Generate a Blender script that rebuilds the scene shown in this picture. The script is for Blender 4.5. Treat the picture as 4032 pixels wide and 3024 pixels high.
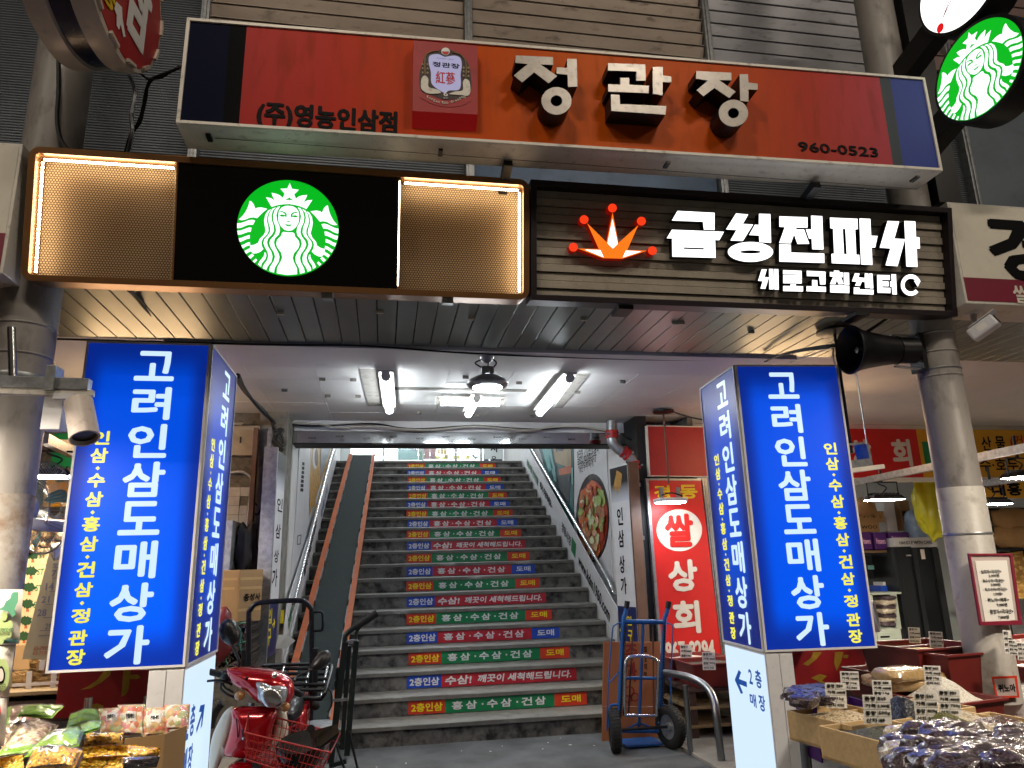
import bpy, bmesh, math, random
from mathutils import Vector, Matrix, noise
from mathutils.geometry import tessellate_polygon
rnd = random.Random(7)
PI = math.pi
for o in list(bpy.data.objects): bpy.data.objects.remove(o)
SC = bpy.context.scene; COL = SC.collection
# ------------------------------------------------------------------ camera
F, PIT, YAW, ROL, HC = 2829.04, .247991, .177930, -.026046, 1.5
def _axes():
    cy, sy, cp, sp, cr, sr = math.cos(YAW), math.sin(YAW), math.cos(PIT), math.sin(PIT), math.cos(ROL), math.sin(ROL)
    fw = Vector((sy*cp, cy*cp, sp)); r = Vector((cy, -sy, 0)); u = r.cross(fw)
    return cr*r+sr*u, -sr*r+cr*u, fw
RT, UP, FW = _axes(); CAM = Vector((0, 0, HC))
cd = bpy.data.cameras.new('camera'); co = bpy.data.objects.new('camera', cd); COL.objects.link(co)
cd.sensor_width = 36; cd.lens = F/4032*36; cd.clip_start = .05; cd.clip_end = 200
co.matrix_world = Matrix(((RT.x, UP.x, -FW.x, 0), (RT.y, UP.y, -FW.y, 0), (RT.z, UP.z, -FW.z, HC), (0, 0, 0, 1)))
SC.camera = co
# ------------------------------------------------------------------ light: night in a covered market street
wd = bpy.data.worlds.new('World'); SC.world = wd; wd.use_nodes = True
nt = wd.node_tree; bg = nt.nodes['Background']
sky = nt.nodes.new('ShaderNodeTexSky'); sky.sky_type = 'NISHITA'; sky.sun_disc = False
sky.sun_elevation = math.radians(25); sky.sun_rotation = math.radians(200)
nt.links.new(sky.outputs[0], bg.inputs[0]); bg.inputs[1].default_value = .002
SC.view_settings.view_transform = 'Standard'; SC.view_settings.look = 'None'; SC.view_settings.exposure = .2; SC.view_settings.gamma = 1
SC.view_settings.use_curve_mapping = False
SC.cycles.max_bounces = 6; SC.cycles.diffuse_bounces = 3; SC.cycles.glossy_bounces = 3; SC.cycles.transparent_max_bounces = 12
SC.cycles.sample_clamp_indirect = 4; SC.cycles.caustics_reflective = False; SC.cycles.caustics_refractive = False
SC.cycles.use_denoising = True
# ------------------------------------------------------------------ measured views of the place (survey photographs: origin and scale)
CR = dict(A=(0,0,1.3829),B=(1300,0,1.3829),C=(2632,0,1.3829),D=(0,1100,1.8436),E=(900,1100,1.7015),G=(2000,1100,1.8433),H=(2932,1100,1.8436),I=(0,1900,1.4762),J=(800,2200,2.0137),K=(1500,1700,1.253),L=(2300,1800,1.355),M=(3032,1900,1.476),N=(1000,1700,2.212),O=(1300,2200,1.8433),Q=(900,680,3.771),R=(2580,780,3.95),S=(3080,780,3.5677),T=(1600,150,4.148),U=(0,0,3.16),V=(3400,0,3.318),W=(0,1250,2.552),X=(2200,750,5.267),Y=(0,2500,2.765),Z=(0,1850,1.745),a=(850,1600,1.509),w=(0,0,.548611),f=(0,0,1))
def ray(c, x, y):
    o = CR[c]; px, py = o[0]+x/o[2], o[1]+y/o[2]
    return (px-2016)/F*RT-(py-1512)/F*UP+FW
def a(c, x, y, X=None, Y=None, Z=None):
    d = ray(c, x, y)
    t = Y/d.y if Y is not None else (X/d.x if X is not None else (Z-HC)/d.z)
    return CAM+d*t
class Pl:                       # a plane that carries flat work: u right, v up, d into the wall
    def __init__(s, O, U=(1,0,0), V=(0,0,1)):
        s.O = Vector(O); s.U = Vector(U).normalized(); s.V = Vector(V).normalized(); s.D = s.V.cross(s.U)
        s.M = Matrix(((s.U.x, s.D.x, s.V.x, s.O.x), (s.U.y, s.D.y, s.V.y, s.O.y), (s.U.z, s.D.z, s.V.z, s.O.z), (0,0,0,1)))
    def uv(s, c, x, y, d=0):
        r = ray(c, x, y); o = s.O+s.D*d; t = (o-CAM).dot(s.D)/r.dot(s.D); p = CAM+r*t-s.O
        return (p.dot(s.U), p.dot(s.V))
    def pts(s, c, L, d=0): return [s.uv(c, x, y, d) for x, y in L]
    def at(s, u, v, d=0): return s.O+s.U*u+s.V*v+s.D*d
# ------------------------------------------------------------------ materials
def hx(h):
    if not isinstance(h, str): return tuple(h)
    v = [int(h[i:i+2], 16)/255 for i in (0, 2, 4)]
    return tuple(x/12.92 if x <= .04045 else ((x+.055)/1.055)**2.4 for x in v)
MT = {}
def mat(name, col, rough=.6, metal=0, emit=0, ecol=None, var=0, vs=8, dirt=0, ds=14, dcol=(.03,.025,.02), bump=0, bs=60, coat=0, alpha=1, trans=0, samp=None, spec=.5, grad=None, stretch=None, dthr=.55):
    m = bpy.data.materials.new(name); m.use_nodes = True; n = m.node_tree; p = n.nodes['Principled BSDF']
    c = hx(col); p.inputs['Base Color'].default_value = (*c, 1); p.inputs['Roughness'].default_value = rough
    p.inputs['Metallic'].default_value = metal; p.inputs['Coat Weight'].default_value = coat; p.inputs['Coat Roughness'].default_value = .08
    p.inputs['Alpha'].default_value = alpha; p.inputs['Transmission Weight'].default_value = trans; p.inputs['Specular IOR Level'].default_value = spec
    L = n.links.new; tc = n.nodes.new('ShaderNodeTexCoord'); src = tc.outputs['Object']
    if stretch:
        mp = n.nodes.new('ShaderNodeMapping'); mp.inputs['Scale'].default_value = stretch; L(src, mp.inputs[0]); src = mp.outputs[0]
    last = None
    def noi(s, det=4):
        t = n.nodes.new('ShaderNodeTexNoise'); t.inputs['Scale'].default_value = s; t.inputs['Detail'].default_value = det; t.inputs['Roughness'].default_value = .6; L(src, t.inputs['Vector']); return t.outputs[0]
    def mix(f, x, y, lo=.3, hi=.7):
        r = n.nodes.new('ShaderNodeMapRange'); r.inputs[1].default_value = lo; r.inputs[2].default_value = hi; L(f, r.inputs[0])
        k = n.nodes.new('ShaderNodeMix'); k.data_type = 'RGBA'; L(r.outputs[0], k.inputs[0])
        for s_, v in ((6, x), (7, y)):
            if isinstance(v, tuple): k.inputs[s_].default_value = (*v, 1)
            else: L(v, k.inputs[s_])
        return k.outputs[2], r.outputs[0]
    if grad: last = grad(n, tc)
    if var:
        b = last if last is not None else c
        if last is None: last, _ = mix(noi(vs), tuple(max(0, x*(1-var)) for x in c), tuple(min(1, x*(1+var)) for x in c))
    if dirt:
        last, f = mix(noi(ds, 8), last if last is not None else c, tuple(dcol), dthr, dthr+.22/max(dirt, .1))
        rr = n.nodes.new('ShaderNodeMapRange'); rr.inputs[3].default_value = rough; rr.inputs[4].default_value = min(1, rough+.35); L(f, rr.inputs[0]); L(rr.outputs[0], p.inputs['Roughness'])
    if last is not None: L(last, p.inputs['Base Color'])
    if emit:
        p.inputs['Emission Strength'].default_value = emit
        if grad and ecol is None: L(last, p.inputs['Emission Color'])
        else: p.inputs['Emission Color'].default_value = (*(hx(ecol) if ecol else c), 1)
    if bump:
        b = n.nodes.new('ShaderNodeBump'); b.inputs['Strength'].default_value = bump; b.inputs['Distance'].default_value = .01; L(noi(bs), b.inputs['Height']); L(b.outputs[0], p.inputs['Normal'])
    if samp: m.cycles.emission_sampling = samp
    MT[name] = m; return m
def lit(name, col, e=1, samp='NONE', body='050505'):
    m = mat(name, body, .35, emit=e, ecol=col, samp=samp); return m
# ------------------------------------------------------------------ mesh building
W = {}                                            # world matrix of each object built
class MB:
    def __init__(s, fr=None): s.v = []; s.f = []; s.m = []; s.cm = 0; s.fr = fr.M if isinstance(fr, Pl) else fr
    def add(s, vs, fs):
        b = len(s.v); s.v += [tuple(s.fr @ Vector(x)) if s.fr else tuple(x) for x in vs]
        s.f += [tuple(b+i for i in f) for f in fs]; s.m += [s.cm]*len(fs); return s
    def box(s, x0, x1, y0, y1, z0, z1):
        if x0 > x1: x0, x1 = x1, x0
        if y0 > y1: y0, y1 = y1, y0
        if z0 > z1: z0, z1 = z1, z0
        return s.add([(x0,y0,z0),(x1,y0,z0),(x1,y1,z0),(x0,y1,z0),(x0,y0,z1),(x1,y0,z1),(x1,y1,z1),(x0,y1,z1)],
                     [(0,3,2,1),(4,5,6,7),(0,1,5,4),(1,2,6,5),(2,3,7,6),(3,0,4,7)])
    def hexa(s, b, t):          # four bottom corners, four top corners
        return s.add(list(b)+list(t), [(0,3,2,1),(4,5,6,7),(0,1,5,4),(1,2,6,5),(2,3,7,6),(3,0,4,7)])
    def beam(s, p, q, w, h, up=(0,0,1)):
        p, q = Vector(p), Vector(q); d = (q-p).normalized(); r = d.cross(Vector(up))
        if r.length < 1e-4: r = d.cross(Vector((1,0,0)))
        r.normalize(); u = r.cross(d); r *= w/2; u *= h/2
        return s.hexa([p-r-u, p+r-u, q+r-u, q-r-u], [p-r+u, p+r+u, q+r+u, q-r+u])
    def tube(s, P, r, n=8, closed=False, cap=True):
        P = [Vector(p) for p in P]; k = len(P); rs = r if isinstance(r, (list, tuple)) else [r]*k
        T = [((P[(i+1) % k] if closed or i < k-1 else P[i])-(P[i-1] if closed or i else P[i])).normalized() for i in range(k)]
        N = T[0].orthogonal().normalized(); vs = []
        for i in range(k):
            N = (N-T[i]*N.dot(T[i]));
            if N.length < 1e-6: N = T[i].orthogonal()
            N.normalize(); B = T[i].cross(N)
            vs += [P[i]+(N*math.cos(j*2*PI/n)+B*math.sin(j*2*PI/n))*rs[i] for j in range(n)]
        fs = [(i*n+j, i*n+(j+1) % n, ((i+1) % k)*n+(j+1) % n, ((i+1) % k)*n+j) for i in range(k if closed else k-1) for j in range(n)]
        if cap and not closed: fs += [tuple(range(n))[::-1], tuple((k-1)*n+j for j in range(n))]
        return s.add(vs, fs)
    def cyl(s, p, q, r, n=16, r2=None): return s.tube([p, q], [r, r if r2 is None else r2], n)
    def lathe(s, c, prof, n=24, ax=(0,0,1), cap=False):       # prof: (radius, height along the axis)
        ax = Vector(ax).normalized(); N = ax.orthogonal().normalized(); B = ax.cross(N); c = Vector(c)
        vs = [c+ax*h+(N*math.cos(j*2*PI/n)+B*math.sin(j*2*PI/n))*r for r, h in prof for j in range(n)]
        fs = [(i*n+j, i*n+(j+1) % n, (i+1)*n+(j+1) % n, (i+1)*n+j) for i in range(len(prof)-1) for j in range(n)]
        if cap: fs += [tuple(range(n))[::-1], tuple((len(prof)-1)*n+j for j in range(n))]
        return s.add(vs, fs)
    def prism(s, loops, y0, y1, back=True):                   # loops: outline and holes in (x, z), front at y0
        loops = [list(l) for l in (loops if isinstance(loops[0][0], (tuple, list)) else [loops])]
        tri = tessellate_polygon([[Vector((x, z, 0)) for x, z in l] for l in loops])
        flat = [p for l in loops for p in l]; k = len(flat)
        fs = []
        for t in tri:
            p, q, r = (flat[i] for i in t)
            ar = (q[0]-p[0])*(r[1]-p[1])-(r[0]-p[0])*(q[1]-p[1])
            fs.append(tuple(t) if ar > 0 else tuple(t)[::-1])
        if y1 is None: return s.add([(x, y0, z) for x, z in flat], fs)
        vs = [(x, y0, z) for x, z in flat]+[(x, y1, z) for x, z in flat]
        if back: fs += [tuple(i+k for i in f)[::-1] for f in fs]
        b = 0
        for li, l in enumerate(loops):
            m = len(l); ar = sum(l[i][0]*l[(i+1) % m][1]-l[(i+1) % m][0]*l[i][1] for i in range(m))
            fl = (ar > 0) != (li > 0)
            for i in range(m):
                i0, i1 = b+i, b+(i+1) % m
                fs.append((i1, i0, i0+k, i1+k) if fl else (i0, i1, i1+k, i0+k))
            b += m
        return s.add(vs, fs)
    def blob(s, c, r, seed=0, amp=.12, fr=2.2, nu=20, nv=12, e=1, M=None):      # lumpy ellipsoid, e<1 squarish
        c = Vector(c); vs = []; pw = lambda x: math.copysign(abs(x)**e, x)
        for i in range(nv+1):
            th = PI*i/nv
            for j in range(nu):
                ph = 2*PI*j/nu
                d = Vector((pw(math.sin(th))*pw(math.cos(ph)), pw(math.sin(th))*pw(math.sin(ph)), pw(math.cos(th))))
                k = 1+amp*noise.noise(d*fr+Vector((seed*7.3, seed*3.1, seed)))*2
                p = Vector((d.x*r[0]*k, d.y*r[1]*k, d.z*r[2]*k))
                vs.append(c+(M @ p if M else p))
        fs = [(i*nu+j, (i+1)*nu+j, (i+1)*nu+(j+1) % nu, i*nu+(j+1) % nu) for i in range(nv) for j in range(nu)]
        return s.add(vs, fs)
    def build(s, name, mats, parent=None, smooth=0, bev=0, kind=None, label=None, cat=None, group=None):
        if not isinstance(mats, (list, tuple)): mats = [mats]
        me = bpy.data.meshes.new(name); o = bpy.data.objects.new(name, me)
        L = Vector((0, 0, 0))
        if parent is None and s.v:
            xs, ys, zs = zip(*s.v); L = Vector(((min(xs)+max(xs))/2, (min(ys)+max(ys))/2, min(zs)))
        me.from_pydata([Vector(v)-L for v in s.v], [], s.f)
        for m in mats: me.materials.append(m)
        if len(mats) > 1: me.polygons.foreach_set('material_index', s.m)
        if smooth: me.polygons.foreach_set('use_smooth', [True]*len(me.polygons)); me.set_sharp_from_angle(angle=math.radians(smooth))
        me.update()
        COL.objects.link(o); o.location = L; W[o] = Matrix.Translation(L)
        if parent is not None:
            o.parent = parent; o.matrix_parent_inverse = W[parent].inverted(); W[o] = Matrix()
        if bev:
            b = o.modifiers.new('bevel', 'BEVEL'); b.width = bev; b.segments = 2; b.limit_method = 'ANGLE'; b.harden_normals = False
        for k, v in (('kind', kind), ('label', label), ('category', cat), ('group', group)):
            if v: o[k] = v
        return o
def thing(name, label, cat, loc, group=None):
    o = bpy.data.objects.new(name, None); COL.objects.link(o); o.location = loc; o['label'] = label; o['category'] = cat
    o.empty_display_size = .1
    if group: o['group'] = group
    W[o] = Matrix.Translation(Vector(loc)); return o
def bx(name, m, parent, *d, **k): return MB(k.pop('fr', None)).box(*d).build(name, m, parent, **k)
# lettering: glyphs of the built-in font, struck several times with small shifts for weight
GL = {}
def glyph(s):
    if s not in GL:
        c = bpy.data.curves.new('t', 'FONT'); c.body = s; c.size = 1; c.resolution_u = 2
        o = bpy.data.objects.new('t', c); COL.objects.link(o); dg = bpy.context.evaluated_depsgraph_get()
        m = bpy.data.meshes.new_from_object(o.evaluated_get(dg)); bpy.data.objects.remove(o)
        GL[s] = ([(v.co.x, v.co.y) for v in m.vertices], [tuple(p.vertices) for p in m.polygons]); bpy.data.meshes.remove(m)
    return GL[s]
def put(mb, s, box, d=0, bold=.03, shear=0, th=None, warp=None):
    vs, fs = glyph(s)
    if not vs: return
    x0 = min(v[0] for v in vs); x1 = max(v[0] for v in vs); y0 = min(v[1] for v in vs); y1 = max(v[1] for v in vs)
    if s in '·-ㅡ.,': y0, y1 = y0-(x1-x0)*.0, y1
    u0, v0, u1, v1 = box; hgt = v1-v0; bw = min(bold, .042)*hgt
    sx = (u1-u0-2*bw-shear*hgt)/max(x1-x0, 1e-4); sy = (v1-v0-2*bw)/max(y1-y0, 1e-4)
    for k, (ox, oy) in enumerate([(0, 0)] if not bold else [(math.cos(i*PI/3+.3), math.sin(i*PI/3+.3)) for i in range(6)]+[(0, 0)]+([(.5, .5), (-.5, -.5), (.5, -.5), (-.5, .5)] if bold > .034 else [])):
        o = []
        for x, y in vs:
            U = u0+bw+(x-x0)*sx+ox*bw; Vv = v0+bw+(y-y0)*sy+oy*bw
            U += shear*(Vv-v0)
            if warp: U, Vv = warp(U, Vv)
            o.append((U, d-k*.00025, Vv))
        mb.add(o, [f for f in fs])
def text(pl, s, box, m, parent, d=-.002, bold=.03, name='lettering', shear=0, **k):
    mb = MB(pl); put(mb, s, box, d, bold, shear); return mb.build(name, m, parent, **k)
def bxc(pl, c, x0, y0, x1, y1, d=0):              # box in plane coordinates from two measured corners
    p, q = pl.uv(c, x0, y0, d), pl.uv(c, x1, y1, d); return (min(p[0], q[0]), min(p[1], q[1]), max(p[0], q[0]), max(p[1], q[1]))
def ring(cx, cz, rx, rz, n=32, a0=0, a1=2*PI): return [(cx+rx*math.cos(a0+(a1-a0)*i/n), cz+rz*math.sin(a0+(a1-a0)*i/n)) for i in range(n if abs(a1-a0-2*PI) < 1e-6 else n+1)]
def spl(P, n=6, closed=False):                     # smooth curve through points
    P = [Vector(p) for p in P]; k = len(P); o = []
    for i in range(k if closed else k-1):
        p0, p1, p2, p3 = (P[(i-1) % k] if closed or i else P[0]), P[i], P[(i+1) % k], (P[(i+2) % k] if closed or i+2 < k else P[-1])
        for j in range(n):
            t = j/n; o.append(.5*((2*p1)+(p2-p0)*t+(2*p0-5*p1+4*p2-p3)*t*t+(3*p1-p0-3*p2+p3)*t**3))
    if not closed: o.append(P[-1])
    return o
def copy_tree(o, parent=None):
    c = o.copy(); COL.objects.link(c)
    if parent: c.parent = parent
    for ch in [x for x in list(W) if x.parent == o]: W[copy_tree(ch, c)] = Matrix()
    return c
# ------------------------------------------------------------------ materials
g = mat
g('asphalt', '55585a', .85, var=.35, vs=3, dirt=.6, ds=90, dcol=(.32,.32,.31), bump=.6, bs=140, dthr=.62)
g('pavement', '8a877f', .85, var=.25, vs=5, dirt=.5, ds=20, bump=.4)
g('concrete', '66645f', .8, var=.35, vs=6, dirt=1.2, ds=7, dcol=(.022,.021,.02), bump=.5, bs=50, dthr=.46)
g('nosing', '74726b', .45, var=.2, vs=9, dirt=.5, ds=30, dcol=(.12,.12,.11), bump=.3, bs=90)
g('plaster', 'd9d8d6', .7, var=.05, vs=3, dirt=.35, ds=5, dcol=(.35,.33,.3), bump=.15, bs=30, dthr=.6)
g('panel_white', 'dcdcda', .6, var=.06, vs=2, dirt=.3, ds=9, dcol=(.4,.38,.35), bump=.25, bs=120, dthr=.62)
g('grime', '6a675f', .8, var=.3, vs=20, dirt=.9, ds=18)
g('soffit_metal', '868c88', .34, .7, var=.1, vs=2, dirt=.15, ds=20, dcol=(.2,.2,.2), bump=.06, bs=4, dthr=.66)
g('dark', '0d0d0f', .6)
g('black_metal', '17171a', .4, .3, var=.3, vs=20)
g('black_plastic', '141416', .35)
g('chrome', 'c9cbcc', .22, 1, var=.08, vs=30)
g('steel_rail', '8d9094', .3, 1, dirt=.3, ds=40, dcol=(.15,.13,.1))
g('galv', '9da0a2', .42, .8, var=.25, vs=25)
g('slat_beige', 'a89a8e', .5, .45, var=.15, vs=2, dirt=.8, ds=7, dcol=(.12,.1,.08), stretch=(1,1,3), dthr=.56)
g('slat_silver', 'b4b4ba', .42, .55, var=.15, vs=2, dirt=.7, ds=7, dcol=(.12,.1,.09), stretch=(1,1,3), dthr=.56)
g('slat_pink', 'a08884', .55, .35, var=.12, vs=2, dirt=.3, ds=16, dcol=(.12,.08,.08))
g('corrugated', '5a6067', .5, .4, var=.15, vs=2, dirt=.3, ds=12, dcol=(.05,.05,.05))
g('blue_panel', '3c4f68', .45, .3, var=.2, vs=3, dirt=.3, ds=10, dcol=(.03,.04,.06))
g('grey_panel', '6f7a84', .5, .2, var=.12, vs=2, dirt=.3, ds=10, dcol=(.1,.1,.12))
g('column_paint', '8f8a85', .45, 0, var=.15, vs=5, dirt=.8, ds=9, dcol=(.08,.07,.06), bump=.2, bs=25, stretch=(1,1,.45), dthr=.54)
g('column_white', 'b5b1a9', .45, 0, var=.15, vs=4, dirt=.8, ds=8, dcol=(.14,.11,.08), bump=.2, bs=25, dthr=.53)
g('column_worn', '8f8a82', .5, var=.25, vs=4, dirt=1.3, ds=7, dcol=(.16,.10,.06), bump=.35, bs=18, dthr=.47)
g('frame_white', 'cfcac0', .5, .1, var=.08, vs=6, dirt=.6, ds=22, dcol=(.15,.13,.11), dthr=.56)
g('navy_face', '080d28', .6, spec=.05)
g('bronze', '9a6f48', .33, .75, var=.08, vs=10)
g('perf_gold', '70543c', .35, .6)
g('gloss_black', '020203', .12)
g('brown_frame', '2b2328', .45, .4)
g('stone_slat', 'a1988a', .7, var=.16, vs=4, dirt=.45, ds=24, dcol=(.14,.12,.1), bump=.25, bs=80, dthr=.55)
g('cable', '141414', .6); g('cable_white', 'b9b5aa', .6)
g('red_paint', '9c1a1e', .5, var=.1, vs=6, dirt=.3, ds=14, dcol=(.1,.02,.02))
g('red_sign', 'c5201c', .45, var=.06, vs=4, dirt=.2, ds=20, dcol=(.2,.03,.03))
g('cream', 'd9d3c4', .55, var=.05, dirt=.2, ds=20, dcol=(.4,.36,.3))
g('paper', 'e6e3dc', .6); g('ink', '0c0c0e', .6, spec=.1); g('white_paint', 'd6d6d8', .5, var=.05, dirt=.3, ds=30, dcol=(.35,.35,.35))
g('yellow_ink', 'e0bf1a', .5); g('gold_ink', 'a8861f', .6, var=.2, vs=20); g('blue_ink', '14408f', .5); g('red_ink', 'c01f25', .5); g('green_ink', '0b6a3b', .5)
g('seg_red', 'cf3a22', .42, var=.08, dirt=.3, ds=30, dcol=(.2,.05,.03)); g('seg_green', '127a48', .42, var=.08, dirt=.3, ds=30, dcol=(.02,.12,.06)); g('seg_blue', '1c49b4', .42, var=.08, dirt=.2, ds=30, dcol=(.02,.05,.2)); g('seg_crimson', 'b32531', .42, var=.08, dirt=.3, ds=30, dcol=(.2,.03,.04))
g('sticker_white', 'e4e4e2', .5, dirt=.4, ds=60, dcol=(.3,.3,.3)); g('sticker_yellow', 'f0d71c', .5)
g('mirror_steel', 'b8bcc0', .1, 1, var=.05, bump=.04, bs=3)
g('brown_print', '6b5334', .6)
lit('lamp_white', 'f4fbff', 32, 'FRONT'); lit('lamp_cool', 'eef6ff', 60, 'FRONT'); lit('lamp_warm', 'fff0dc', 130, 'FRONT')
lit('led_warm', 'ffe4bc', 19, 'FRONT'); lit('lamp_fill', 'ffd09a', 36, 'FRONT'); lit('lamp_stall', 'fff0dc', 330, 'FRONT')
lit('logo_green', '04b01e', 1.0, 'FRONT'); lit('logo_white', 'f4fbff', 1.25, 'FRONT'); lit('letter_white', 'ffffff', 1.8, 'FRONT')
lit('crown_orange', 'ff7614', 1.0); lit('crown_red', 'ff3a14', 1.0); lit('pale_lit', 'cfe6ff', .95, 'FRONT')
lit('box_white', 'cfeaff', .92); lit('box_yellow', 'f4ee58', .9); lit('ink_lit_blue', '0a4a9c', .8)
def edge_fall(n, tc):                            # dimming of the backlight towards the edges, painted into the glow colour
    L = n.links.new; s = n.nodes.new('ShaderNodeSeparateXYZ'); L(tc.outputs['Generated'], s.inputs[0])
    def band(o, w):
        x = n.nodes.new('ShaderNodeMath'); x.operation = 'PINGPONG'; x.inputs[1].default_value = .5; L(o, x.inputs[0])
        r = n.nodes.new('ShaderNodeMapRange'); r.interpolation_type = 'SMOOTHERSTEP'; r.inputs[2].default_value = w; L(x.outputs[0], r.inputs[0]); return r.outputs[0]
    k = n.nodes.new('ShaderNodeMath'); k.operation = 'MULTIPLY'; L(band(s.outputs[2], .15), k.inputs[0]); L(band(s.outputs[0], .2), k.inputs[1])
    m = n.nodes.new('ShaderNodeMix'); m.data_type = 'RGBA'; m.inputs[6].default_value = (.002, .018, .22, 1); m.inputs[7].default_value = (.0, .055, .56, 1); L(k.outputs[0], m.inputs[0]); return m.outputs[2]
g('lit_blue', '01030a', .4, spec=.1, emit=.95, grad=edge_fall, samp='FRONT')
def sign_print(n, tc):
    L = n.links.new; s = n.nodes.new('ShaderNodeSeparateXYZ'); L(tc.outputs['Generated'], s.inputs[0]); r = n.nodes.new('ShaderNodeValToRGB'); L(s.outputs[0], r.inputs[0])
    e = r.color_ramp; e.elements[0].position = 0; e.elements[0].color = (*hx('a3201c'), 1); e.elements[1].position = 1; e.elements[1].color = (*hx('a83a46'), 1)
    for p, c in ((.12, 'b0240a'), (.3, 'bc4806'), (.5, 'c45404'), (.7, 'be4e08'), (.86, 'aa3420')): x = e.elements.new(p); x.color = (*hx(c), 1)
    return r.outputs[0]
g('orange_print', 'b0501a', .5, grad=sign_print, spec=.12, dirt=.45, ds=5, dcol=(.16,.06,.03), stretch=(3,1,.7), dthr=.5)

# ------------------------------------------------------------------ large structure
GX, SX0, SX1, Y1, TR, RI = 0, -.95, 2.66, 6.908, .354, .1739
bx('ground', MT['asphalt'], None, -16, 16, -14, 18, -.05, 0, kind='structure')
bx('pavement', MT['pavement'], None, 2.45, 9, 5.15, 10, .0, .02, kind='structure')
bx('floor', MT['pavement'], None, -9, -1.15, 4.9, 10, .0, .02, kind='structure')
st = bpy.data.objects.new('staircase', None); COL.objects.link(st); st['kind'] = 'structure'; W[st] = Matrix()
for i in range(20):
    z = (i+1)*RI; y = Y1+i*TR; mb = MB()
    xa_, xb_ = -.93, 2.485+i*.0062
    mb.box(xa_, xb_, y+.022, y+TR+.03, z-RI-.02, z-.04)
    o = mb.build('step', MT['concrete'], st)
    mb = MB(); n = 90; A = []; 
    for j in range(n+1):
        x = xa_+(xb_-xa_)*j/n; q = noise.noise(Vector((x*3, i*5.1, 0))); q2 = noise.noise(Vector((x*14, i*3.3, 9)))
        chip = max(0, q-.38+q2*.12)*.11*(1 if i < 9 else .4); dz = noise.noise(Vector((x*1.3, i, 4)))*.004
        A.append((x, chip, dz+q2*.0015))
    vs = []
    for x, c, dz in A: vs += [(x, y+.004+c*.7, z-.042), (x, y+c*1.2, z-.008-c*.5+dz), (x, y+.012+c*2.2, z+dz), (x, y+TR+.02, z+dz*.2)]
    mb.add(vs, [(4*j+k, 4*j+4+k, 4*j+5+k, 4*j+1+k) for j in range(n) for k in range(3)]); mb.build('nosing', MT['nosing'], o, smooth=50)
LZ = 20*RI
MB().hexa([(2.5,7.0,0),(2.66,7.0,0),(2.66,13.8,0),(2.625,13.8,0)], [(2.5,7.0,.17),(2.66,7.0,.17),(2.66,13.8,3.6),(2.625,13.8,3.6)]).build('stringer', MT['plaster'], st)
MB().hexa([(-.95,7.0,0),(-.93,7.0,0),(-.93,13.8,0),(-.95,13.8,0)], [(-.95,7.0,.25),(-.93,7.0,.25),(-.93,13.8,3.68),(-.95,13.8,3.68)]).build('stringer', MT['plaster'], st)
bx('landing_floor', MT['pavement'], None, -3, 5, Y1+20*TR, 17, LZ-.2, LZ, kind='structure')
bx('wall_right', MT['plaster'], None, SX1, SX1+.1, 7.7, 17, 0, 6, kind='structure')
bx('wall_left', MT['plaster'], None, SX0-.1, SX0, 7.7, 17, 0, 6, kind='structure')
bx('ceiling_upper', MT['plaster'], None, -3, 5, 7.95, 17, 5.2, 5.3, kind='structure')
# ceiling over the passage
ce = bx('ceiling', MT['plaster'], None, -4.2, 6, 5.0, 7.75, 3.062, 3.2, kind='structure')
bx('front_band', MT['plaster'], ce, -1.5, 3.2, 5.0, 5.55, 3.03, 3.061)
nx, ny = 9, 5
for i in range(nx):
    for j in range(ny):
        x0 = -1.62+i*.53; y0 = 5.555+j*.43
        dz = rnd.uniform(-.002, .002); tex = 'panel_white'
        bx('ceiling_panel', MT[tex], ce, x0+.0015, x0+.5285, y0+.0015, y0+.4285, 3.045+dz, 3.0605)
g('grime_light', '8f8c86', .8, var=.3, vs=9, dirt=.9, ds=9, dcol=(.05,.045,.04), dthr=.52)
for Q_ in ((('E',870,590),('E',985,592),('E',1030,850),('E',935,848)), (('G',510,672),('G',608,672),('G',395,935),('G',335,932))):
    q = [a(*p, Z=3.0385) for p in Q_]; MB().add([(v.x, v.y, 3.0385) for v in q], [(0,1,2,3)]).build('grimy_strip', MT['grime_light'], ce)
bx('grimy_strip', MT['grime'], ce, .05, 1.25, 6.18, 6.27, 3.040, 3.043)
for x, y in ((-.55,5.9),(-.3,5.9),(-.55,6.5),(-.28,6.5),(.62,5.75),(1.1,5.9),(1.7,6.2),(2.0,5.8),(.3,7.2),(.9,7.3),(1.5,7.3),(-.9,6.3)):
    bx('bracket_stub', MT['grime'], ce, x, x+.05, y, y+.02, 3.02, 3.046)
fa = bx('lintel_wall', MT['plaster'], None, -1.3, 3.2, 7.7, 7.95, 2.93, 5.3, kind='structure')
le = thing('steel_lintel', 'mirror-bright steel strip with peeling film across the stair opening', 'lintel', (.85, 7.68, 2.8))
bx('steel_strip', MT['mirror_steel'], le, SX0, SX1, 7.67, 7.93, 2.80, 2.925)
bx('dark_edge', MT['dark'], le, SX0, SX1, 7.66, 7.94, 2.785, 2.797)
pf = Pl((0, 7.668, 2.86)); mb = MB(pf)
for k in range(12): put(mb, 'INOX', (-.8+k*.28, -.02+.02*(k % 2), -.72+k*.28, .0+.02*(k % 2)), -.001, 0)
mb.build('film_print', MT['ink'], le)
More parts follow.
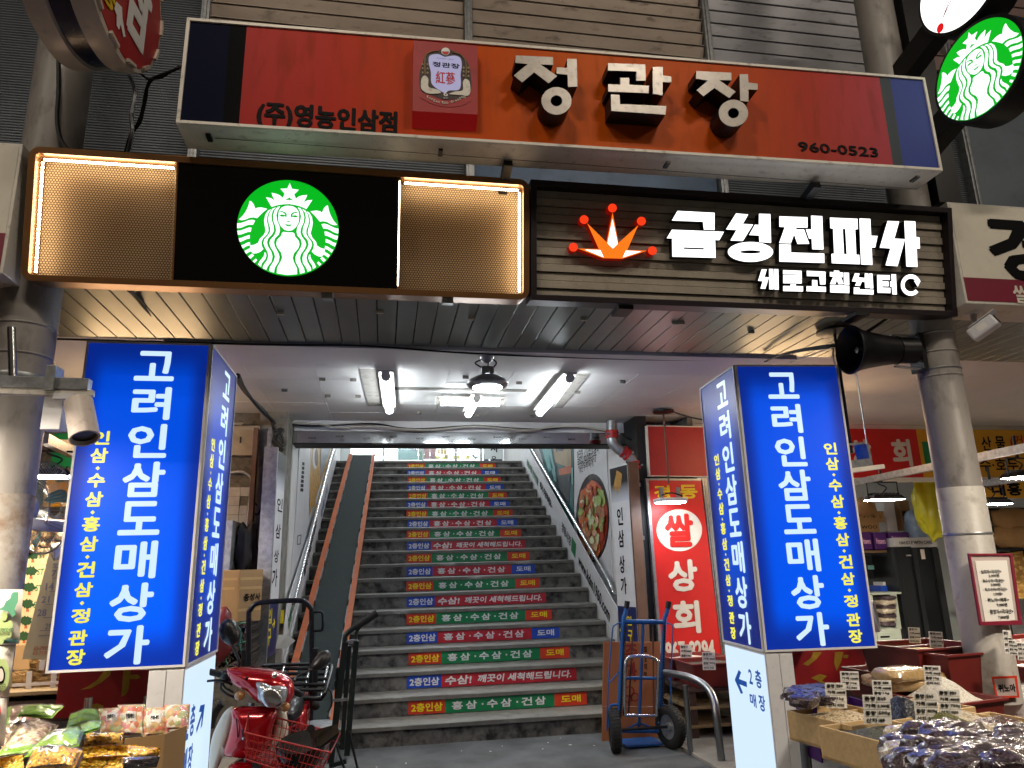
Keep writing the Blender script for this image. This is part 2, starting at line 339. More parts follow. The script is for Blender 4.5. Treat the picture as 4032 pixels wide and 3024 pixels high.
# soffit planks
so = bx('soffit', MT['dark'], None, -5, 7, 3.93, 4.98, 3.075, 3.12, kind='structure')
x = -4.6
while x < 6.8:
    MB().box(x+.004, x+.1185, 3.93, 4.985, 3.05, 3.072).build('plank', MT['soffit_metal'], so, bev=.002); x += .1225
for p in (('E',348,237),('E',1013,228),('E',1628,272),('G',552,300),('G',1212,330),('G',1258,328),('G',1765,392),('E',415,484)):
    q = a(*p, Z=3.03); bx('clip', MT['cream'], so, q.x-.022, q.x+.022, q.y-.008, q.y+.008, 3.03, 3.049)
for yy in (4.995,):
    mb = MB(); mb.tube(spl([(-2.6,yy+.02,3.045),(-.9,yy,3.035),(-.2,yy-.02,3.04),(.5,yy+.02,3.02),(1.2,yy+.1,3.03),(2.2,yy+.12,3.035),(3.2,yy+.05,3.04)], 5), .007, 6)
    mb.build('sagging_cord', MT['cable'], so)
# upper wall
uw = bx('wall_upper', MT['dark'], None, -7, 9, 4.92, 5.0, 3.13, 7.6, kind='structure')
LW = 4.8
def slats(x0, x1, z0, z1, m, pitch=.128, dep=.075):
    z = z0
    while z < z1-.02:
        h = min(pitch, z1-z); mb = MB()
        mb.hexa([(x0,LW+.045,z),(x1,LW+.045,z),(x1,LW+.07,z),(x0,LW+.07,z)], [(x0,LW+.0,z+h*.84),(x1,LW+.0,z+h*.84),(x1,LW+.02,z+h*.84),(x0,LW+.02,z+h*.84)])
        mb.box(x0, x1, LW-.006, LW+.03, z+h*.935, z+h*.97)
        mb.build('slat', m, uw); z += pitch
def corru(x0, x1, z0, z1, m, pitch=.021):
    mb = MB(); n = int((z1-z0)/pitch); vs = []
    for i in range(n):
        z = z0+i*pitch
        for dz, dy in ((0, 0), (.006, -.006), (.014, -.006), (.018, 0)): vs += [(x0, LW+.05+dy, z+dz), (x1, LW+.05+dy, z+dz)]
    mb.add(vs, [(2*i, 2*i+1, 2*i+3, 2*i+2) for i in range(len(vs)//2-1)]); mb.build('corrugated_sheet', m, uw, kind='stuff')
corru(-7, -1.34, 3.15, 6.4, MT['corrugated']); corru(-1.34, .55, 3.15, 5.36, MT['corrugated'])
bx('ledge', MT['galv'], uw, -1.34, .55, LW-.02, LW+.06, 5.36, 5.385)
slats(-1.34, .55, 5.39, 7.4, MT['slat_beige']); slats(.62, 2.58, 5.2, 7.4, MT['slat_beige']); slats(2.66, 4.3, 5.32, 7.4, MT['slat_silver'])
bx('blue_panel', MT['blue_panel'], uw, .62, 2.58, LW+.03, LW+.05, 3.2, 5.19)
corru(2.66, 4.3, 3.15, 5.3, MT['corrugated']); slats(4.36, 8.5, 5.75, 7.4, MT['slat_pink'])
bx('grey_panel', MT['grey_panel'], uw, 4.95, 8.5, LW+.02, LW+.05, 3.2, 5.7); corru(4.36, 4.93, 3.15, 5.7, MT['corrugated'])
for x in (-1.37, .585, 2.62, 4.33, 4.94):
    m_ = MB(); m_.box(x-.03, x+.03, LW-.03, LW+.08, 3.15, 7.4); m_.box(x-.012, x+.012, LW-.045, LW-.03, 3.15, 7.4); m_.build('mullion', MT['galv'], uw, bev=.003)
# columns
def column(cx, cy, r, label):
    c = thing('column', label, 'column', (cx, cy, 0))
    MB().lathe((cx, cy, 0), [(r, 1.9), (r, 7.4)], 40).build('upper_shaft', MT['column_paint'], c, smooth=60)
    MB().lathe((cx, cy, 0), [(r+.004, 0), (r+.004, 1.9), (r, 1.905)], 40).build('lower_shaft', MT['column_white' if cx > 0 else 'column_worn'], c, smooth=60)
    for z in (2.62, 2.78): MB().lathe((cx, cy, z), [(r+.001, -.008), (r+.006, 0), (r+.001, .008)], 40).build('weld_seam', MT['column_paint'], c, smooth=60)
    return c
colL = column(-1.89, 4.0, .145, 'tall round grey steel column left of the blue sign boxes with peeling paint')
colR = column(3.565, 4.0, .128, 'tall round grey steel column under the horn speaker with white lower half')
# ------------------------------------------------------------------ signs
# top sign
ts = thing('orange_shop_sign', 'long orange sign box with three big block letters above the other signs', 'sign', (1.1, 3.4, 3.69))
P1 = Pl((0, 3.4, 0))
tl, bl, tr, br = (P1.uv('A',1020,102), P1.uv('A',960,675), P1.uv('C',1390,428), P1.uv('C',1488,935))
ft = [tl, bl, br, tr]
def inset(q, e): cx = sum(p[0] for p in q)/4; cz = sum(p[1] for p in q)/4; return [(p[0]+(e if p[0] < cx else -e), p[1]+(e if p[1] < cz else -e)) for p in q]
MB(P1).prism([ft, inset(ft, .018)], -.012, .0).build('frame', MT['frame_white'], ts, bev=.002)
MB(P1).prism(ft, .001, .22).build('case', MT['frame_white'], ts)
def lerp(p, q, t): return (p[0]+(q[0]-p[0])*t, p[1]+(q[1]-p[1])*t)
def xs(c, x, y): return (P1.uv(c, x, y)[0]-tl[0])/(tr[0]-tl[0])
T4 = inset(ft, .017); tL, bL, bR, tR = T4
cuts = [(0, 0), (xs('A',1235,125), xs('A',1195,685)), (xs('A',1330,130), xs('A',1285,690)), (xs('C',1155,415), xs('C',1235,910)), (xs('C',1215,420), xs('C',1290,915)), (1, 1)]
g('black_print', '050506', .6, spec=.05); g('grey_print', '2e3840', .5, spec=.2); g('blue_print', '25398a', .5, spec=.2)
for k, (nm, m) in enumerate((('navy_field','navy_face'),('black_field','black_print'),('orange_field','orange_print'),('grey_field','grey_print'),('blue_field','blue_print'))):
    (t0, b0), (t1, b1) = cuts[k], cuts[k+1]
    MB(P1).prism([lerp(tL, tR, t0), lerp(bL, bR, b0), lerp(bL, bR, b1), lerp(tL, tR, t1)], -.003, .0005).build(nm, MT[m], ts)
text(P1, '(주)영농인삼점', bxc(P1, 'A', 1402, 560, 1400+.1, 700)[:2]+bxc(P1, 'B', 365, 610, 366, 690)[2:], MT['ink'], ts, -.005, .035)
q0, q1 = P1.uv('A', 1402, 665), P1.uv('B', 365, 605)
text(P1, '960-0523', bxc(P1, 'C', 700, 772, 1142, 860), MT['ink'], ts, -.006, .035, name='phone_number')
for p in (('A',1140,742),('B',600,823),('B',1832,890),('C',1340,968)):
    q = a(*p, Z=3.69); MB().box(q.x-.012, q.x+.012, q.y-.03, q.y+.03, 3.675, 3.688).build('drain_slot', MT['black_metal'], ts)
bx('seam', MT['grime'], ts, -.9, 3.2, 3.5, 3.503, 3.686, 3.6885)
for x, z in ((.65, 3.7), (2.55, 3.7)): MB().beam((x, 3.55, z), (x+.02, 4.75, z-.25), .05, .05).build('bracket', MT['black_metal'], ts)
# block letters 정관장
g('letter_face', 'a9a29a', .35, .25, var=.12, vs=14, dirt=.6, ds=40, dcol=(.12,.1,.08)); g('letter_side', '08080a', .5)
P1f = Pl((0, 3.28, 0))
def ringp(c, cx, cy, rx, ry, ix, iy, pl, n=28): 
    mk = lambda ax, ay: [(cx+ax*math.cos(2*PI*i/n), cy+ay*math.sin(2*PI*i/n)) for i in range(n)]
    return [pl.pts(c, mk(rx, ry)), pl.pts(c, mk(ix, iy))]
LET = [[('B',[(1010,303),(1213,312),(1213,355),(1145,352),(1235,415),(1190,455),(1110,395),(1045,450),(1000,412),(1075,350),(1008,343)]),('B',[(1290,322),(1342,322),(1345,472),(1295,475),(1292,408),(1232,402),(1233,368),(1290,370)]),('r','B',1232,550,82,75,32,30)],
 [('B',[(1513,345),(1715,352),(1718,440),(1665,440),(1668,390),(1513,385)]),('B',[(1580,425),(1628,425),(1628,462),(1735,468),(1733,508),(1513,500),(1513,460),(1580,462)]),('B',[(1755,365),(1810,365),(1812,412),(1857,418),(1857,450),(1810,448),(1810,520),(1757,512)]),('B',[(1528,515),(1575,518),(1578,568),(1830,578),(1825,625),(1530,605)])],
 [('C',[(150,388),(342,397),(342,438),(275,437),(365,500),(330,535),(250,480),(190,525),(152,492),(215,440),(150,430)]),('C',[(387,405),(432,405),(435,450),(485,457),(485,490),(435,488),(435,555),(390,550)]),('r','C',353,617,80,73,30,28)]]
def stroke_loops(s, pl): return ringp(s[1], *s[2:], pl) if s[0] == 'r' else [pl.pts(s[0], s[1])]
for L_ in LET:
    f_, s_ = MB(P1f), MB(P1f)
    for s in L_:
        lp = stroke_loops(s, P1f); f_.prism(lp, -.002, None); s_.prism(lp, 0, .112)
    o = s_.build('block_letter', MT['letter_side'], ts); f_.build('letter_face', MT['letter_face'], o)
# emblem plate
em = thing('red_emblem_plate', 'red lit plate with a white medallion and scroll on the orange sign', 'sign', (.5, 3.3, 3.9))
P2 = Pl((0, 3.33, 0)); q = P2.pts('T', [(115,35),(1165,125),(1165,1250),(100,1190)]); qb = P2.pts('T', [(1150,1440),(92,1360)])
MB(P2).prism(q, 0, .068).build('plate', MT['red_paint'], em)
g('red_lip', 'c8141a', .35, emit=.12, ecol='d01010')
z0 = min(q[2][1], q[3][1]); MB(P2).add([(q[3][0],-.001,q[3][1]),(q[2][0],-.001,q[2][1]),(q[2][0],.068,q[2][1]-.06),(q[3][0],.068,q[3][1]-.06)], [(0,1,2,3)]).build('lower_lip', MT['red_lip'], em)
def e2(L, d=-.002, m='frame_white', nm='print', hole=None): 
    lp = [P2.pts('T', L)]+([P2.pts('T', hole)] if hole else []); return MB(P2).prism(lp, d, None).build(nm, MT[m], em)
def cr(L, n=5): return [(p.x, p.y) for p in spl([(x, y, 0) for x, y in L], n, True)]
g('dark_brown', '2a0d0b', .5); lit('medal_lit', 'c9c4ec', .5); g('gold_line', '8f7a52', .5)
e2(cr([(330,250),(520,205),(640,160),(760,210),(900,270),(1010,420),(1050,600),(1060,800),(1000,960),(900,985),(640,1010),(420,940),(260,880),(215,760),(220,560),(280,370)]), -.0012, 'dark_brown', 'dark_ground')  # dark brown field behind the medallion
e2(cr([(385,290),(520,265),(600,300),(640,310),(690,300),(790,290),(880,330),(905,450),(885,600),(890,760),(850,850),(700,860),(640,900),(580,880),(460,800),(405,720),(400,560),(365,400)]), -.002, 'medal_lit', 'medallion')
put_ = lambda s, x0, y0, x1, y1, m, b=.03, sh=0: text(P2, s, bxc(P2, 'T', x0, y0, x1, y1), MT[m], em, -.0035, b, shear=sh)
put_('SINCE 1899', 495, 330, 770, 362, 'blue_ink', .02); put_('정관장', 425, 390, 872, 515, 'ink', .045); put_('紅蔘', 478, 540, 800, 780, 'red_ink', .02); put_('6', 605, 872, 680, 962, 'sticker_white', .03); put_('년근', 600, 966, 684, 1000, 'sticker_white', .01)
e2([(640+70*math.cos(t*.25), 224+62*math.sin(t*.25)) for t in range(25)], -.003, 'sticker_white', 'badge'); 
e2([(640+58*math.cos(t*.25), 224+52*math.sin(t*.25)) for t in range(13)], -.004, 'blue_ink', 'badge'); e2([(640-58*math.cos(t*.25), 224+52*math.sin(-t*.25+PI)) for t in range(13)], -.0045, 'red_ink', 'badge')
e2([(270,910),(420,960),(640,1030),(860,1010),(985,960),(1060,1030),(900,1110),(720,1130),(560,1120),(400,1070),(220,970)], -.0022, 'red_paint', 'ribbon')
e2([(325,945),(345,940),(600,1115),(580,1122)], -.001, 'gold_line', 'ribbon_edge')
S_ = 'KOREAN RED GINSENG'
mb = MB(P2)
for i, ch in enumerate(S_):
    if ch == ' ': continue
    t = i/(len(S_)-1); x = 335+t*600; y = 985+95*math.sin(PI*min(1, t*1.05)); big = ch in 'KRG' and i in (0, 7, 11)
    h = 50 if big else 40; put(mb, ch, bxc(P2, 'T', x, y-h+8, x+(30 if ch not in 'I' else 8), y+8), -.004, .03)
mb.build('ribbon_lettering', MT['cream'], em)
for sx, L_ in ((0, ((265,435),(345,435),(268,500),(345,505),(268,570),(345,572))), (1, ((935,490),(1012,490),(935,550),(1012,558),(935,620),(1012,627)))):
    for x, y in L_: MB(P2).prism(P2.pts('T', [(x+(27 if k % 2 == 0 else 11)*math.sin(k*PI/5), y-(27 if k % 2 == 0 else 11)*math.cos(k*PI/5)) for k in range(10)]), -.004, None).build('star', MT['gold_line'], em)
for L_ in ([(300,620),(345,650),(360,700),(365,810),(500,845),(560,905),(380,915),(290,880),(240,820),(240,700),(265,640)], [(970,675),(1030,720),(1045,880),(1000,950),(900,940),(720,925),(700,915),(800,880),(920,860),(920,740),(940,690)]): e2(cr(L_, 3), -.0045, 'frame_white', 'figure')
for L_ in ([(305,610),(305,330),(380,240),(520,215)], [(970,660),(970,420),(900,290),(750,238)]):
    mb = MB(P2); mb.tube([(u, -.004, v) for u, v in [P2.uv('T', p.x, p.y) for p in spl([(x, y, 0) for x, y in L_], 5)]], .0025, 5); mb.build('gold_line', MT['gold_line'], em)

# coffee sign: leaning frame, perforated ends, round lit logo
ly = math.radians(9); P3 = Pl((0, 3.8, 2.97), (1,0,0), (0,-math.sin(ly),math.cos(ly)))
cs = thing('coffee_shop_sign', 'wide bronze framed sign with round green lit logo between perforated gold ends', 'sign', (-.5, 3.8, 2.97))
c0 = P3.uv('A', 170, 1535); c1 = P3.uv('B', 1082, 1005); cx0, cx1 = P3.uv('A',125,1500)[0], P3.uv('B',1080,1300)[0]
zb, zt = .0, P3.uv('B', 700, 962)[1]
print('coffee', cx0, cx1, zb, zt, P3.uv('A', 600, 850), P3.uv('A', 600, 1560))
def rrect(x0, x1, z0, z1, r, n=6):
    o = []
    for cx, cz, a0 in ((x1-r, z1-r, 0), (x0+r, z1-r, 90), (x0+r, z0+r, 180), (x1-r, z0+r, 270)):
        o += [(cx+r*math.cos(math.radians(a0+90*i/n)), cz+r*math.sin(math.radians(a0+90*i/n))) for i in range(n+1)]
    return o
fr_o = rrect(cx0, cx1, zb, zt, .06); b_ = .035; fr_i = rrect(cx0+b_, cx1-b_, zb+b_, zt-b_, .02)
MB(P3).prism([fr_o, fr_i], -.03, .1).build('frame', MT['bronze'], cs, bev=.006)
MB(P3).prism(fr_o, .1, .12).build('back_plate', MT['bronze'], cs)
bk0, bk1 = P3.uv('A', 965, 1200)[0], P3.uv('B', 368, 1300)[0]
MB(P3).box(bk0, bk1, -.012, .02, zb+b_+.001, zt-b_-.001).build('black_panel', MT['gloss_black'], cs)
for xd in (bk0-.006, bk1+.006): MB(P3).box(xd-.004, xd+.004, -.018, .05, zb+b_+.001, zt-b_-.001).build('divider', MT['bronze'], cs)
g('tan_board', 'd9ba92', .5)
for x0, x1 in ((cx0+b_+.001, bk0-.012), (bk1+.012, cx1-b_-.001)):
    mb = MB(P3); p = .0145; nxh = int((x1-x0)/p); nz = int((zt-zb-2*b_)/(p*.866)); vs = []; fs = []
    ox = (x1-x0-nxh*p)/2; 
    for j in range(nz):
        for i in range(nxh):
            cx = x0+ox+(i+.25+.5*(j % 2))*p; cz = zb+b_+(j+.5)*p*.866
            b = len(vs)
            for k in range(6):
                t = PI/3*k+PI/6; R = p/math.sqrt(3); vs.append((cx+R*math.cos(t), -.004, cz+R*math.sin(t))); 
            for k in range(6):
                t = PI/3*k+PI/6; vs.append((cx+p*.41*math.cos(t), -.004, cz+p*.41*math.sin(t)))
            fs += [(b+k, b+(k+1) % 6, b+6+(k+1) % 6, b+6+k) for k in range(6)]
    mb.add(vs, fs).build('perforated_sheet', MT['perf_gold'], cs, kind='stuff')
    MB(P3).box(x0, x1, .085, .095, zb+b_, zt-b_).build('back_board', MT['tan_board'], cs)
    lw = .008; left = x0 < bk0-.1
    MB(P3).box(x0+.02, x1-.02, .012, .022, zt-b_-.022, zt-b_-.012).build('led_strip', MT['led_warm'], cs)
    MB(P3).box((x0 if left else x1)-.02+(.03 if left else 0), (x0 if left else x1)-.01+(.03 if left else 0), .012, .022, zb+b_+.02, zt-b_-.03).build('led_strip', MT['led_warm'], cs)
MB(P3).box(bk1+.002, bk1+.008, -.02, -.018, zb+b_+.02, zt-b_-.02).build('led_edge', MT['led_warm'], cs)
for u in ((-.33, .0), (.33, 0)): MB(P3).box(u[0]-.03, u[0]+.03, -.01, .06, -.03, -.001).build('bracket', MT['galv'], cs)
# the round logo, traced on the sign plane, half and mirrored
WHT = [
 [(918,183),(878,265),(777,268),(842,342),(813,405),(775,368),(725,345),(648,328),(665,380),(697,443),(640,408),(566,393),(600,450),(650,538),(700,520),(760,505),(830,496),(905,493),(907,434),(875,434),(845,436),(912,395)],
 [(328,447),(352,455),(385,495),(412,565),(440,548),(500,543),(588,565),(520,620),(438,703),(390,690),(330,695),(270,722),(215,733),(170,722),(235,660),(280,590),(310,520)],
 [(148,778),(200,775),(260,755),(320,732),(370,726),(412,738),(380,800),(330,797),(280,810),(220,838),(165,850),(138,848)],
 [(145,888),(200,885),(260,862),(320,840),(360,842),(348,903),(310,905),(260,922),(210,942),(150,948)],
 [(168,1000),(215,993),(270,968),(335,950),(335,1003),(290,1010),(240,1035),(185,1055)],
 [(208,1105),(250,1090),(300,1063),(338,1055),(345,1102),(300,1110),(260,1132),(238,1150)],
 [(260,1187),(300,1165),(340,1145),(358,1190),(325,1200),(285,1228)], [(315,1268),(370,1225),(403,1250),(350,1300)], [(382,1335),(430,1298),(448,1322),(410,1362)],
 [(648,568),(600,590),(560,650),(543,730),(550,800),(568,890),(540,950),(480,1010),(460,1065),(400,1095),(345,1103),(340,1130),(358,1190),(380,1222),(430,1222),(490,1200),(538,1160),(512,1110),(508,1050),(530,1000),(590,940),(610,890),(605,830),(585,750),(588,680),(610,615)],
 [(715,543),(665,560),(625,620),(603,700),(610,770),(635,850),(632,910),(600,960),(550,1015),(538,1070),(560,1130),(600,1200),(612,1260),(595,1320),(540,1400),(530,1440),(585,1465),(600,1420),(660,1340),(672,1270),(655,1200),(605,1120),(588,1060),(605,1000),(660,945),(690,890),(682,810),(655,730),(650,660),(670,590)],
 [(778,527),(740,535),(700,580),(675,660),(680,740),(715,830),(722,890),(700,950),(640,1020),(625,1070),(645,1130),(695,1210),(710,1270),(695,1330),(640,1420),(625,1480),(695,1505),(710,1430),(765,1340),(775,1270),(755,1210),(705,1120),(690,1060),(705,1000),(760,945),(778,890),(770,820),(735,740),(722,660),(740,590)],
 [(555,1203),(575,1215),(582,1260),(565,1310),(515,1370),(505,1420),(460,1385),(490,1330),(540,1270),(553,1240)],
 [(905,519),(850,522),(800,545),(770,580),(757,610),(752,690),(755,750),(790,820),(840,872),(900,890)],
 [(900,912),(830,905),(808,920),(800,960),(740,1020),(725,1075),(740,1130),(800,1210),(817,1280),(800,1330),(745,1430),(738,1515),(885,1540)]]
GRN = [[(757,612),(800,598),(850,612),(877,640),(875,688),(852,680),(850,645),(820,620),(780,615)],[(765,665),(800,648),(840,655),(868,672),(840,680),(800,683)],[(868,747),(902,745),(902,760),(885,758)],[(847,788),(900,797),(901,826),(870,815)]]
dl, dr, dt, db = P3.uv('Q',137,842), P3.uv('Q',1643,880), P3.uv('Q',900,145), P3.uv('Q',880,1540)
lcx, lcz = (dl[0]+dr[0])/2, (dt[1]+db[1])/2; lR = ((dr[0]-dl[0])+(dt[1]-db[1]))/4
ax_t, ax_b = P3.uv('Q', 915, 183), P3.uv('Q', 888, 1535)
def nrm(L): return [((u-(ax_t[0]+(ax_b[0]-ax_t[0])*(ax_t[1]-v)/(ax_t[1]-ax_b[1])))/lR, (v-lcz)/lR) for u, v in P3.pts('Q', L)]
def clampd(L): return [(x, z) if x*x+z*z <= .998 else (x*.999/math.hypot(x, z), z*.999/math.hypot(x, z)) for x, z in L]
def logo(pl, cx, cz, R, par, depth):
    def sc(L, s=1): return [(cx+s*R*x, cz+R*z) for x, z in L]
    MB(pl).prism(ring(cx, cz, R, R, 64), -depth, 0).build('logo_disc', [MT['logo_green']], par)
    mb = MB(pl); mg = MB(pl)
    for L_ in WHT:
        for s in (-1, 1):
            L2 = clampd(nrm(L_)); mb.prism(sc([(abs(x)*s*-1 if False else x*(-s) if s == 1 else x, z) for x, z in L2]), -depth-.0015, None)
    for L_ in GRN:
        for s in (-1, 1): mg.prism(sc([(x*s, z) for x, z in nrm(L_)]), -depth-.003, None)
    mb.build('logo_figure', MT['logo_white'], par); mg.build('logo_face_lines', MT['logo_green'], par)
logo(P3, (dl[0]+dr[0])/2, lcz, lR, cs, .03)

# brown sign with lit letters
bs_ = thing('repair_shop_sign', 'brown slatted sign with orange crown and glowing white letters', 'sign', (2.2, 3.8, 2.97))
bx0, bx1 = P3.uv('B', 1083, 1300)[0]+.004, P3.uv('C', 1530, 1300)[0]
bzt = P3.uv('C', 700, 1085)[1]; bzb = P3.uv('H', 700, 222)[1]
print('brown', bx0, bx1, bzb, bzt)
bzb = 0.0
fo = [(bx0, bzb), (bx1, bzb), (bx1, bzt), (bx0, bzt)]; fi = [(bx0+.035, bzb+.035), (bx1-.035, bzb+.035), (bx1-.035, bzt-.035), (bx0+.035, bzt-.035)]
MB(P3).prism([fo, fi], -.035, .13).build('frame', MT['brown_frame'], bs_, bev=.003)
MB(P3).box(bx0+.03, bx1-.03, .06, .12, bzb+.03, bzt-.03).build('backing', MT['dark'], bs_)
z = bzb+.036; k = 0; sp = (bzt-bzb-.072)/13
for k in range(13):
    MB(P3).box(bx0+.036, bx1-.036, .018 if k % 2 else .03, .06, z+.002, z+sp-.003).build('slat', MT['stone_slat'], bs_, bev=.0015); z += sp
PL3 = Pl(P3.at(0, 0, -.03), P3.U, P3.V)
BIG = [[('R',[[(345,200),(922,230),(920,498),(755,490),(740,368),(258,350)]]),('R',[[(258,493),(1067,525),(995,655),(178,625)]]),('R',[[(260,640),(930,658),(938,930),(265,912)],[(442,766),(755,777),(755,803),(442,792)]])],
 [('R',[[(1255,240),(1445,255),(1360,402),(1520,412),(1360,668),(1168,660),(1262,497),(1100,487)]]),('R',[[(1612,245),(1788,250),(1800,697),(1620,685),(1612,582),(1460,575),(1548,415),(1610,418)]]),('ring','R',1480,838,352,155,165,26)],
 [('S',[[(-42,257),(353,270),(353,417),(198,415),(190,440),(305,442),(378,643),(213,645),(165,510),(118,637),(-45,633),(35,408),(-42,403)]]),('S',[[(403,247),(560,255),(578,723),(420,720),(412,572),(375,570),(330,440),(408,440)]]),('S',[[(-42,650),(118,655),(122,765),(588,780),(590,912),(-42,893)]])],
 [('S',[[(668,275),(1055,292),(1060,438),(1022,440),(1038,797),(1080,798),(1087,930),(695,915),(690,785),(728,780),(712,428),(675,425)],[(847,432),(885,434),(905,790),(865,787)]]),('S',[[(1082,287),(1235,293),(1247,530),(1337,533),(1303,695),(1255,695),(1265,940),(1105,932)]])],
 [('S',[[(1478,322),(1640,330),(1573,570),(1722,578),(1617,958),(1450,945),(1517,708),(1368,697)]]),('S',[[(1713,322),(1867,328),(1877,548),(1925,552),(1933,708),(1887,710),(1898,968),(1742,962)]])],
 [('R',[[(1655,1107),(1732,1110),(1697,1228),(1765,1235),(1710,1412),(1635,1408),(1670,1293),(1598,1285)]]),('R',[[(1768,1102),(1832,1103),(1836,1220),(1846,1220),(1846,1104),(1912,1106),(1918,1425),(1854,1425),(1850,1278),(1838,1278),(1838,1420),(1772,1420)]])],
 [('S',[[(10,1012),(270,1022),(272,1135),(95,1130),(95,1143),(272,1145),(272,1200),(12,1196),(12,1080),(195,1083),(195,1072),(10,1068)]]),('S',[[(115,1208),(190,1212),(190,1236),(290,1240),(290,1312),(12,1306),(12,1235),(115,1236)]])],
 [('S',[[(342,1022),(605,1035),(605,1213),(530,1213),(520,1100),(345,1095)]]),('S',[[(418,1150),(490,1155),(493,1243),(610,1247),(612,1318),(340,1308),(340,1238),(418,1240)]])],
 [('S',[[(725,1018),(800,1022),(800,1043),(852,1048),(852,1112),(780,1110),(778,1118),(830,1120),(860,1210),(790,1212),(765,1155),(745,1210),(670,1205),(715,1105),(668,1100),(668,1038),(722,1042)]]),('S',[[(863,1048),(935,1050),(940,1220),(865,1212)]]),('S',[[(672,1218),(940,1232),(940,1335),(672,1325)],[(745,1270),(870,1275),(870,1287),(745,1282)]])],
 [('S',[[(1020,1055),(1085,1060),(1067,1115),(1140,1120),(1090,1235),(1022,1230),(1045,1175),(978,1170)]]),('S',[[(1158,1057),(1208,1060),(1215,1265),(1163,1262),(1158,1178),(1122,1175),(1146,1122),(1158,1120)]]),('S',[[(1219,1060),(1265,1062),(1278,1270),(1226,1268)]]),('S',[[(1005,1255),(1083,1258),(1085,1283),(1280,1288),(1280,1355),(1003,1347)]])],
 [('S',[[(1330,1080),(1510,1085),(1510,1150),(1400,1150),(1400,1170),(1490,1172),(1492,1240),(1402,1238),(1404,1258),(1517,1262),(1517,1335),(1338,1330)]]),('S',[[(1532,1070),(1595,1072),(1608,1355),(1545,1352),(1537,1243),(1513,1243),(1513,1172),(1535,1172)]])]]
for L_ in BIG:
    f_, s_ = MB(PL3), MB(PL3)
    for s in L_:
        if s[0] == 'ring': lp = ringp(s[1], *s[2:], PL3, 36)
        else: lp = [PL3.pts(s[0], l) for l in s[1]]
        f_.prism(lp, -.0015, None); s_.prism(lp, 0, .045)
    o = s_.build('letter', MT['letter_side'], bs_); f_.build('lit_face', MT['letter_white'], o)
n = 30; arc = [(1805+140*math.cos(math.radians(-18-t*300/n)), 1222+150*math.sin(math.radians(-18-t*300/n))) for t in range(n+1)]+[(1805+90*math.cos(math.radians(-18-t*300/n)), 1222+92*math.sin(math.radians(-18-t*300/n))) for t in range(n, -1, -1)]
f_, s_ = MB(PL3), MB(PL3)
for L_ in (arc, [(1850,1160),(1940,1165),(1900,1245)]):
    lp = [PL3.pts('S', L_)]; f_.prism(lp, -.0015, None); s_.prism(lp, 0, .045)
o = s_.build('arrow_symbol', MT['letter_side'], bs_); f_.build('lit_face', MT['letter_white'], o)
# crown
cw = MB(PL3); g('crown_side', '4a0808', .5, emit=.25, ecol='c01505')
body = [(590,680),(990,1075),(1115,460),(1238,1090),(1650,720),(1420,1235),(1830,1250),(1320,1415),(920,1405),(400,1205),(830,1215)]
cw.prism(PL3.pts('X', body), 0, .05); o = cw.build('crown', MT['crown_side'], bs_)
MB(PL3).prism(PL3.pts('X', body), -.0015, None).build('crown_face', MT['crown_orange'], o)
for L_ in ([(1112,595),(1010,1100),(1120,1205),(1222,1108)], [(535,1228),(860,1240),(930,1390)], [(1390,1250),(1705,1268),(1325,1392)]): MB(PL3).prism(PL3.pts('X', L_), -.003, None).build('crown_inset', MT['letter_white'], o)
for x, y in ((1112,365),(525,605),(1712,637),(303,1178),(1940,1248)):
    lp = PL3.pts('X', [(x+92*math.cos(t*2*PI/24), y+90*math.sin(t*2*PI/24)) for t in range(24)]); o2 = MB(PL3).prism(lp, 0, .05).build('crown_ball', MT['crown_side'], bs_); MB(PL3).prism(lp, -.0015, None).build('ball_face', MT['crown_red'], o2)
# the dark pixel: brackets under the sign
for c_, x_, y_ in (('G',855,200),('H',845,245)): q = a(c_, x_, y_, Z=2.965); MB().box(q.x-.05, q.x+.04, q.y-.02, q.y+.12, 2.945, 2.968).build('bracket', MT['black_metal'], bs_)

# neighbouring signs at both edges
ns = thing('rice_shop_sign', 'cream and crimson sign at the right edge above the security camera', 'sign', (5.2, 3.7, 3.1))
P4 = Pl((0, 3.68, 0)); x0 = P4.uv('H', 1610, 180)[0]; zt4 = P4.uv('C', 1530, 1100)[1]; zb4 = P4.uv('H', 1620, 175)[1]; zm = P4.uv('C', 1605, 1510)[1]
bx('case', MT['frame_white'], ns, x0, x0+3, .0, .3, zb4, zt4, fr=P4, bev=.004)
g('crimson', '7a1430', .5, var=.06, dirt=.2, ds=20, dcol=(.1,.02,.04))
bx('cream_face', MT['cream'], ns, x0+.015, x0+2.98, -.003, 0, zm, zt4-.015, fr=P4); bx('crimson_band', MT['crimson'], ns, x0+.015, x0+2.98, -.003, 0, zb4+.02, zm, fr=P4)
b = bxc(P4, 'C', 1700, 1165, 2330, 1560); text(P4, '경동', (b[0], b[1], b[2]+.35, b[3]), MT['ink'], ns, -.005, .045); b = bxc(P4, 'H', 1930, 40, 2090, 180)
text(P4, '쌀', b, MT['cream'], ns, -.005, .03)
nl = thing('cream_shop_sign', 'cream sign with crimson foot at the left edge beside the coffee sign', 'sign', (-3, 3.7, 3.0))
x1 = P4.uv('A', 60, 1200)[0]; zt4 = P4.uv('A', 150, 785)[1]; zb4 = P4.uv('A', 60, 1490)[1]; zm = P4.uv('A', 20, 1270)[1]
bx('case', MT['frame_white'], nl, x1-2.5, x1, 0, .3, zb4, zt4, fr=P4, bev=.004)
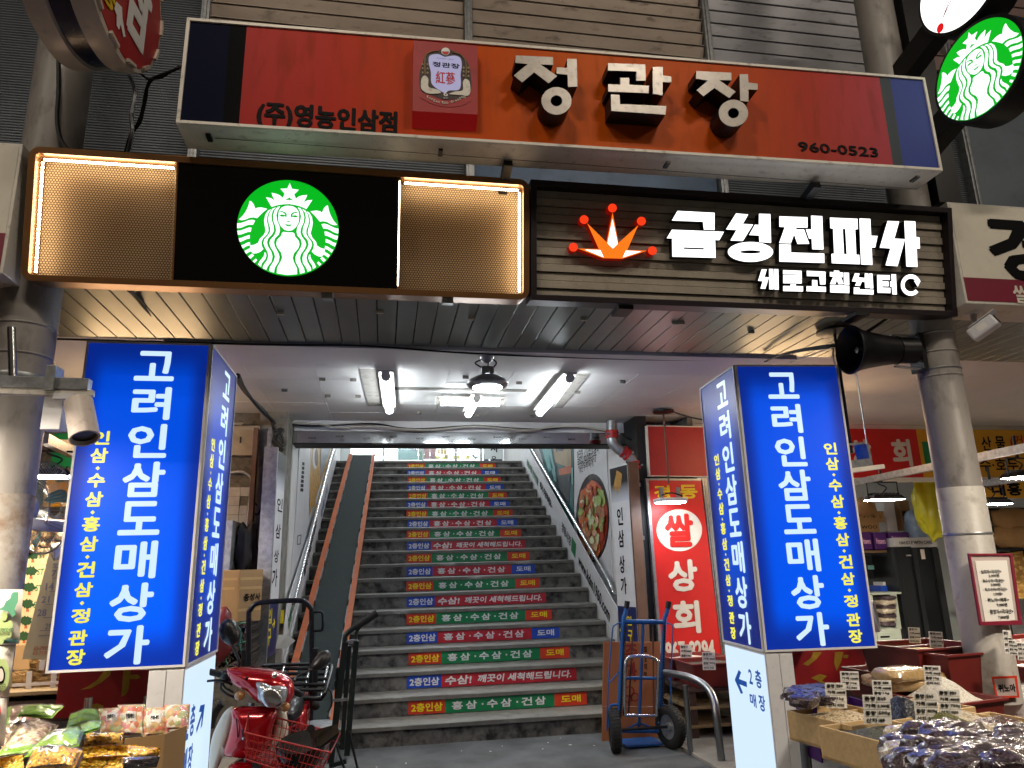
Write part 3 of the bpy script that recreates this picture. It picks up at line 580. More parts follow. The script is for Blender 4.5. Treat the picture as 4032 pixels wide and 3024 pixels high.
bx('cream_face', MT['cream'], nl, x1-2.48, x1-.015, -.003, 0, zm, zt4-.015, fr=P4); bx('crimson_band', MT['crimson'], nl, x1-2.48, x1-.015, -.003, 0, zb4+.02, zm, fr=P4)

# projecting round signs
def drum(nm, label, cx, cy, cz, r, th, side, yaw, rim, face_m, rel=0):
    t = thing(nm, label, 'sign', (cx, cy, cz-r)); U = Vector((math.sin(yaw)*0+math.cos(yaw), math.sin(yaw), 0))
    pl = Pl((cx, cy, cz), U); 
    return t, pl
# left: red ginseng drum seen from its right
yaw = math.radians(86); PLl = Pl((-1.32, 3.25, 4.42), (math.cos(yaw), math.sin(yaw), 0))
dl_ = thing('red_round_sign', 'old red round projecting sign with white rims at the top left', 'sign', (-1.5, 3.25, 4.0)); RR = .46
g('rim_white', 'c4b7a8', .3, var=.08, dirt=.35, ds=20, dcol=(.2,.17,.14)); g('drum_navy', '141d38', .25, dirt=.2, ds=14, dcol=(.02,.02,.03)); g('drum_red', '9d1218', .4, var=.08, dirt=.15, ds=14, dcol=(.1,.01,.01))
nn = PLl.D; c0_ = Vector((-1.32, 3.25, 4.42))
MB().lathe(c0_, [(RR-.03, -.003), (RR, 0), (RR+.004, .05), (RR, .105), (RR-.02, .11)], 64, nn).build('front_rim', MT['rim_white'], dl_, smooth=40)
MB().lathe(c0_, [(RR-.02, .105), (RR-.02, .215)], 64, nn).build('navy_band', MT['drum_navy'], dl_, smooth=40)
MB().lathe(c0_, [(RR-.02, .21), (RR, .215), (RR+.004, .26), (RR, .315), (0.01, .32)], 64, nn).build('back_rim', MT['rim_white'], dl_, smooth=40)
RF = RR-.022
MB(PLl).prism([(RF*math.cos(t*PI/8+.2)*(1+.01*(t % 2)), RF*math.sin(t*PI/8+.2)) for t in range(16)], -.006, .0).build('red_face', MT['drum_red'], dl_)
for t in range(14):
    an = t*2*PI/14; p = PLl.at(RF*math.cos(an), RF*math.sin(an), -.01); q = PLl.at(RF*math.cos(an+.2), RF*math.sin(an+.2), -.01)
    MB().beam(p, q, .016, .02, nn).build('clamp', MT['rim_white'], dl_)
for s, b in (('인', (-.30,-.02,-.02,.34)), ('삼', (.0,-.28,.3,.2))): text(PLl, s, b, MT['sticker_white'], dl_, -.010, .05)
for s, b in (('2', (-.3,-.16,-.2,-.02)), ('층', (-.24,-.33,-.08,-.18))): text(PLl, s, b, MT['yellow_ink'], dl_, -.010, .05)
MB(PLl).prism([(-.08,-.24),(-.02,-.22),(.0,-.27),(.05,-.33),(.03,-.35),(-.01,-.31),(-.02,-.35),(-.05,-.35),(-.06,-.3),(-.09,-.29)], -.011, None).build('pointing_hand', MT['sticker_white'], dl_)
MB().beam(c0_+nn*.1+Vector((0,.3,.3)), Vector((-1.89,4.0,4.75)), .06, .06).build('arm', MT['galv'], dl_)
# right: two dark drums facing left
yaw = math.radians(-84); cG = a('V', 1490, 918, Y=3.3)
for k, (nm, lab, cc) in enumerate((('green_logo_drum', 'round black drum sign with glowing green logo at the top right', cG), ('white_logo_drum', 'round black drum sign with white lit face at the top right corner', cG+Vector((-.0,0,.66))))):
    t = thing(nm, lab, 'sign', cc-Vector((0, 0, .4))); pl = Pl(cc, (math.cos(yaw), math.sin(yaw), 0)); R = .31
    MB().lathe(cc, [(R*.2, -.0), (R, -.0), (R+.012, .004), (R+.012, .2), (R*.9, .205), (.01, .21)], 64, pl.D).build('drum', MT['gloss_black'] if 0 else MT['black_plastic'], t, smooth=40)
    if k == 0: logo(pl, 0, 0, R-.012, t, .004)
    else:
        MB(pl).prism(ring(0, 0, R-.012, R-.012, 64), -.004, 0).build('lit_face', MT['letter_white'], t)
        lit('mark_red', 'e0161c', .9); MB(pl).prism([(.02,.0),(.14,.12),(-.02,.3),(-.16,.14)], -.006, None).build('mark', MT['mark_red'], t)
        MB(pl).prism(ring(-.18, -.2, .028, .032, 20), -.006, None).build('mark', MT['mark_red'], t)
        MB(pl).tube([(.0,-.006,.03),(-.15,-.006,-.15)], .0025, 5).tube([(.04,-.006,.02),(-.15,-.006,-.15)], .0025, 5).build('mark_line', MT['drum_red'], t)
    e = cc+pl.D*.1; MB().beam(e, Vector((3.57, 3.95, cc.z-.3)), .12, .16).build('arm', MT['black_metal'], t)
bx('mast', MT['black_metal'], None, 3.72, 3.9, 3.9, 4.05, 3.85, 5.9, label='flat black mast beside the right column carrying the round signs', cat='mast')
# ------------------------------------------------------------------ the rest of the street (opposite side and arcade roof, behind the camera)
g('far_wall', '5a554e', .8, var=.2)
bx('arcade_roof', MT['far_wall'], None, -16, 16, -9, 5, 9.0, 9.1, kind='structure')
bx('wall_opposite', MT['far_wall'], None, -16, 16, -6.2, -6, 0, 9, kind='structure')
bx('wall_side', MT['far_wall'], None, -16.2, -16, -6, 18, 0, 9, kind='structure'); bx('wall_end', MT['far_wall'], None, 16, 16.2, -6, 18, 0, 9, kind='structure')
def bay(x, y, z, r, lab, m, loc_top=None, group=None):
    t = thing('high_bay_lamp', lab, 'lamp', (x, y, z), group)
    mb = MB(); mb.lathe((x, y, z), [(r*.7, .012), (r*.93, .02), (r, .035), (r, .05), (r*.86, .07), (r*.5, .1), (r*.28, .11)], 40).build('housing', MT['galv'], t, smooth=35)
    mb = MB()
    for k in range(44):
        an = 2*PI*k/44; d = Vector((math.cos(an), math.sin(an), 0)); mb.beam(Vector((x,y,z+.026))+d*r*.72, Vector((x,y,z+.034))+d*r*.98, .004, .014)
    mb.build('fins', MT['galv'], t, kind='stuff')
    MB().lathe((x, y, z), [(.001, .0), (r*.5, .0), (r*.7, .010), (r*.7, .014)], 40).build('diffuser', m, t, smooth=40)
    MB().box(x-r*.3, x+r*.3, y-.04, y+.04, z+.108, z+.17).build('driver_box', MT['galv'], t, bev=.006)
    zt = loc_top or z+.5
    MB().tube(spl([(x, y, z+.17), (x+.01, y, z+.2), (x-.015, y, (z+.17+zt)/2), (x+.005, y, zt)], 4), .007, 6).build('chain', MT['galv'], t)
    MB().tube(spl([(x-.03, y, z+.16), (x-.09, y, z+.2), (x-.03, y+.01, z+.24), (x-.08, y, z+.27), (x, y, zt)], 5), .006, 6).tube(spl([(x+.04, y, z+.16), (x+.07, y, z+.21), (x+.0, y+.01, z+.26), (x, y, zt)], 5), .006, 6).build('cord', MT['cable'], t)
    MB().lathe((x, y, zt), [(.055, 0), (.05, -.02), (.02, -.045)], 20, cap=True).build('ceiling_rose', MT['galv'], t, smooth=40)
    return t
hb = a('E', 1735, 735, Y=5.15)
bay(hb.x, 5.15, hb.z, .155, 'round finned lamp hanging by cords from the white passage ceiling', MT['lamp_cool'], 3.03)
for i, (x, y) in enumerate(((-5.5, -1.5), (-1.2, -.2), (3.0, -.6), (7, -1.5))):  # unseen lamps added behind the camera to light the signs and stalls
    t = thing('added_street_lamp', 'long unseen lamp added under the arcade roof, %s' % ('far left', 'left of centre', 'right of centre', 'far right')[i], 'lamp', (x, y, 7.6), 'unseen arcade lamps added over the street')
    bx('housing', MT['galv'], t, x-.65, x+.65, y-.13, y+.13, 7.64, 7.72); bx('diffuser', MT['lamp_warm'], t, x-.62, x+.62, y-.1, y+.1, 7.6, 7.638); MB().cyl((x, y, 7.72), (x, y, 9), .015, 8).build('hanger', MT['galv'], t)
# tube lights
g('tube_end', 'cfcac2', .5)
def tubel(p, q, r, lab):
    p, q = Vector(p), Vector(q); d = (q-p).normalized(); t = thing('tube_light', lab, 'lamp', (p+q)/2, 'tube lights on the passage ceiling')
    s = d.cross(Vector((0,0,1)))
    MB().beam(p+Vector((0,0,.038)), q+Vector((0,0,.038)), r*3.2, .012).build('base', MT['tube_end'], t)
    MB().cyl(p+d*.05, q-d*.05, r, 14).build('diffuser', MT['lamp_white'], t, smooth=50)
    for e, s_ in ((p, 1), (q, -1)): MB().cyl(e, e+d*.05*s_, r*1.04, 14).build('end_cap', MT['tube_end'], t, smooth=50)
    return t
tubel((-.01, 5.5, 2.965), (.03, 6.82, 2.965), .036, 'single tube light on the left of the passage ceiling beside a grimy strip')
tubel((1.46, 5.45, 2.965), (1.5, 6.86, 2.965), .036, 'single tube light on the right of the passage ceiling beside a grimy strip')
tubel((.44, 6.44, 2.975), (1.08, 6.44, 2.975), .032, 'crosswise tube light behind the round lamp on the passage ceiling')
tubel((.78, 6.07, 2.93), (.78, 6.8, 2.93), .032, 'short tube light crossing over another one behind the round lamp')
# cables on the ceiling and fascia
def cab(nm, lab, P, r=.006, m='cable', k=1, n=6, par=None):
    o = None; mb = MB()
    for j in range(k): mb.tube(spl([Vector(p)+Vector((rnd.uniform(-1,1),rnd.uniform(-1,1),rnd.uniform(-1,1)))*r*1.6*(j > 0) for p in P], n), r, 5)
    o = mb.build(nm, MT[m], par); 
    if par is None: o['label'] = lab; o['category'] = 'cable'
    return o
cab('cable_bundle', 'dark bundle of cables hanging in front of the metal soffit above the left blue sign', [a('D',945,78,Y=3.95), a('D',1010,150,Y=4.2), a('D',1120,280,Y=4.6), a('D',1230,385,Y=4.95), a('D',1380,440,Y=5.05), a('D',1560,460,Y=5.1)], .007, k=5)
cab('cable_bundle', 'dark cables running down the ceiling edge behind the left blue sign', [a('D',1715,700,Y=5.0), a('D',1790,830,Y=5.6), a('D',1900,950,Y=6.4), a('D',1990,1030,Y=7.2), a('a',350,120,Y=7.4), a('a',390,200,Y=7.45)], .01, k=5)
cab('fascia_cable', 'pale cables sagging along the fascia above the steel strip', [a('a',60,105,Y=7.3), a('a',200,100,Y=7.4), a('a',330,95,Y=7.55), a('E',560,965,Y=7.6), a('E',760,995,Y=7.6), a('E',960,985,Y=7.6), a('E',1300,1010,Y=7.6), a('E',1650,988,Y=7.6), a('E',2000,1010,Y=7.6), a('G',300,1075,Y=7.6), a('G',500,1070,Y=7.6), a('G',720,1090,Y=7.6)], .009, 'cable_white', k=2)
cab('fascia_cable', 'thin dark cables sagging along the fascia above the steel strip', [a('E',360,960,Y=7.62), a('E',560,980,Y=7.62), a('E',950,970,Y=7.62), a('E',1250,1000,Y=7.62), a('E',1650,980,Y=7.62), a('G',200,1090,Y=7.62), a('G',470,1075,Y=7.62), a('G',720,1100,Y=7.62)], .006, k=2)
cab('cable_cluster', 'tangle of dark and white cables above the right blue sign', [a('H',150,595,Y=5.0), a('H',250,550,Y=4.8), a('H',400,520,Y=4.6), a('H',600,490,Y=4.3), a('H',750,450,Y=4.2), a('H',900,370,Y=4.1), a('H',1060,262,Y=4.0)], .007, k=4)
cab('white_cable', 'white cable drooping behind the horn speaker', [a('H',330,600,Y=4.9), a('H',450,560,Y=4.7), a('H',560,520,Y=4.5), a('H',640,500,Y=4.2), a('H',640,560,Y=4.0), a('H',665,640,Y=4.0)], .006, 'cable_white')
cab('black_cable', 'black cable running down the left column behind the red round sign', [a('A',318,330,Y=3.83), a('A',318,500,Y=3.83), a('A',310,650,Y=3.83), a('A',330,760,Y=3.83), a('A',385,835,Y=3.83)], .012)
cab('dead_vine', 'tangled dead cables and twigs hanging beside the red round sign', [a('A',985,368,Y=3.6), a('A',880,415,Y=3.7), a('A',815,440,Y=3.8), a('A',790,520,Y=3.9), a('A',760,640,Y=4.0), a('A',715,740,Y=4.1), a('A',680,850,Y=4.2)], .006, k=4)
cab('dead_vine', 'thick pale conduit hanging under the red round sign', [a('A',700,400,Y=3.9), a('A',735,500,Y=4), a('A',715,620,Y=4), a('A',720,720,Y=4), a('A',690,860,Y=4.1)], .012, 'galv')
cab('thin_wire', 'thin twisted wire from the red round sign to the orange sign', [a('A',740,380,Y=3.6), a('A',800,430,Y=3.7), a('A',830,430,Y=3.7)], .004, k=2)

# ------------------------------------------------------------------ blue sign boxes on pedestals
def edge_fall_y(n, tc):  # side faces: backlight falloff at the edges painted into the glow
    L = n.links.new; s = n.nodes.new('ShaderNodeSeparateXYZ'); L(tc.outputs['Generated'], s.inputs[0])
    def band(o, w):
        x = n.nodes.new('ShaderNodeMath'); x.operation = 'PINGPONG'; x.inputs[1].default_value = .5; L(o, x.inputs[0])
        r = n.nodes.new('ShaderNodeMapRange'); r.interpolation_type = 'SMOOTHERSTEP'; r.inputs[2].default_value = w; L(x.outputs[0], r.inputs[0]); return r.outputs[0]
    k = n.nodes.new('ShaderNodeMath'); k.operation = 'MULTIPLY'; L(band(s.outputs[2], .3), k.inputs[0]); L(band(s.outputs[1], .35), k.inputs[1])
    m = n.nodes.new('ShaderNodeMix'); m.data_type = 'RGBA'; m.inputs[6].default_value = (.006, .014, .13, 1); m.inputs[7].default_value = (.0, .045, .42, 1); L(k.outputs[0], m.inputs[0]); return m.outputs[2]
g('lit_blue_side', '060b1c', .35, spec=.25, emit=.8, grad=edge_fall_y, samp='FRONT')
Pf = Pl((0, 4.2, 0)); FT, FB = 1349, 2640
vT = Pf.uv('f', 600, FT)[1]; vB = Pf.uv('f', 455, FB-2)[1]; uL = Pf.uv('f', 181, 2649)[0]; uR = Pf.uv('f', 729, 2628)[0]; HT = vT-vB
MAIN = [('고',552,700,1385,1500),('려',544,689,1526,1652),('인',525,673,1672,1801),('삼',504,662,1821,1954),('도',484,639,1977,2103),('매',469,627,2134,2273),('상',450,613,2300,2442),('가',429,594,2469,2610)]
SM = [('인',1698,1752),('삼',1764,1823),('·',1838,1850),('수',1864,1920),('삼',1935,1995),('·',2011,2023),('홍',2033,2093),('삼',2110,2170),('·',2186,2198),('건',2210,2273),('삼',2291,2349),('·',2367,2379),('정',2394,2452),('관',2478,2539),('장',2554,2617)]
MV = []
for ch, x0, x1, y0, y1 in MAIN:
    p, q = Pf.uv('f', x0, y0), Pf.uv('f', x1, y1); MV.append((ch, (vT-p[1])/HT, (vT-q[1])/HT, (q[0]-p[0])*0+Pf.uv('f',x1,(y0+y1)/2)[0]-Pf.uv('f',x0,(y0+y1)/2)[0]))
SV = []
for ch, y0, y1 in SM:
    xc = 452-(y0-1700)*.118; SV.append((ch, (vT-Pf.uv('f', xc, y0)[1])/HT, (vT-Pf.uv('f', xc, y1)[1])/HT))
def face(pl, u0, u1, z0, z1, cm, cs_, par, mat_, wm=1, ws=.088):
    bx('blue_face', MT[mat_], par, u0+.012, u1-.012, -.004, 0, z0+.012, z1-.012, fr=pl)
    MB(pl).prism([[(u0,z0),(u1,z0),(u1,z1),(u0,z1)],[(u0+.012,z0+.012),(u1-.012,z0+.012),(u1-.012,z1-.012),(u0+.012,z1-.012)]], -.010, 0).build('trim', MT['white_paint'], par)
    c = u0+(u1-u0)*cm; h = z1-z0
    for ch, a_, b_2, w in MV: mb = MB(pl); put(mb, ch, (c-w*wm*.53, z1-h*b_2-.004, c+w*wm*.53, z1-h*a_+.004), -.0055, .036); mb.build('large_letter', MT['box_white'], par)
    mb = MB(pl); c = u0+(u1-u0)*cs_
    for ch, a_, b_2 in SV:
        w = ws if ch != '·' else .02
        if ch == '·': zc = z1-h*(a_+b_2)/2; mb.prism([(c-.011,zc),(c,zc-.011),(c+.011,zc),(c,zc+.011)], -.006, None)
        else: put(mb, ch, (c-w/2, z1-h*b_2, c+w/2, z1-h*a_), -.0055, .045)
    mb.build('small_lettering', MT['box_yellow'], par)
# left
b1 = thing('blue_sign_tower', 'tall blue lit sign box on a narrow white pedestal left of the stairs', 'sign', ((uL+uR)/2, 4.45, 0))
PsL = Pl((uR, 4.2, 0), (0, 1, 0)); dL = PsL.uv('f', 929, 1470)[0]
MB().box(uL+.002, uR-.002, 4.201, 4.2+dL, vB+.002, vT-.002).build('case', MT['white_paint'], b1)
bx('blue_face', MT['lit_blue'], b1, uL+.01, uR-.01, dL+.2-.2+.001, dL+.004, vB+.01, vT-.01, fr=Pf); bx('blue_face', MT['lit_blue_side'], b1, uL-.002, uL+.001, .01, dL-.01, vB+.01, vT-.01, fr=Pf)  # unseen back and outer glowing faces, added to throw blue on the soffit
face(Pf, uL, uR, vB, vT, .56, .2, b1, 'lit_blue'); face(PsL, .002, dL, vB, vT, .62, .28, b1, 'lit_blue_side', .9, .085)
def ped(par, P_front, P_side, w, dep, zt, left):
    s0 = (0, dep) if left else (-dep, 0)
    bx('pedestal_body', MT['white_paint'], par, (-w if left else 0)+.001, (0 if left else w)-.001, .002, dep-.002, 0, zt-.004, fr=P_front)
    e = .0 if left else 0
    fw = (-w, 0) if left else (0, w)
    mid = (fw[0]+fw[1])/2
    bx('door_panel', MT['white_paint'], par, fw[0]+.003, mid-.0015, -.004, .001, .01, zt-.012, fr=P_front, bev=.002)
    bx('door_panel', MT['white_paint'], par, mid+.0015, fw[1]-.003, -.004, .001, .01, zt-.012, fr=P_front, bev=.002)
    MB(P_front).box(mid-.02, mid+.02, -.008, -.003, zt-.26, zt-.235).build('latch', MT['galv'], par, bev=.002)
    bx('lit_panel', MT['pale_lit'], par, s0[0]+.012, s0[1]-.012, -.003, .0, .02, zt-.02, fr=P_side)
ped(b1, Pl((uR, 4.2, 0)), PsL, .175, dL, vB, True)
mb = MB(PsL)
bb = lambda pl, c, x0, y0, x1, y1: bxc(pl, c, x0, y0, x1, y1)
put(mb, '2', (.085,.66,.16,.82), -.004, .03); put(mb, '층', (.18,.66,.28,.82), -.004, .03); put(mb, '매', (.085,.47,.17,.62), -.004, .03); put(mb, '장', (.19,.47,.29,.62), -.004, .03)
mb.build('pedestal_lettering', MT['ink_lit_blue'], b1)
def arrow(pl, x, z, s, ang, m, par, d=-.0045, nm='arrow'):
    c, si = math.cos(ang), math.sin(ang); P = [(-1,0.16),(-1,-.16),(.2,-.16),(-.25,-.62),(.12,-.72),(.95,0),(.12,.72),(-.25,.62),(.2,.16)]
    return MB(pl).prism([(x+s*(c*u-si*v), z+s*(si*u+c*v)) for u, v in P], d, None).build(nm, m, par)
arrow(PsL, .42, .72, .1, math.radians(35), MT['ink_lit_blue'], b1)
# right, turned slightly
yr = math.radians(4.6); cR_ = a('f', 2892, 1437, Y=4.2); cB_ = a('f', 3019.6, 2567.5, Y=4.2)
U_ = Vector((math.cos(yr), -math.sin(yr), 0)); PfR = Pl((cR_.x, 4.2, 0), U_); PsR = Pl((cR_.x, 4.2, 0), (-math.sin(yr), -math.cos(yr), 0))
wR = PfR.uv('f', 3452, 2550)[0]; zTR, zBR = cR_.z, cB_.z; dR = -PsR.uv('f', 2759.5, 1532)[0]
print('boxes', uL, uR, vB, vT, dL, '|', cR_.x, wR, zBR, zTR, dR)
b2 = thing('blue_sign_tower', 'tall blue lit sign box on a narrow white pedestal right of the stairs', 'sign', (cR_.x+wR/2, 4.4, 0))
MB(PfR).box(.002, wR-.002, .002, dR, zBR+.002, zTR-.002).build('case', MT['white_paint'], b2)
bx('blue_face', MT['lit_blue'], b2, .01, wR-.01, dR+.001, dR+.004, zBR+.01, zTR-.01, fr=PfR); bx('blue_face', MT['lit_blue_side'], b2, wR-.001, wR+.002, .01, dR-.01, zBR+.01, zTR-.01, fr=PfR)  # glowing back and outer faces added here too, out of view
face(PfR, 0, wR, zBR, zTR, .44, .82, b2, 'lit_blue'); face(PsR, -dR, -.002, zBR, zTR, .62, .3, b2, 'lit_blue_side', .9, .085)
ped(b2, PfR, PsR, .17, dR, zBR, False)
mb = MB(PsR)
for s, x0, y0, x1, y1 in (('2',878,1128,905,1215),('층',912,1130,955,1240),('매',885,1255,925,1340),('장',932,1262,975,1365)): put(mb, s, bxc(PsR, 'L', x0, y0, x1, y1), -.004, .03)
mb.build('pedestal_lettering', MT['ink_lit_blue'], b2)
ar = PsR.uv('L', 838, 1200); arrow(PsR, ar[0], ar[1], .1, PI, MT['ink_lit_blue'], b2)

# ------------------------------------------------------------------ stair stickers
RX = {2:2310,3:2269.5,4:2241,5:2202,6:2173,7:2150,8:2124,9:2106,10:2085,11:2069,12:2051,13:2035.5,14:2018,15:2004,16:1995,17:1983,18:1972,19:1961,20:1951}
LX = {2:1608,3:1602,4:1609,5:1601,6:1601,7:1601,8:1600,9:1601,10:1601,11:1602,12:1601,13:1604,14:1600,15:1600,16:1605,17:1603,18:1604,19:1602,20:1603}
ORD = ['second','third','fourth','fifth','sixth','seventh','eighth','ninth','tenth','eleventh','twelfth','thirteenth','fourteenth','fifteenth','sixteenth','seventeenth','eighteenth','nineteenth','topmost']
for s in range(2, 21):
    y = Y1+(s-1)*TR+.019; z0 = (s-1)*RI+.012; z1 = s*RI-.048; pl = Pl((0, y, 0)); py = 2860-(s-1)*40
    zc = (z0+z1)/2
    def ux(px):
        lo, hi = -1.0, 3.0
        for _ in range(30):
            m_ = (lo+hi)/2; v = Vector((m_, y, zc))-CAM; X_ = 2016+F*v.dot(RT)/v.dot(FW)
            lo, hi = (m_, hi) if X_ < px else (lo, m_)
        return lo
    u0, u1 = ux(LX[s]), ux(RX[s]); B = s in (3, 7, 11); blue = s in (3, 5, 7, 9, 11, 13, 15, 17, 19)
    lab = 'sticker strip on the %s riser from the bottom, %s' % (ORD[s-2], 'blue and red with slanted white lettering' if B else 'blue, red and blue' if blue else 'red, green and red')
    if s == 20: lab = 'sticker strip on the topmost riser, red, green and red, half hidden'
    t = thing('riser_sticker', lab, 'sticker', ((u0+u1)/2, y, z0), 'sticker strips on the stair risers')
    w = u1-u0; cutp = [0, .198, 1] if B else [0, .198, .813, 1]
    cols = ['seg_blue', 'seg_crimson'] if B else (['seg_blue', 'seg_crimson', 'seg_blue'] if blue else ['seg_red', 'seg_green', 'seg_red'])
    for k in range(len(cols)): bx('colour_panel', MT[cols[k]], t, u0+w*cutp[k], u0+w*cutp[k+1], -.001, .0005, z0-(.004 if k else 0), z1-(.004 if k == 2 else 0), fr=pl)
    h = z1-z0; tc_ = 'sticker_white' if blue else 'sticker_yellow'
    text(pl, '2층인삼', (u0+w*.015, z0+h*.16, u0+w*.185, z1-h*.16), MT[tc_], t, -.0022, .04)
    if B:
        text(pl, '수삼!', (u0+w*.215, z0+h*.12, u0+w*.375, z1-h*.14), MT['sticker_white'], t, -.0022, .05, shear=.12)
        text(pl, '깨끗이 세척해드립니다.', (u0+w*.405, z0+h*.18, u0+w*.975, z1-h*.16), MT['sticker_white'], t, -.0022, .045, shear=.18)
    else:
        mb = MB(pl); A0, A1 = u0+w*.235, u0+w*.78; cw_ = (A1-A0)/7.6; x = A0
        for ch in '홍삼·수삼·건삼':
            if ch == '·': mb.box(x+cw_*.22-.008, x+cw_*.22+.008, -.0035, -.0022, (z0+z1)/2-.008, (z0+z1)/2+.008); x += cw_*.55
            else: put(mb, ch, (x, z0+h*.17, x+cw_*.86, z1-h*.17), -.0022, .055); x += cw_*1.08
        mb.build('lettering', MT['sticker_white'], t)
        text(pl, '도매', (u0+w*.85, z0+h*.2, u0+w*.965, z1-h*.2), MT[tc_], t, -.0022, .05)
# ------------------------------------------------------------------ conveyor ramp
cv = thing('conveyor_ramp', 'goods conveyor with dark green belt between orange rails beside the left of the stairs', 'conveyor', (-.6, 7, 0))
g('belt', '1d2b29', .75, var=.12, vs=3, dirt=.3, ds=20, dcol=(.1,.11,.1)); g('orange_rail', 'c2673a', .5, var=.1, vs=6, dirt=.35, ds=14, dcol=(.15,.07,.04))
A0, A1, B0, B1 = Vector((-.80,6.75,.24)), Vector((-.44,6.75,.24)), Vector((-.60,13.6,3.57)), Vector((-.25,13.6,3.57))
upv = Vector((0, -.437, .9))
def slab(mb, p, q, r, s, th): mb.hexa([v-upv*th for v in (p, q, r, s)], [p, q, r, s]); return mb
slab(MB(), A0, A1, B1, B0, .03).build('belt', MT['belt'], cv)
slab(MB(), A0-upv*.035, A1-upv*.035, B1-upv*.035, B0-upv*.035, .07).build('bed', MT['galv'], cv)
for p, q, sgn in ((A0, B0, -1), (A1, B1, 1)):
    e = Vector((sgn*.012, 0, 0)); w = Vector((sgn*.075, 0, 0))
    slab(MB(), p+upv*.03+(e if sgn > 0 else w), p+upv*.03+(w if sgn > 0 else e), q+upv*.03+(w if sgn > 0 else e)*.8, q+upv*.03+(e if sgn > 0 else w), .05).build('side_rail', MT['orange_rail'], cv)
    n_ = 15
    for k in range(n_):
        r_ = p.lerp(q, (k+.5)/n_); c = r_+upv*.0+Vector((sgn*.006, 0, 0)); d = (q-p).normalized()*.18
        MB().beam(c-d, c+d, .012, .05, upv).build('guard_strip', MT['galv'], cv)
MB().box(-.86, -.36, 6.5, 6.78, .0, .22).build('foot_box', MT['galv'], cv, bev=.01); MB().box(-.87, -.35, 6.48, 6.9, .222, .25).build('foot_plate', MT['orange_rail'], cv)
for k in range(7): MB().cyl((-.84, 6.5+k*.05, .262), (-.38, 6.5+k*.05, .262), .014, 10).build('roller', MT['galv'], cv, smooth=40)
MB().cyl((-.65, 13.62, 3.55), (-.23, 13.62, 3.55), .035, 16).build('end_roller', MT['belt'], cv, smooth=40)
for y, z in ((8.5, .9), (10.5, 1.87), (12.3, 2.75)): MB().box(-.6, -.56, y, y+.04, z-.5, z+.05).build('support', MT['galv'], cv)

# ------------------------------------------------------------------ stair sides: banners, rails, posters
al = math.atan(.5275); ca_, sa_ = math.cos(al), math.sin(al)
ub_ = Vector((-.10, -5.83, -2.866)).normalized(); PB = Pl((2.502, 7.93, .68), ub_, Vector((0, 0, 1))-ub_*ub_.z); PBL = Pl((-.905, 8.4, .9), (0, ca_, sa_), (0, -sa_, ca_))
br_ = thing('stair_banner', 'white banner with black web address on the right stair stringer', 'banner', (SX1-.02, 10.5, 1.0))
q = PB.pts('K', [(690,130),(1165,1035),(1170,880),(720,68)]); MB(PB).prism(q, -.003, .01).build('panel', MT['white_paint'], br_)
def run(pl, s, c, x0, y0, x1, y1, h, m, par, b=.035, off=0):
    p, q_ = pl.uv(c, x0, y0), pl.uv(c, x1, y1); u0, u1 = min(p[0], q_[0]), max(p[0], q_[0]); v = (p[1]+q_[1])/2
    return text(pl, s, (u0, v-h/2+off, u1, v+h/2+off), MT[m], par, -.006, b)
run(PB, 'www.kdm1960.com', 'K', 975, 655, 1132, 905, .15, 'ink', br_, .03, .035)
run(PB, '경동시장', 'K', 893, 470, 940, 540, .14, 'ink', br_, .02); run(PB, '에서 주문하세요~', 'K', 786, 268, 848, 360, .13, 'ink', br_); run(PB, '경동시장 온라인몰', 'K', 722, 150, 778, 250, .13, 'green_ink', br_)
q = PB.uv('K', 952, 570); bx('green_badge', MT['green_ink'], br_, q[0]-.12, q[0]+.12, -.006, -.004, q[1]-.1, q[1]+.1, fr=PB)
bl_ = thing('stair_banner', 'white banner with green and black lettering on the left stair stringer', 'banner', (SX0+.02, 10.5, 1.2))
q = [PBL.uv(c, x, y) for c, x, y in (('a',405,1360),('N',445,1327),('N',722,240),('N',716,150),('a',425,1175))]; MB(PBL).prism(q, -.003, .01).build('panel', MT['white_paint'], bl_)
run(PBL, '경동시장 온라인', 'a', 425, 1300, 500, 1010, .14, 'green_ink', bl_); run(PBL, '에서 주문하세요~', 'a', 520, 960, 600, 700, .13, 'ink', bl_); run(PBL, '경동시장', 'a', 622, 620, 662, 500, .12, 'blue_ink', bl_, .02)
def rail(lab, P, side):
    t = thing('handrail', lab, 'handrail', P[0]); MB().tube(spl(P, 6), .024, 12).build('tube', MT['chrome'], t, smooth=60)
    for k in (1, 2): p = Vector(P[k]).lerp(Vector(P[-2]), .15+.3*k); MB().tube([p, p+Vector((0,0,-.06)), p+Vector((side*.055,0,-.07))], .009, 8).build('bracket', MT['chrome'], t, smooth=60)
    return t
xr = SX1-.06
rail('shiny steel handrail on the right wall above the stair banner', [(xr+.05, 8.28, 1.16), (xr, 8.26, 1.17), (xr, 8.32, 1.24), (xr, 8.6, 1.42), (xr, 10, 2.17), (xr, 13.4, 3.98)], 1)
xl = SX0+.06
rail('shiny steel handrail on the left wall above the stair banner', [(xl-.05, 7.8, 1.2), (xl, 7.85, 1.2), (xl, 8.0, 1.27), (xl, 8.6, 1.58), (xl, 11, 2.8), (xl, 14.2, 4.3)], -1)
for y, z, s in ((8.6,1.3,1),(10,2.02,1),): pass
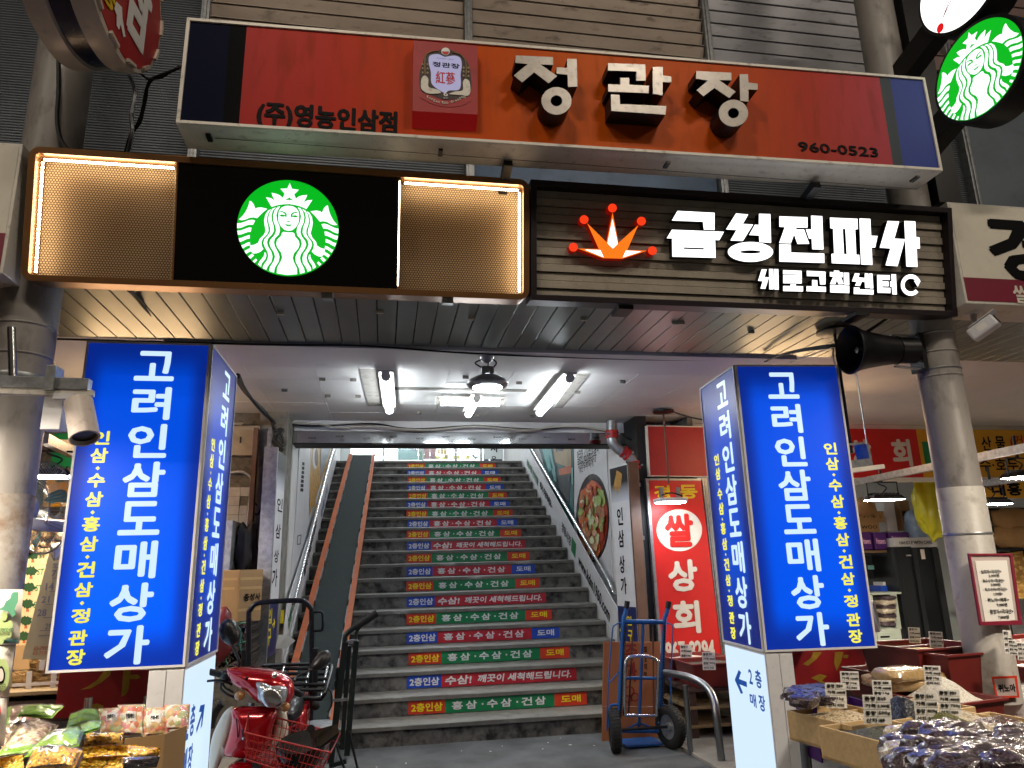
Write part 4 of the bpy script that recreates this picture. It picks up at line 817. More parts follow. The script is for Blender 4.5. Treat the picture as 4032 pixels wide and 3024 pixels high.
# right wall: poster and mural
PR = Pl((SX1-.006, 0, 0), (0, -1, 0)); PLW = Pl((SX0+.006, 0, 0), (0, 1, 0))
fp = thing('food_poster', 'white wall poster with a round bowl of red stew beside the right handrail', 'poster', (SX1-.01, 9.1, 1.3))
q = PR.pts('K', [(950,30),(1110,30),(1146,740),(975,540)]); MB(PR).prism(q, -.004, .004).build('sheet', MT['white_paint'], fp)
def el(pl, c, cx, cy, rx, ry, n=28, w=0, sd=0): return pl.pts(c, [(cx+rx*(1+w*noise.noise(Vector((math.cos(t*2*PI/n)*1.7, math.sin(t*2*PI/n)*1.7, sd))))*math.cos(t*2*PI/n), cy+ry*(1+w*noise.noise(Vector((math.cos(t*2*PI/n)*1.7, math.sin(t*2*PI/n)*1.7, sd+5))))*math.sin(t*2*PI/n)) for t in range(n)])
g('bowl_black', '15161a', .3); g('stew_red', 'a83518', .5, var=.3, vs=18); g('stew_orange', 'd0682a', .5, var=.3, vs=22); g('meat', 'a9714c', .5, var=.3, vs=26); g('leek', '9db45e', .5, var=.25, vs=26); g('pale_leek', 'd7dfae', .5); g('food_bits', 'd9b48a', .5, var=.3, vs=30)
MB(PR).prism(el(PR,'K',1047,425,82,218), -.008, -.005).build('bowl', MT['bowl_black'], fp); MB(PR).prism(el(PR,'K',1050,432,72,190), -.010, -.0085).build('broth', MT['stew_red'], fp)
k = 0
for (cx, cy, rx, ry, m) in ((1050,275,22,30,'stew_orange'),(1010,330,26,50,'stew_orange'),(1085,330,26,45,'leek'),(1065,380,24,46,'meat'),(1020,430,22,50,'meat'),(1095,420,20,52,'meat'),(1045,400,22,44,'leek'),(1060,345,14,24,'pale_leek'),(1040,440,14,40,'pale_leek'),(1010,520,24,48,'meat'),(1060,520,26,46,'stew_orange'),(1090,500,18,46,'stew_red'),(1045,570,26,36,'meat'),(1075,575,16,30,'stew_orange'),(1000,400,12,40,'stew_orange'),(1030,490,12,26,'leek')):
    k += 1; MB(PR).prism(el(PR,'K',cx,cy,rx,ry,20,.55,k), -.011-k*.0006, None).build('topping', MT[m], fp)
for i, (s, y0, y1) in enumerate((('얼큰한 김치찜과 갈비', 98, 110), ('#경동시장 #매콤 #국물', 135, 146), ('#순두부찌개', 162, 172))): text(PR, s, bxc(PR, 'K', 968+i*6, y0, 1078-i*14, y1), MT['ink'], fp, -.006, 0)
for k in range(70):
    an, rr = rnd.uniform(0, 6.28), math.sqrt(rnd.random())*.92; MB(PR).prism(el(PR,'K',1050+66*rr*math.cos(an),432+178*rr*math.sin(an),rnd.uniform(4,13),rnd.uniform(9,26),12,.5,k+50), -.023-k*.0003, None).build('topping', MT[rnd.choice(('meat','meat','leek','stew_orange','stew_red','pale_leek','food_bits'))], fp)
mu = thing('train_mural', 'teal and orange painted train mural high on the right stair wall', 'mural', (SX1-.01, 11, 2.5))
g('mural_teal', '2f5c5e', .6, var=.25, vs=3); g('mural_tan', '9c8a66', .6, var=.2, vs=4); g('mural_orange', 'b5613a', .6, var=.15); g('mural_dark', '1f2c31', .6, var=.3, vs=5); g('mural_aqua', '6aa7a4', .6, var=.2, vs=7)
MB(PR).prism(PR.pts('K', [(765,30),(950,30),(952,545),(885,440)]), -.003, .003).build('sheet', MT['mural_teal'], mu)
for m, L_ in (('mural_tan',[(850,40),(905,35),(912,170),(860,150)]),('mural_tan',[(905,60),(940,70),(942,170),(912,180)]),('mural_orange',[(878,185),(942,165),(940,205),(884,215)]),('mural_dark',[(870,215),(938,205),(930,350),(880,330)]),('mural_aqua',[(790,60),(815,50),(850,180),(830,200)]),('mural_aqua',[(820,60),(838,60),(872,250),(856,240)]),('mural_dark',[(845,70),(852,70),(880,270),(870,260)]),('mural_tan',[(885,240),(895,240),(895,320),(888,318)]),('mural_dark',[(862,60),(900,55),(902,95),(866,100)]),('mural_aqua',[(940,180),(950,175),(951,260),(944,260)])):
    MB(PR).prism(PR.pts('K', L_), -.0045-.0004*len(m), None).build('painted_shape', MT[m], mu)
# left wall posters
mp = thing('map_poster', 'white floor plan poster high on the left stair wall', 'poster', (SX0+.01, 8.9, 1.6))
MB(PLW).prism(PLW.pts('N', [(398,60),(492,60),(478,1000),(315,1327),(372,600)]), -.003, .003).build('sheet', MT['white_paint'], mp)
for L_ in ([(415,262),(440,275),(428,530),(398,510)],): 
    for k in range(7):
        y0 = 262+k*38; MB(PLW).prism(PLW.pts('N', [(418-k*2.6,y0),(437-k*1.6,y0+6),(435-k*1.8,y0+34),(415-k*2.8,y0+28)]), -.005, None).build('plan_block', MT['ink'], mp)
MB(PLW).prism([PLW.pts('N', [(375,905),(408,895),(402,980),(370,985)]), PLW.pts('N', [(379,912),(404,903),(399,973),(375,977)])], -.005, None).build('stamp', MT['ink'], mp)
yp = thing('yellow_food_poster', 'yellow and orange food poster above the left handrail', 'poster', (SX0+.01, 9.8, 2.2)); g('food_yellow', 'b98d1e', .5, var=.5, vs=9); g('potato', 'c58f2a', .5, var=.35, vs=12)
MB(PLW).prism(PLW.pts('N', [(496,60),(700,60),(690,130),(480,740),(478,640)]), -.003, .003).build('sheet', MT['food_yellow'], yp)
for k, (x, y) in enumerate(((510,420),(520,480),(505,540),(498,590),(530,380),(545,440),(535,520),(515,620),(560,400),(560,330))): MB(PLW).prism(el(PLW,'N',x,y,15,32,18,.3,k), -.0045-k*.0005, None).build('potato_print', MT['potato'], yp)
MB(PLW).prism(el(PLW,'N',528,230,22,95), -.006, None).build('bowl_print', MT['white_paint'], yp); MB(PLW).prism(el(PLW,'N',540,225,17,76), -.0075, None).build('broth_print', MT['brown_print'], yp)
MB(PLW).prism(PLW.pts('N', [(580,60),(700,60),(640,200),(570,420)]), -.010, None).build('grey_print', MT['grey_panel'], yp)

# ------------------------------------------------------------------ upstairs shop front
us = thing('upstairs_shopfront', 'bright glazed shop front on the upper landing', 'shop front', (.8, 16, LZ))
g('glass', 'e8f4f2', .05, alpha=.18); g('shop_white', 'dfe6e4', .6); g('shop_red', '7a2026', .5, var=.2); g('shop_gold', 'b08a2a', .35, .6, var=.2); g('shop_teal', '5f8f90', .5, var=.2); g('leaf', '1d3a1c', .6, var=.3)
bx('back_wall', MT['shop_white'], us, -2, 4, 18.6, 18.7, LZ, 5.2); bx('glass_pane', MT['glass'], us, -.7, 2.15, 15.98, 15.99, LZ, 5.1)
for x in (-.92, -.05, .82, 1.55, 2.12, 2.75): bx('mullion', MT['galv'], us, x-.02, x+.02, 15.95, 16.02, LZ, 5.1)
for j in range(5):
    for x in (-.5, .75, 2.0):
        z = 5.12; y = 16.3+j*.45; MB().cyl((x-.5, y, z), (x+.5, y, z), .03, 10).build('shop_tube', MT['lamp_white'], us)
for c_, x0_, y0_, x1_, y1_, Yq, m in (('N',845,110,1020,125,15.6,0),):
    pass
Pu = Pl((0, 15.94, 0)); 
b = bxc(Pu, 'N', 2005, 90, 2172, 240); bx('notice_board', MT['shop_white'], us, b[0], b[2], -.01, 0, b[1], b[3]+.3, fr=Pu); text(Pu, '시', bxc(Pu, 'N', 2058, 112, 2118, 180), MT['ink'], us, -.014, .03); text(Pu, '오', bxc(Pu, 'N', 2065, 212, 2112, 255), MT['ink'], us, -.014, .03)
Pv = Pl((0, 16.6, 0))
for nm, m, x0_, y0_, x1_, y1_ in (('blue_notice','seg_blue',1378,118,1425,165),('green_board','green_ink',1437,100,1482,240),('red_goods','shop_red',1485,140,1530,232),('red_goods','shop_red',1535,140,1585,232),('fridge','shop_teal',1255,110,1430,240),('gold_tin','shop_gold',1602,150,1622,190),('gold_tin','shop_gold',1628,150,1648,190),('gold_tin','shop_gold',1654,150,1676,190),('gold_tin','shop_gold',1660,196,1690,228),('price_card','sticker_yellow',1560,212,1620,232),('price_card','sticker_yellow',1640,214,1690,234),('price_card','sticker_yellow',1735,208,1790,230),('price_card','sticker_yellow',1850,208,1880,230)):
    b = bxc(Pv, 'N', x0_, y0_, x1_, y1_); bx(nm, MT[m], us, b[0], b[2], 0, .12, b[1], b[3], fr=Pv)
text(Pv, '정', bxc(Pv, 'N', 1444, 135, 1476, 170), MT['cream'], us, -.01, .03)
for cx, cy in ((1765, 175), (1930, 215)):
    mb = MB()
    for k in range(9):
        p = a('N', cx, cy+25, Y=16.5); an = k*.7; d = Vector((math.cos(an)*.1, math.sin(an)*.05, .08+.08*rnd.random())); mb.add([p, p+d*.6+Vector((.015,0,0)), p+d, p+d*.6-Vector((.015,0,0))], [(0,1,2,3)])
    mb.build('pot_plant', MT['leaf'], us)
for j, (x0_, x1_, y_) in enumerate(((848,1020,118),(868,1020,168),(1032,1122,118),(1032,1128,168),(1040,1135,222),(1270,1400,188),(1362,1620,195),(1730,1998,120),(1730,1955,175))):
    p, q = a('N', x0_, y_, Y=18.2), a('N', x1_, y_+2, Y=18.2); MB().cyl(p, q, .028, 8).build('far_tube', MT['lamp_white'], us)
g('door_blue', '3b4a7a', .5)
for x0, x1 in ((2.2,2.3),(2.35,2.62)): bx('door_leaf', MT['door_blue'], us, x0, x1, 16.05, 16.1, LZ, 5.1)
bx('white_pillar', MT['shop_white'], us, -1.3, -.75, 15.7, 15.9, LZ, 5.1)
# unseen lamps added in the upper hall to light the stairs
for i, (x, y) in enumerate(((.4, 9.6), (1.3, 12.2), (.8, 14.6))):
    t = thing('added_hall_lamp', 'unseen tube lamp added in the upper stair hall, %s' % ('nearest the street', 'above the middle steps', 'above the landing')[i], 'lamp', (x, y, 5.1), 'added lamps of the upper stair hall')
    MB().cyl((x-.6, y, 5.12), (x+.6, y, 5.12), .035, 12).build('diffuser', MT['lamp_cool'], t); bx('base', MT['tube_end'], t, x-.62, x+.62, y-.04, y+.04, 5.15, 5.19)
# ------------------------------------------------------------------ shared makers for the stalls
def gm(name, cols, scale=220, rough=.55):
    m = bpy.data.materials.new(name); m.use_nodes = True; n = m.node_tree; p = n.nodes['Principled BSDF']; L = n.links.new
    tc = n.nodes.new('ShaderNodeTexCoord'); v = n.nodes.new('ShaderNodeTexVoronoi'); v.inputs['Scale'].default_value = scale; L(tc.outputs['Object'], v.inputs['Vector'])
    r = n.nodes.new('ShaderNodeValToRGB'); r.color_ramp.interpolation = 'CONSTANT'; s = n.nodes.new('ShaderNodeSeparateXYZ'); L(v.outputs['Color'], s.inputs[0]); L(s.outputs[0], r.inputs[0])
    e = r.color_ramp; e.elements[0].color = (*hx(cols[0]), 1); e.elements[1].position = 1/len(cols); e.elements[1].color = (*hx(cols[1]), 1)
    for i, c in enumerate(cols[2:]): x = e.elements.new((i+2)/len(cols)); x.color = (*hx(c), 1)
    L(r.outputs[0], p.inputs['Base Color']); p.inputs['Roughness'].default_value = rough
    b = n.nodes.new('ShaderNodeBump'); b.inputs['Strength'].default_value = .9; b.inputs['Distance'].default_value = .004; b.invert = True; L(v.outputs['Distance'], b.inputs['Height']); L(b.outputs[0], p.inputs['Normal'])
    MT[name] = m; return m
gm('rice', ('e6e2d6','dcd6c4','f0ede4','cfc8b2')); gm('beige_bean', ('cdb894','e0cfae','b59c76','8e7654','d8c8a6'), 130); gm('dark_quinoa', ('3e3f36','55554a','2d2e28','6a6a5a'), 260)
gm('black_bean', ('0c0d12','16171f','1f222c','0a0a0d'), 110, .3); gm('olive_bean', ('4e4e22','5f6030','3e4020','6c6c3a'), 150); gm('brown_bean', ('4a2a22','5f3a2c','38201c','2a1714'), 110, .35); gm('yellow_grain', ('d9b23c','e6c658','c49a2c'), 200)
gm('mum', ('f0b01c','e6a81a','f6c83a','8a6a1c','dc9a16','f8d452','cf8a18'), 100); gm('root_snack', ('c9a878','b08c5c','dfc498','8f6c40','e8d6ae'), 60); gm('candy', ('e8b27a','d9744e','e9dcc8','b8c08a','d98a8a','f2ead8','c9a86a'), 48); gm('garlic', ('c9ad7e','a98a58','e2cfa6','8d6c3e'), 22); gm('walnut', ('c69a52','dcb86c','a3773a'), 24)
g('tub_red', '6e2420', .4, var=.1, dirt=.3, ds=12, dcol=(.06,.02,.02)); g('tub_teal', '2c5c55', .5); g('wood_tray', 'c4a676', .55, var=.12, vs=3, stretch=(2,14,14), dirt=.15, ds=10, dcol=(.3,.22,.12))
g('bench_wood', '3c2620', .6, var=.2, vs=4, stretch=(2,12,12), dirt=.3); g('bench_board', '8a7350', .65, var=.2, vs=4, stretch=(2,12,12), dirt=.4, ds=9)
g('carton', '9c7b50', .75, var=.08, vs=3, dirt=.25, ds=9, dcol=(.2,.14,.08)); g('carton_tape', 'b3905a', .35, var=.05); g('carton_orange', '9c5e38', .7, var=.08, vs=3, dirt=.25, ds=9, dcol=(.2,.1,.05)); g('carton_white', 'c6c6c4', .6, var=.05, dirt=.2, ds=9, dcol=(.4,.4,.38)); g('purple_box', '4a1f6a', .45, var=.06); g('pink_ink', 'd9a9c9', .5)
g('fridge_body', '2b2e31', .28, .55, var=.05, vs=2); g('cabinet_green', 'a9b3a4', .5, var=.06, dirt=.3, ds=8, dcol=(.2,.2,.17)); g('shelf_wood', '6a5138', .6, var=.15, vs=4)
g('bag_yellow', 'b8b321', .3, var=.15, vs=6, alpha=.92); g('sack_paper', 'a07a4c', .7, var=.12, vs=5, bump=.4, bs=14); g('blue_bag', '8fa9c2', .4, var=.3, vs=12)
def wrap(name, base, var=.35, vs=30, cols=None, rough=.16):
    m = g(name, base, rough, var=var, vs=vs, coat=1, bump=.9, bs=16, spec=.7); return m
gm('bag_dark_fill', ('2a1e22','3d2b30','1d1519','46343e','5a4a56'), 150, .3); gm('bag_pale_fill', ('b8aa90','cdc0a6','a0927a','d9d0bc'), 140, .3)
for nm in ('bag_dark_fill', 'bag_pale_fill', 'mum', 'root_snack', 'candy'):
    p_ = MT[nm].node_tree.nodes['Principled BSDF']
    if nm in ('bag_dark_fill', 'bag_pale_fill'):
        n_ = MT[nm].node_tree; p_.inputs['Coat Weight'].default_value = 1; p_.inputs['Coat Roughness'].default_value = .1; no_ = n_.nodes.new('ShaderNodeTexNoise'); no_.inputs['Scale'].default_value = 9; no_.inputs['Distortion'].default_value = 2.5; no_.inputs['Detail'].default_value = 1
        b_ = n_.nodes.new('ShaderNodeBump'); b_.inputs['Distance'].default_value = .025; [setattr(q_.inputs['Strength'], 'default_value', .2) for q_ in n_.nodes if q_.type == 'BUMP' and q_ != b_]; n_.links.new(n_.nodes['Texture Coordinate'].outputs['Object'], no_.inputs['Vector']); n_.links.new(no_.outputs[0], b_.inputs['Height']); n_.links.new(b_.outputs[0], p_.inputs['Coat Normal'])
def film(name, tint='ffffff', dens=.16):                   # clear crinkled plastic film
    m = bpy.data.materials.new(name); m.use_nodes = True; n = m.node_tree; L = n.links.new; n.nodes.remove(n.nodes['Principled BSDF'])
    tr = n.nodes.new('ShaderNodeBsdfTransparent'); gl = n.nodes.new('ShaderNodeBsdfGlossy'); gl.inputs['Roughness'].default_value = .12; di = n.nodes.new('ShaderNodeBsdfDiffuse'); di.inputs[0].default_value = (*hx(tint), 1)
    tc = n.nodes.new('ShaderNodeTexCoord'); no = n.nodes.new('ShaderNodeTexNoise'); no.inputs['Scale'].default_value = 14; no.inputs['Detail'].default_value = 2; no.inputs['Distortion'].default_value = 1.2; L(tc.outputs['Object'], no.inputs['Vector'])
    bu = n.nodes.new('ShaderNodeBump'); bu.inputs['Strength'].default_value = 1; bu.inputs['Distance'].default_value = .02; L(no.outputs[0], bu.inputs['Height']); L(bu.outputs[0], gl.inputs['Normal'])
    lw = n.nodes.new('ShaderNodeLayerWeight'); lw.inputs[0].default_value = .35; L(bu.outputs[0], lw.inputs['Normal'])
    m1 = n.nodes.new('ShaderNodeMixShader'); m2 = n.nodes.new('ShaderNodeMixShader'); m2.inputs[0].default_value = dens
    k = n.nodes.new('ShaderNodeMath'); k.operation = 'MULTIPLY_ADD'; k.inputs[1].default_value = .3; k.inputs[2].default_value = .04; L(lw.outputs[1], k.inputs[0])
    L(tr.outputs[0], m2.inputs[1]); L(di.outputs[0], m2.inputs[2]); L(k.outputs[0], m1.inputs[0]); L(m2.outputs[0], m1.inputs[1]); L(gl.outputs[0], m1.inputs[2]); L(m1.outputs[0], n.nodes['Material Output'].inputs[0]); MT[name] = m
film('film_clear', dens=.05); film('film_foggy', 'ffffff', .3)
def heap(mb, c, rx, ry, h, sd=0, n=26, rings=9, rect=0):
    c = Vector(c); vs = [c+Vector((0, 0, h))]
    for i in range(1, rings+1):
        t = i/rings
        for j in range(n):
            an = 2*PI*j/n; ca, sa = math.cos(an), math.sin(an)
            k = 1 if not rect else 1/max(abs(ca), abs(sa))*(rect*t)+(1-rect*t)
            z = h*(math.cos(t*PI)*.5+.5)+noise.noise(Vector((ca*t*3+sd, sa*t*3, sd)))*h*.16*(1-t*.5)
            vs.append(c+Vector((ca*rx*t*k, sa*ry*t*k, z)))
    fs = [(0, 1+j, 1+(j+1) % n) for j in range(n)]+[(1+(i-1)*n+j, 1+i*n+j, 1+i*n+(j+1) % n, 1+(i-1)*n+(j+1) % n) for i in range(1, rings) for j in range(n)]
    return mb.add(vs, fs)
def rot(z): return Matrix.Rotation(z, 4, 'Z')
def frm(loc, rz=0, rx=0, ry=0): return Matrix.Translation(Vector(loc)) @ Matrix.Rotation(rz, 4, 'Z') @ Matrix.Rotation(rx, 4, 'X') @ Matrix.Rotation(ry, 4, 'Y')
def container(nm, lab, loc, rz, w, d, h, m, fill, hh, grp, th=.012, taper=0, liplab=None):
    t = thing(nm, lab, 'tub' if 'tub' in nm else 'tray', loc, grp); f = frm(loc, rz)
    k = 1-taper
    for (x0, x1, y0, y1) in ((-w/2, w/2, -d/2, -d/2+th), (-w/2, w/2, d/2-th, d/2), (-w/2, -w/2+th, -d/2+th, d/2-th), (w/2-th, w/2, -d/2+th, d/2-th)):
        mb = MB(f); mb.hexa([(x0*k,y0*k,0),(x1*k,y0*k,0),(x1*k,y1*k,0),(x0*k,y1*k,0)], [(x0,y0,h),(x1,y0,h),(x1,y1,h),(x0,y1,h)]); mb.build('side_wall', m, t, bev=.002)
    if taper: MB(f).prism([[(-w/2-.012,-d/2-.012),(w/2+.012,-d/2-.012),(w/2+.012,d/2+.012),(-w/2-.012,d/2+.012)],[(-w/2+.004,-d/2+.004),(w/2-.004,-d/2+.004),(w/2-.004,d/2-.004),(-w/2+.004,d/2-.004)]], 0, .01) if 0 else [bx('rim', m, t, a_, b_, c_, d_, h-.012, h+.002, fr=f, bev=.003) for a_, b_, c_, d_ in ((-w/2-.012,w/2+.012,-d/2-.014,-d/2),(-w/2-.012,w/2+.012,d/2,d/2+.014),(-w/2-.014,-w/2,-d/2,d/2),(w/2,w/2+.014,-d/2,d/2))]
    bx('floor_panel', m, t, -w/2*k, w/2*k, -d/2*k, d/2*k, .001, .012, fr=f)
    mb = MB(f); heap(mb, (0, 0, h*.82), w/2-th, d/2-th, hh, rnd.random()*50, rect=1); mb.build('grain', fill, t, smooth=80, kind='stuff')
    return t
def card(lab, c, x0, y0, x1, y1, zb, rows, grp='price cards stuck in the goods', dY=None):
    b = a(c, (x0+x1)/2, y1, Z=zb) if dY is None else a(c, (x0+x1)/2, y1, Y=dY); pl = Pl((0, b.y, 0)); q = pl.pts(c, [(x0,y1),(x1,y1),(x1,y0),(x0,y0)])
    w = abs(q[1][0]-q[0][0]); h = abs(q[3][1]-q[0][1]); sh = (q[3][0]-q[0][0])/max(h, .01); t = thing('price_card', lab, 'card', (q[0][0]+w/2, b.y, q[0][1]), grp)
    V = Vector((sh*.5, .22, 1)).normalized(); P_ = Pl((q[0][0], b.y, q[0][1]), (1, 0, 0), V)
    P_ = Pl((q[0][0], b.y, q[0][1]), (math.cos(sh*.4), 0, -math.sin(sh*.4)), (math.sin(sh*.4), 0, math.cos(sh*.4)))
    bx('sheet', MT['paper'], t, 0, w, 0, .002, 0, h, fr=P_)
    mb = MB(P_)
    for k in range(1, 4): mb.box(0, w, -.0006, 0, h*k/4-.0006, h*k/4+.0006)
    mb.box(w*.5-.0006, w*.5+.0006, -.0006, 0, 0, h); mb.build('ruled_lines', MT['galv'], t)
    mb = MB(P_)
    for k, (s1, s2) in enumerate(zip(('품명', '가격', '중량', '산지'), rows)):
        z0 = h*(3-k)/4; put(mb, s1, (w*.06, z0+h*.05, w*.44, z0+h*.2), -.001, .03); put(mb, s2, (w*.53, z0+h*.06, w*.53+w*.43*min(1, .25*len(s2)), z0+h*.19), -.001, .02)
    mb.build('handwriting', MT['ink'], t); return t
# ------------------------------------------------------------------ wall end and signs right of the stairs
wr = bx('wall_brick', MT['grime'], None, 2.76, 3.3, 7.72, 7.9, 0, 3.06, kind='structure'); g('white_brick', 'a5a39c', .6, var=.15, vs=4, dirt=.7, ds=12, dcol=(.06,.06,.05), dthr=.52)
proto = None
for j in range(38):
    for i in range(3):
        x = 2.765+i*.185-(.09 if j % 2 else 0); x0, x1 = max(2.762, x), min(3.29, x+.178)
        if x1-x0 > .03: bx('brick', MT['white_brick'], wr, x0, x1, 7.695, 7.722, .02+j*.08, .02+j*.08+.073)
bx('wall_jamb', MT['dark'], None, SX1, SX1+.12, 7.3, 7.7, 0, 3.05, kind='structure')
pp = thing('drain_pipe', 'grey drain pipe with red couplings bending down beside the right sign', 'pipe', (2.9, 7.3, 1.2)); YP = 7.35
PT = [a('G',750,1030,Y=YP), a('G',752,1120,Y=YP), a('G',765,1195,Y=YP), a('G',835,1258,Y=YP), a('G',895,1300,Y=YP), a('G',920,1365,Y=YP), a('G',935,1659,Y=YP), a('L',310,620,Y=YP), a('L',322,870,Y=YP), a('L',330,1100,Y=YP)]
MB().tube(spl(PT, 6), .054, 16).build('pipe_run', MT['galv'], pp, smooth=60)
for (x, y), dr in (((754,1125), Vector((0,0,1))), ((853,1262), Vector((.8,0,-.6))), ((918,1352), Vector((.2,0,-1)))):
    c = a('G', x, y, Y=YP); MB().lathe(c, [(.055,-.045),(.07,-.04),(.07,-.012),(.06,-.01),(.06,.01),(.07,.012),(.07,.04),(.055,.045)], 20, dr).build('coupling', MT['red_paint'], pp, smooth=30)
    for s in (-1, 1): MB().cyl(c+Vector((s*.066,-.06,0)), c+Vector((s*.066,-.02,0)), .012, 8).build('bolt', MT['galv'], pp)
for z in (1.75, 2.3): MB().lathe((a('L',318,740,Y=YP).x, YP, z), [(.056,-.02),(.062,-.02),(.062,.02),(.056,.02)], 18).build('clamp', MT['galv'], pp, smooth=30)
for k in range(4): cab('hanging_cable', 'thin dark cable looping beside the drain pipe couplings, strand %s' % ('nearest the pipe','second from the pipe','third from the pipe','farthest from the pipe')[k], [a('G',800+k*45,1110,Y=7.5), a('G',860+k*40,1150+k*12,Y=7.45), a('G',940+k*18,1200+k*30,Y=7.5), a('G',960+k*10,1330,Y=7.5), a('G',985+k*6,1480,Y=7.55)], .006)
def splay(c, tlp, trp, blp, brp, Yfar):
    A_ = a(*tlp, Y=Yfar); B_ = a(*trp, Z=A_.z); U = Vector((B_.x-A_.x, B_.y-A_.y, 0)); return Pl(A_, U), U.length
# ginseng arcade sign, right
A_ = a('K',1127,180,Y=7.55); B_ = a('K',1215,156,Z=A_.z); U = (B_-A_); PGR = Pl(A_, U) if U.y < 0 else Pl(A_, (1, 0, 0)); wG = PGR.uv('K', 1215, 160)[0]
print('ginseng R', A_, B_, wG)
gs = thing('ginseng_arcade_sign', 'tall white sign with black lettering and navy foot right of the stairs', 'sign', (A_+B_)/2-Vector((0,0,2)))
zb_ = PGR.uv('K', 1200, 1100)[1]; zn = PGR.uv('K', 1210, 862)[1]; zk = PGR.uv('K', 1180, 345)[1]
g('photo_dark', '16161a', .4, var=.4, vs=6)
def photo_fade(n, tc):
    L = n.links.new; s = n.nodes.new('ShaderNodeSeparateXYZ'); L(tc.outputs['Generated'], s.inputs[0]); r = n.nodes.new('ShaderNodeValToRGB'); L(s.outputs[2], r.inputs[0]); r.color_ramp.elements[0].color = (*hx('c8cad2'), 1); r.color_ramp.elements[1].position = .55; r.color_ramp.elements[1].color = (.008, .008, .01, 1); return r.outputs[0]
g('photo_print', '16161a', .4, grad=photo_fade); g('navy_print', '1a2358', .4); g('sign_brown', '5d4234', .6, var=.2)
bx('panel', MT['white_paint'], gs, .01, wG-.01, -.003, .0, zn, zk, fr=PGR); bx('photo', MT['photo_print'], gs, .01, wG-.01, -.003, .0, zk, -.012, fr=PGR); bx('navy_foot', MT['navy_print'], gs, .01, wG-.01, -.003, .0, zb_, zn, fr=PGR)
bx('case', MT['white_paint'], gs, 0, wG, .0005, .1, zb_, 0, fr=PGR, bev=.003); bx('edge', MT['sign_brown'], gs, wG+.002, wG+.03, -.004, .11, zb_, .01, fr=PGR)
g('ginseng_tan', 'a9803e', .5, var=.3, vs=20)
for k, L_ in enumerate(([(1165,190),(1180,200),(1172,260),(1160,300),(1155,250)], [(1175,195),(1192,210),(1185,270),(1168,310),(1170,250)], [(1160,215),(1168,230),(1155,290),(1150,270)])): MB(PGR).prism(PGR.pts('K', L_), -.005-.0005*k, None).build('ginseng_print', MT['ginseng_tan'], gs)
for ch, x0, y0, x1, y1 in (('인',175,272,212,362),('삼',182,390,218,480),('상',188,525,222,620),('가',195,640,232,732)): text(PGR, ch, bxc(PGR,'L',x0,y0,x1,y1), MT['ink'], gs, -.005, .025, name='letter')
text(PGR, '입', bxc(PGR,'L',228,845,258,900), MT['sticker_yellow'], gs, -.006, .04, name='letter'); text(PGR, '구', bxc(PGR,'L',235,920,266,985), MT['sticker_yellow'], gs, -.006, .04, name='letter')
q = PGR.uv('L', 205, 925); arrow(PGR, q[0], q[1], .055, PI, MT['sticker_yellow'], gs, -.006)
# ginseng arcade sign, left
A_ = a('a',365,255,Y=6.85); B_ = a('a',418,292,Z=A_.z); U = (B_-A_); PGL = Pl(A_, U); wG = PGL.uv('a', 416, 292)[0]; print('ginseng L', A_, B_, wG)
gl_ = thing('ginseng_arcade_sign', 'tall white sign with black lettering and navy foot left of the stairs', 'sign', (A_+B_)/2-Vector((0,0,2)))
zb_ = PGL.uv('a', 290, 1500)[1]; zn = PGL.uv('a', 335, 1150)[1]; zk = PGL.uv('a', 385, 500)[1]
bx('panel', MT['white_paint'], gl_, .01, wG-.01, -.003, .0, zn, zk, fr=PGL); bx('photo', MT['photo_print'], gl_, .01, wG-.01, -.003, .0, zk, -.012, fr=PGL); bx('navy_foot', MT['navy_print'], gl_, .01, wG-.01, -.003, .0, zb_, zn, fr=PGL)
bx('case', MT['sign_brown'], gl_, -.03, wG+.01, .0005, .1, zb_, 0, fr=PGL, bev=.003); bx('edge', MT['galv'], gl_, -.07, -.035, -.02, .1, zb_-.05, .01, fr=PGL)
for ch, x0, y0, x1, y1 in (('인',362,538,390,632),('삼',354,695,378,788),('상',345,850,367,930),('가',334,965,358,1072)): text(PGL, ch, bxc(PGL,'a',x0,y0,x1,y1), MT['ink'], gl_, -.005, .025, name='letter')
text(PGL, '입', bxc(PGL,'a',306,1205,326,1290), MT['sticker_yellow'], gl_, -.006, .04, name='letter'); text(PGL, '구', bxc(PGL,'a',302,1325,320,1420), MT['sticker_yellow'], gl_, -.006, .04, name='letter')
q = PGL.uv('a', 340, 1290); arrow(PGL, q[0], q[1], .06, .2, MT['sticker_yellow'], gl_, -.006)
# red signs
YR = 7.25; Pr = Pl((0, YR, 0))
t = thing('red_signboard', 'plain dark red panel under the ceiling above the rice shop sign', 'panel', (3.4, YR, 2.2)); q = Pr.pts('G', [(1012,1066),(1560,1078),(1600,1432),(1032,1424)])
MB(Pr).prism(q, 0, .06).build('sheet', MT['red_paint'], t); MB(Pr).prism([Pr.pts('G', [(1005,1060),(1562,1070),(1602,1438),(1024,1430)]), q], -.01, .05).build('frame', MT['cream'], t)
t = thing('vertical_rice_sign', 'tall red sign with yellow and white lettering behind the blue hand truck', 'sign', (3.4, YR, .9))
z0 = Pr.uv('L', 400, 1080)[1]; A4 = Pr.pts('L', [(342,124),(622,126),(738,1090),(420,1090)]); MB(Pr).prism(A4, -.004, .1).build('face', MT['red_sign'], t)
q0, q1, q2, q3 = A4; MB(Pr).prism([(q0[0]-.03,q0[1]+.02),(q1[0]+.01,q1[1]+.02),(q1[0],q1[1]),(q0[0],q0[1]),(q3[0],q3[1]),(q3[0]-.03,q3[1])], -.01, .1).build('trim', MT['galv'], t)
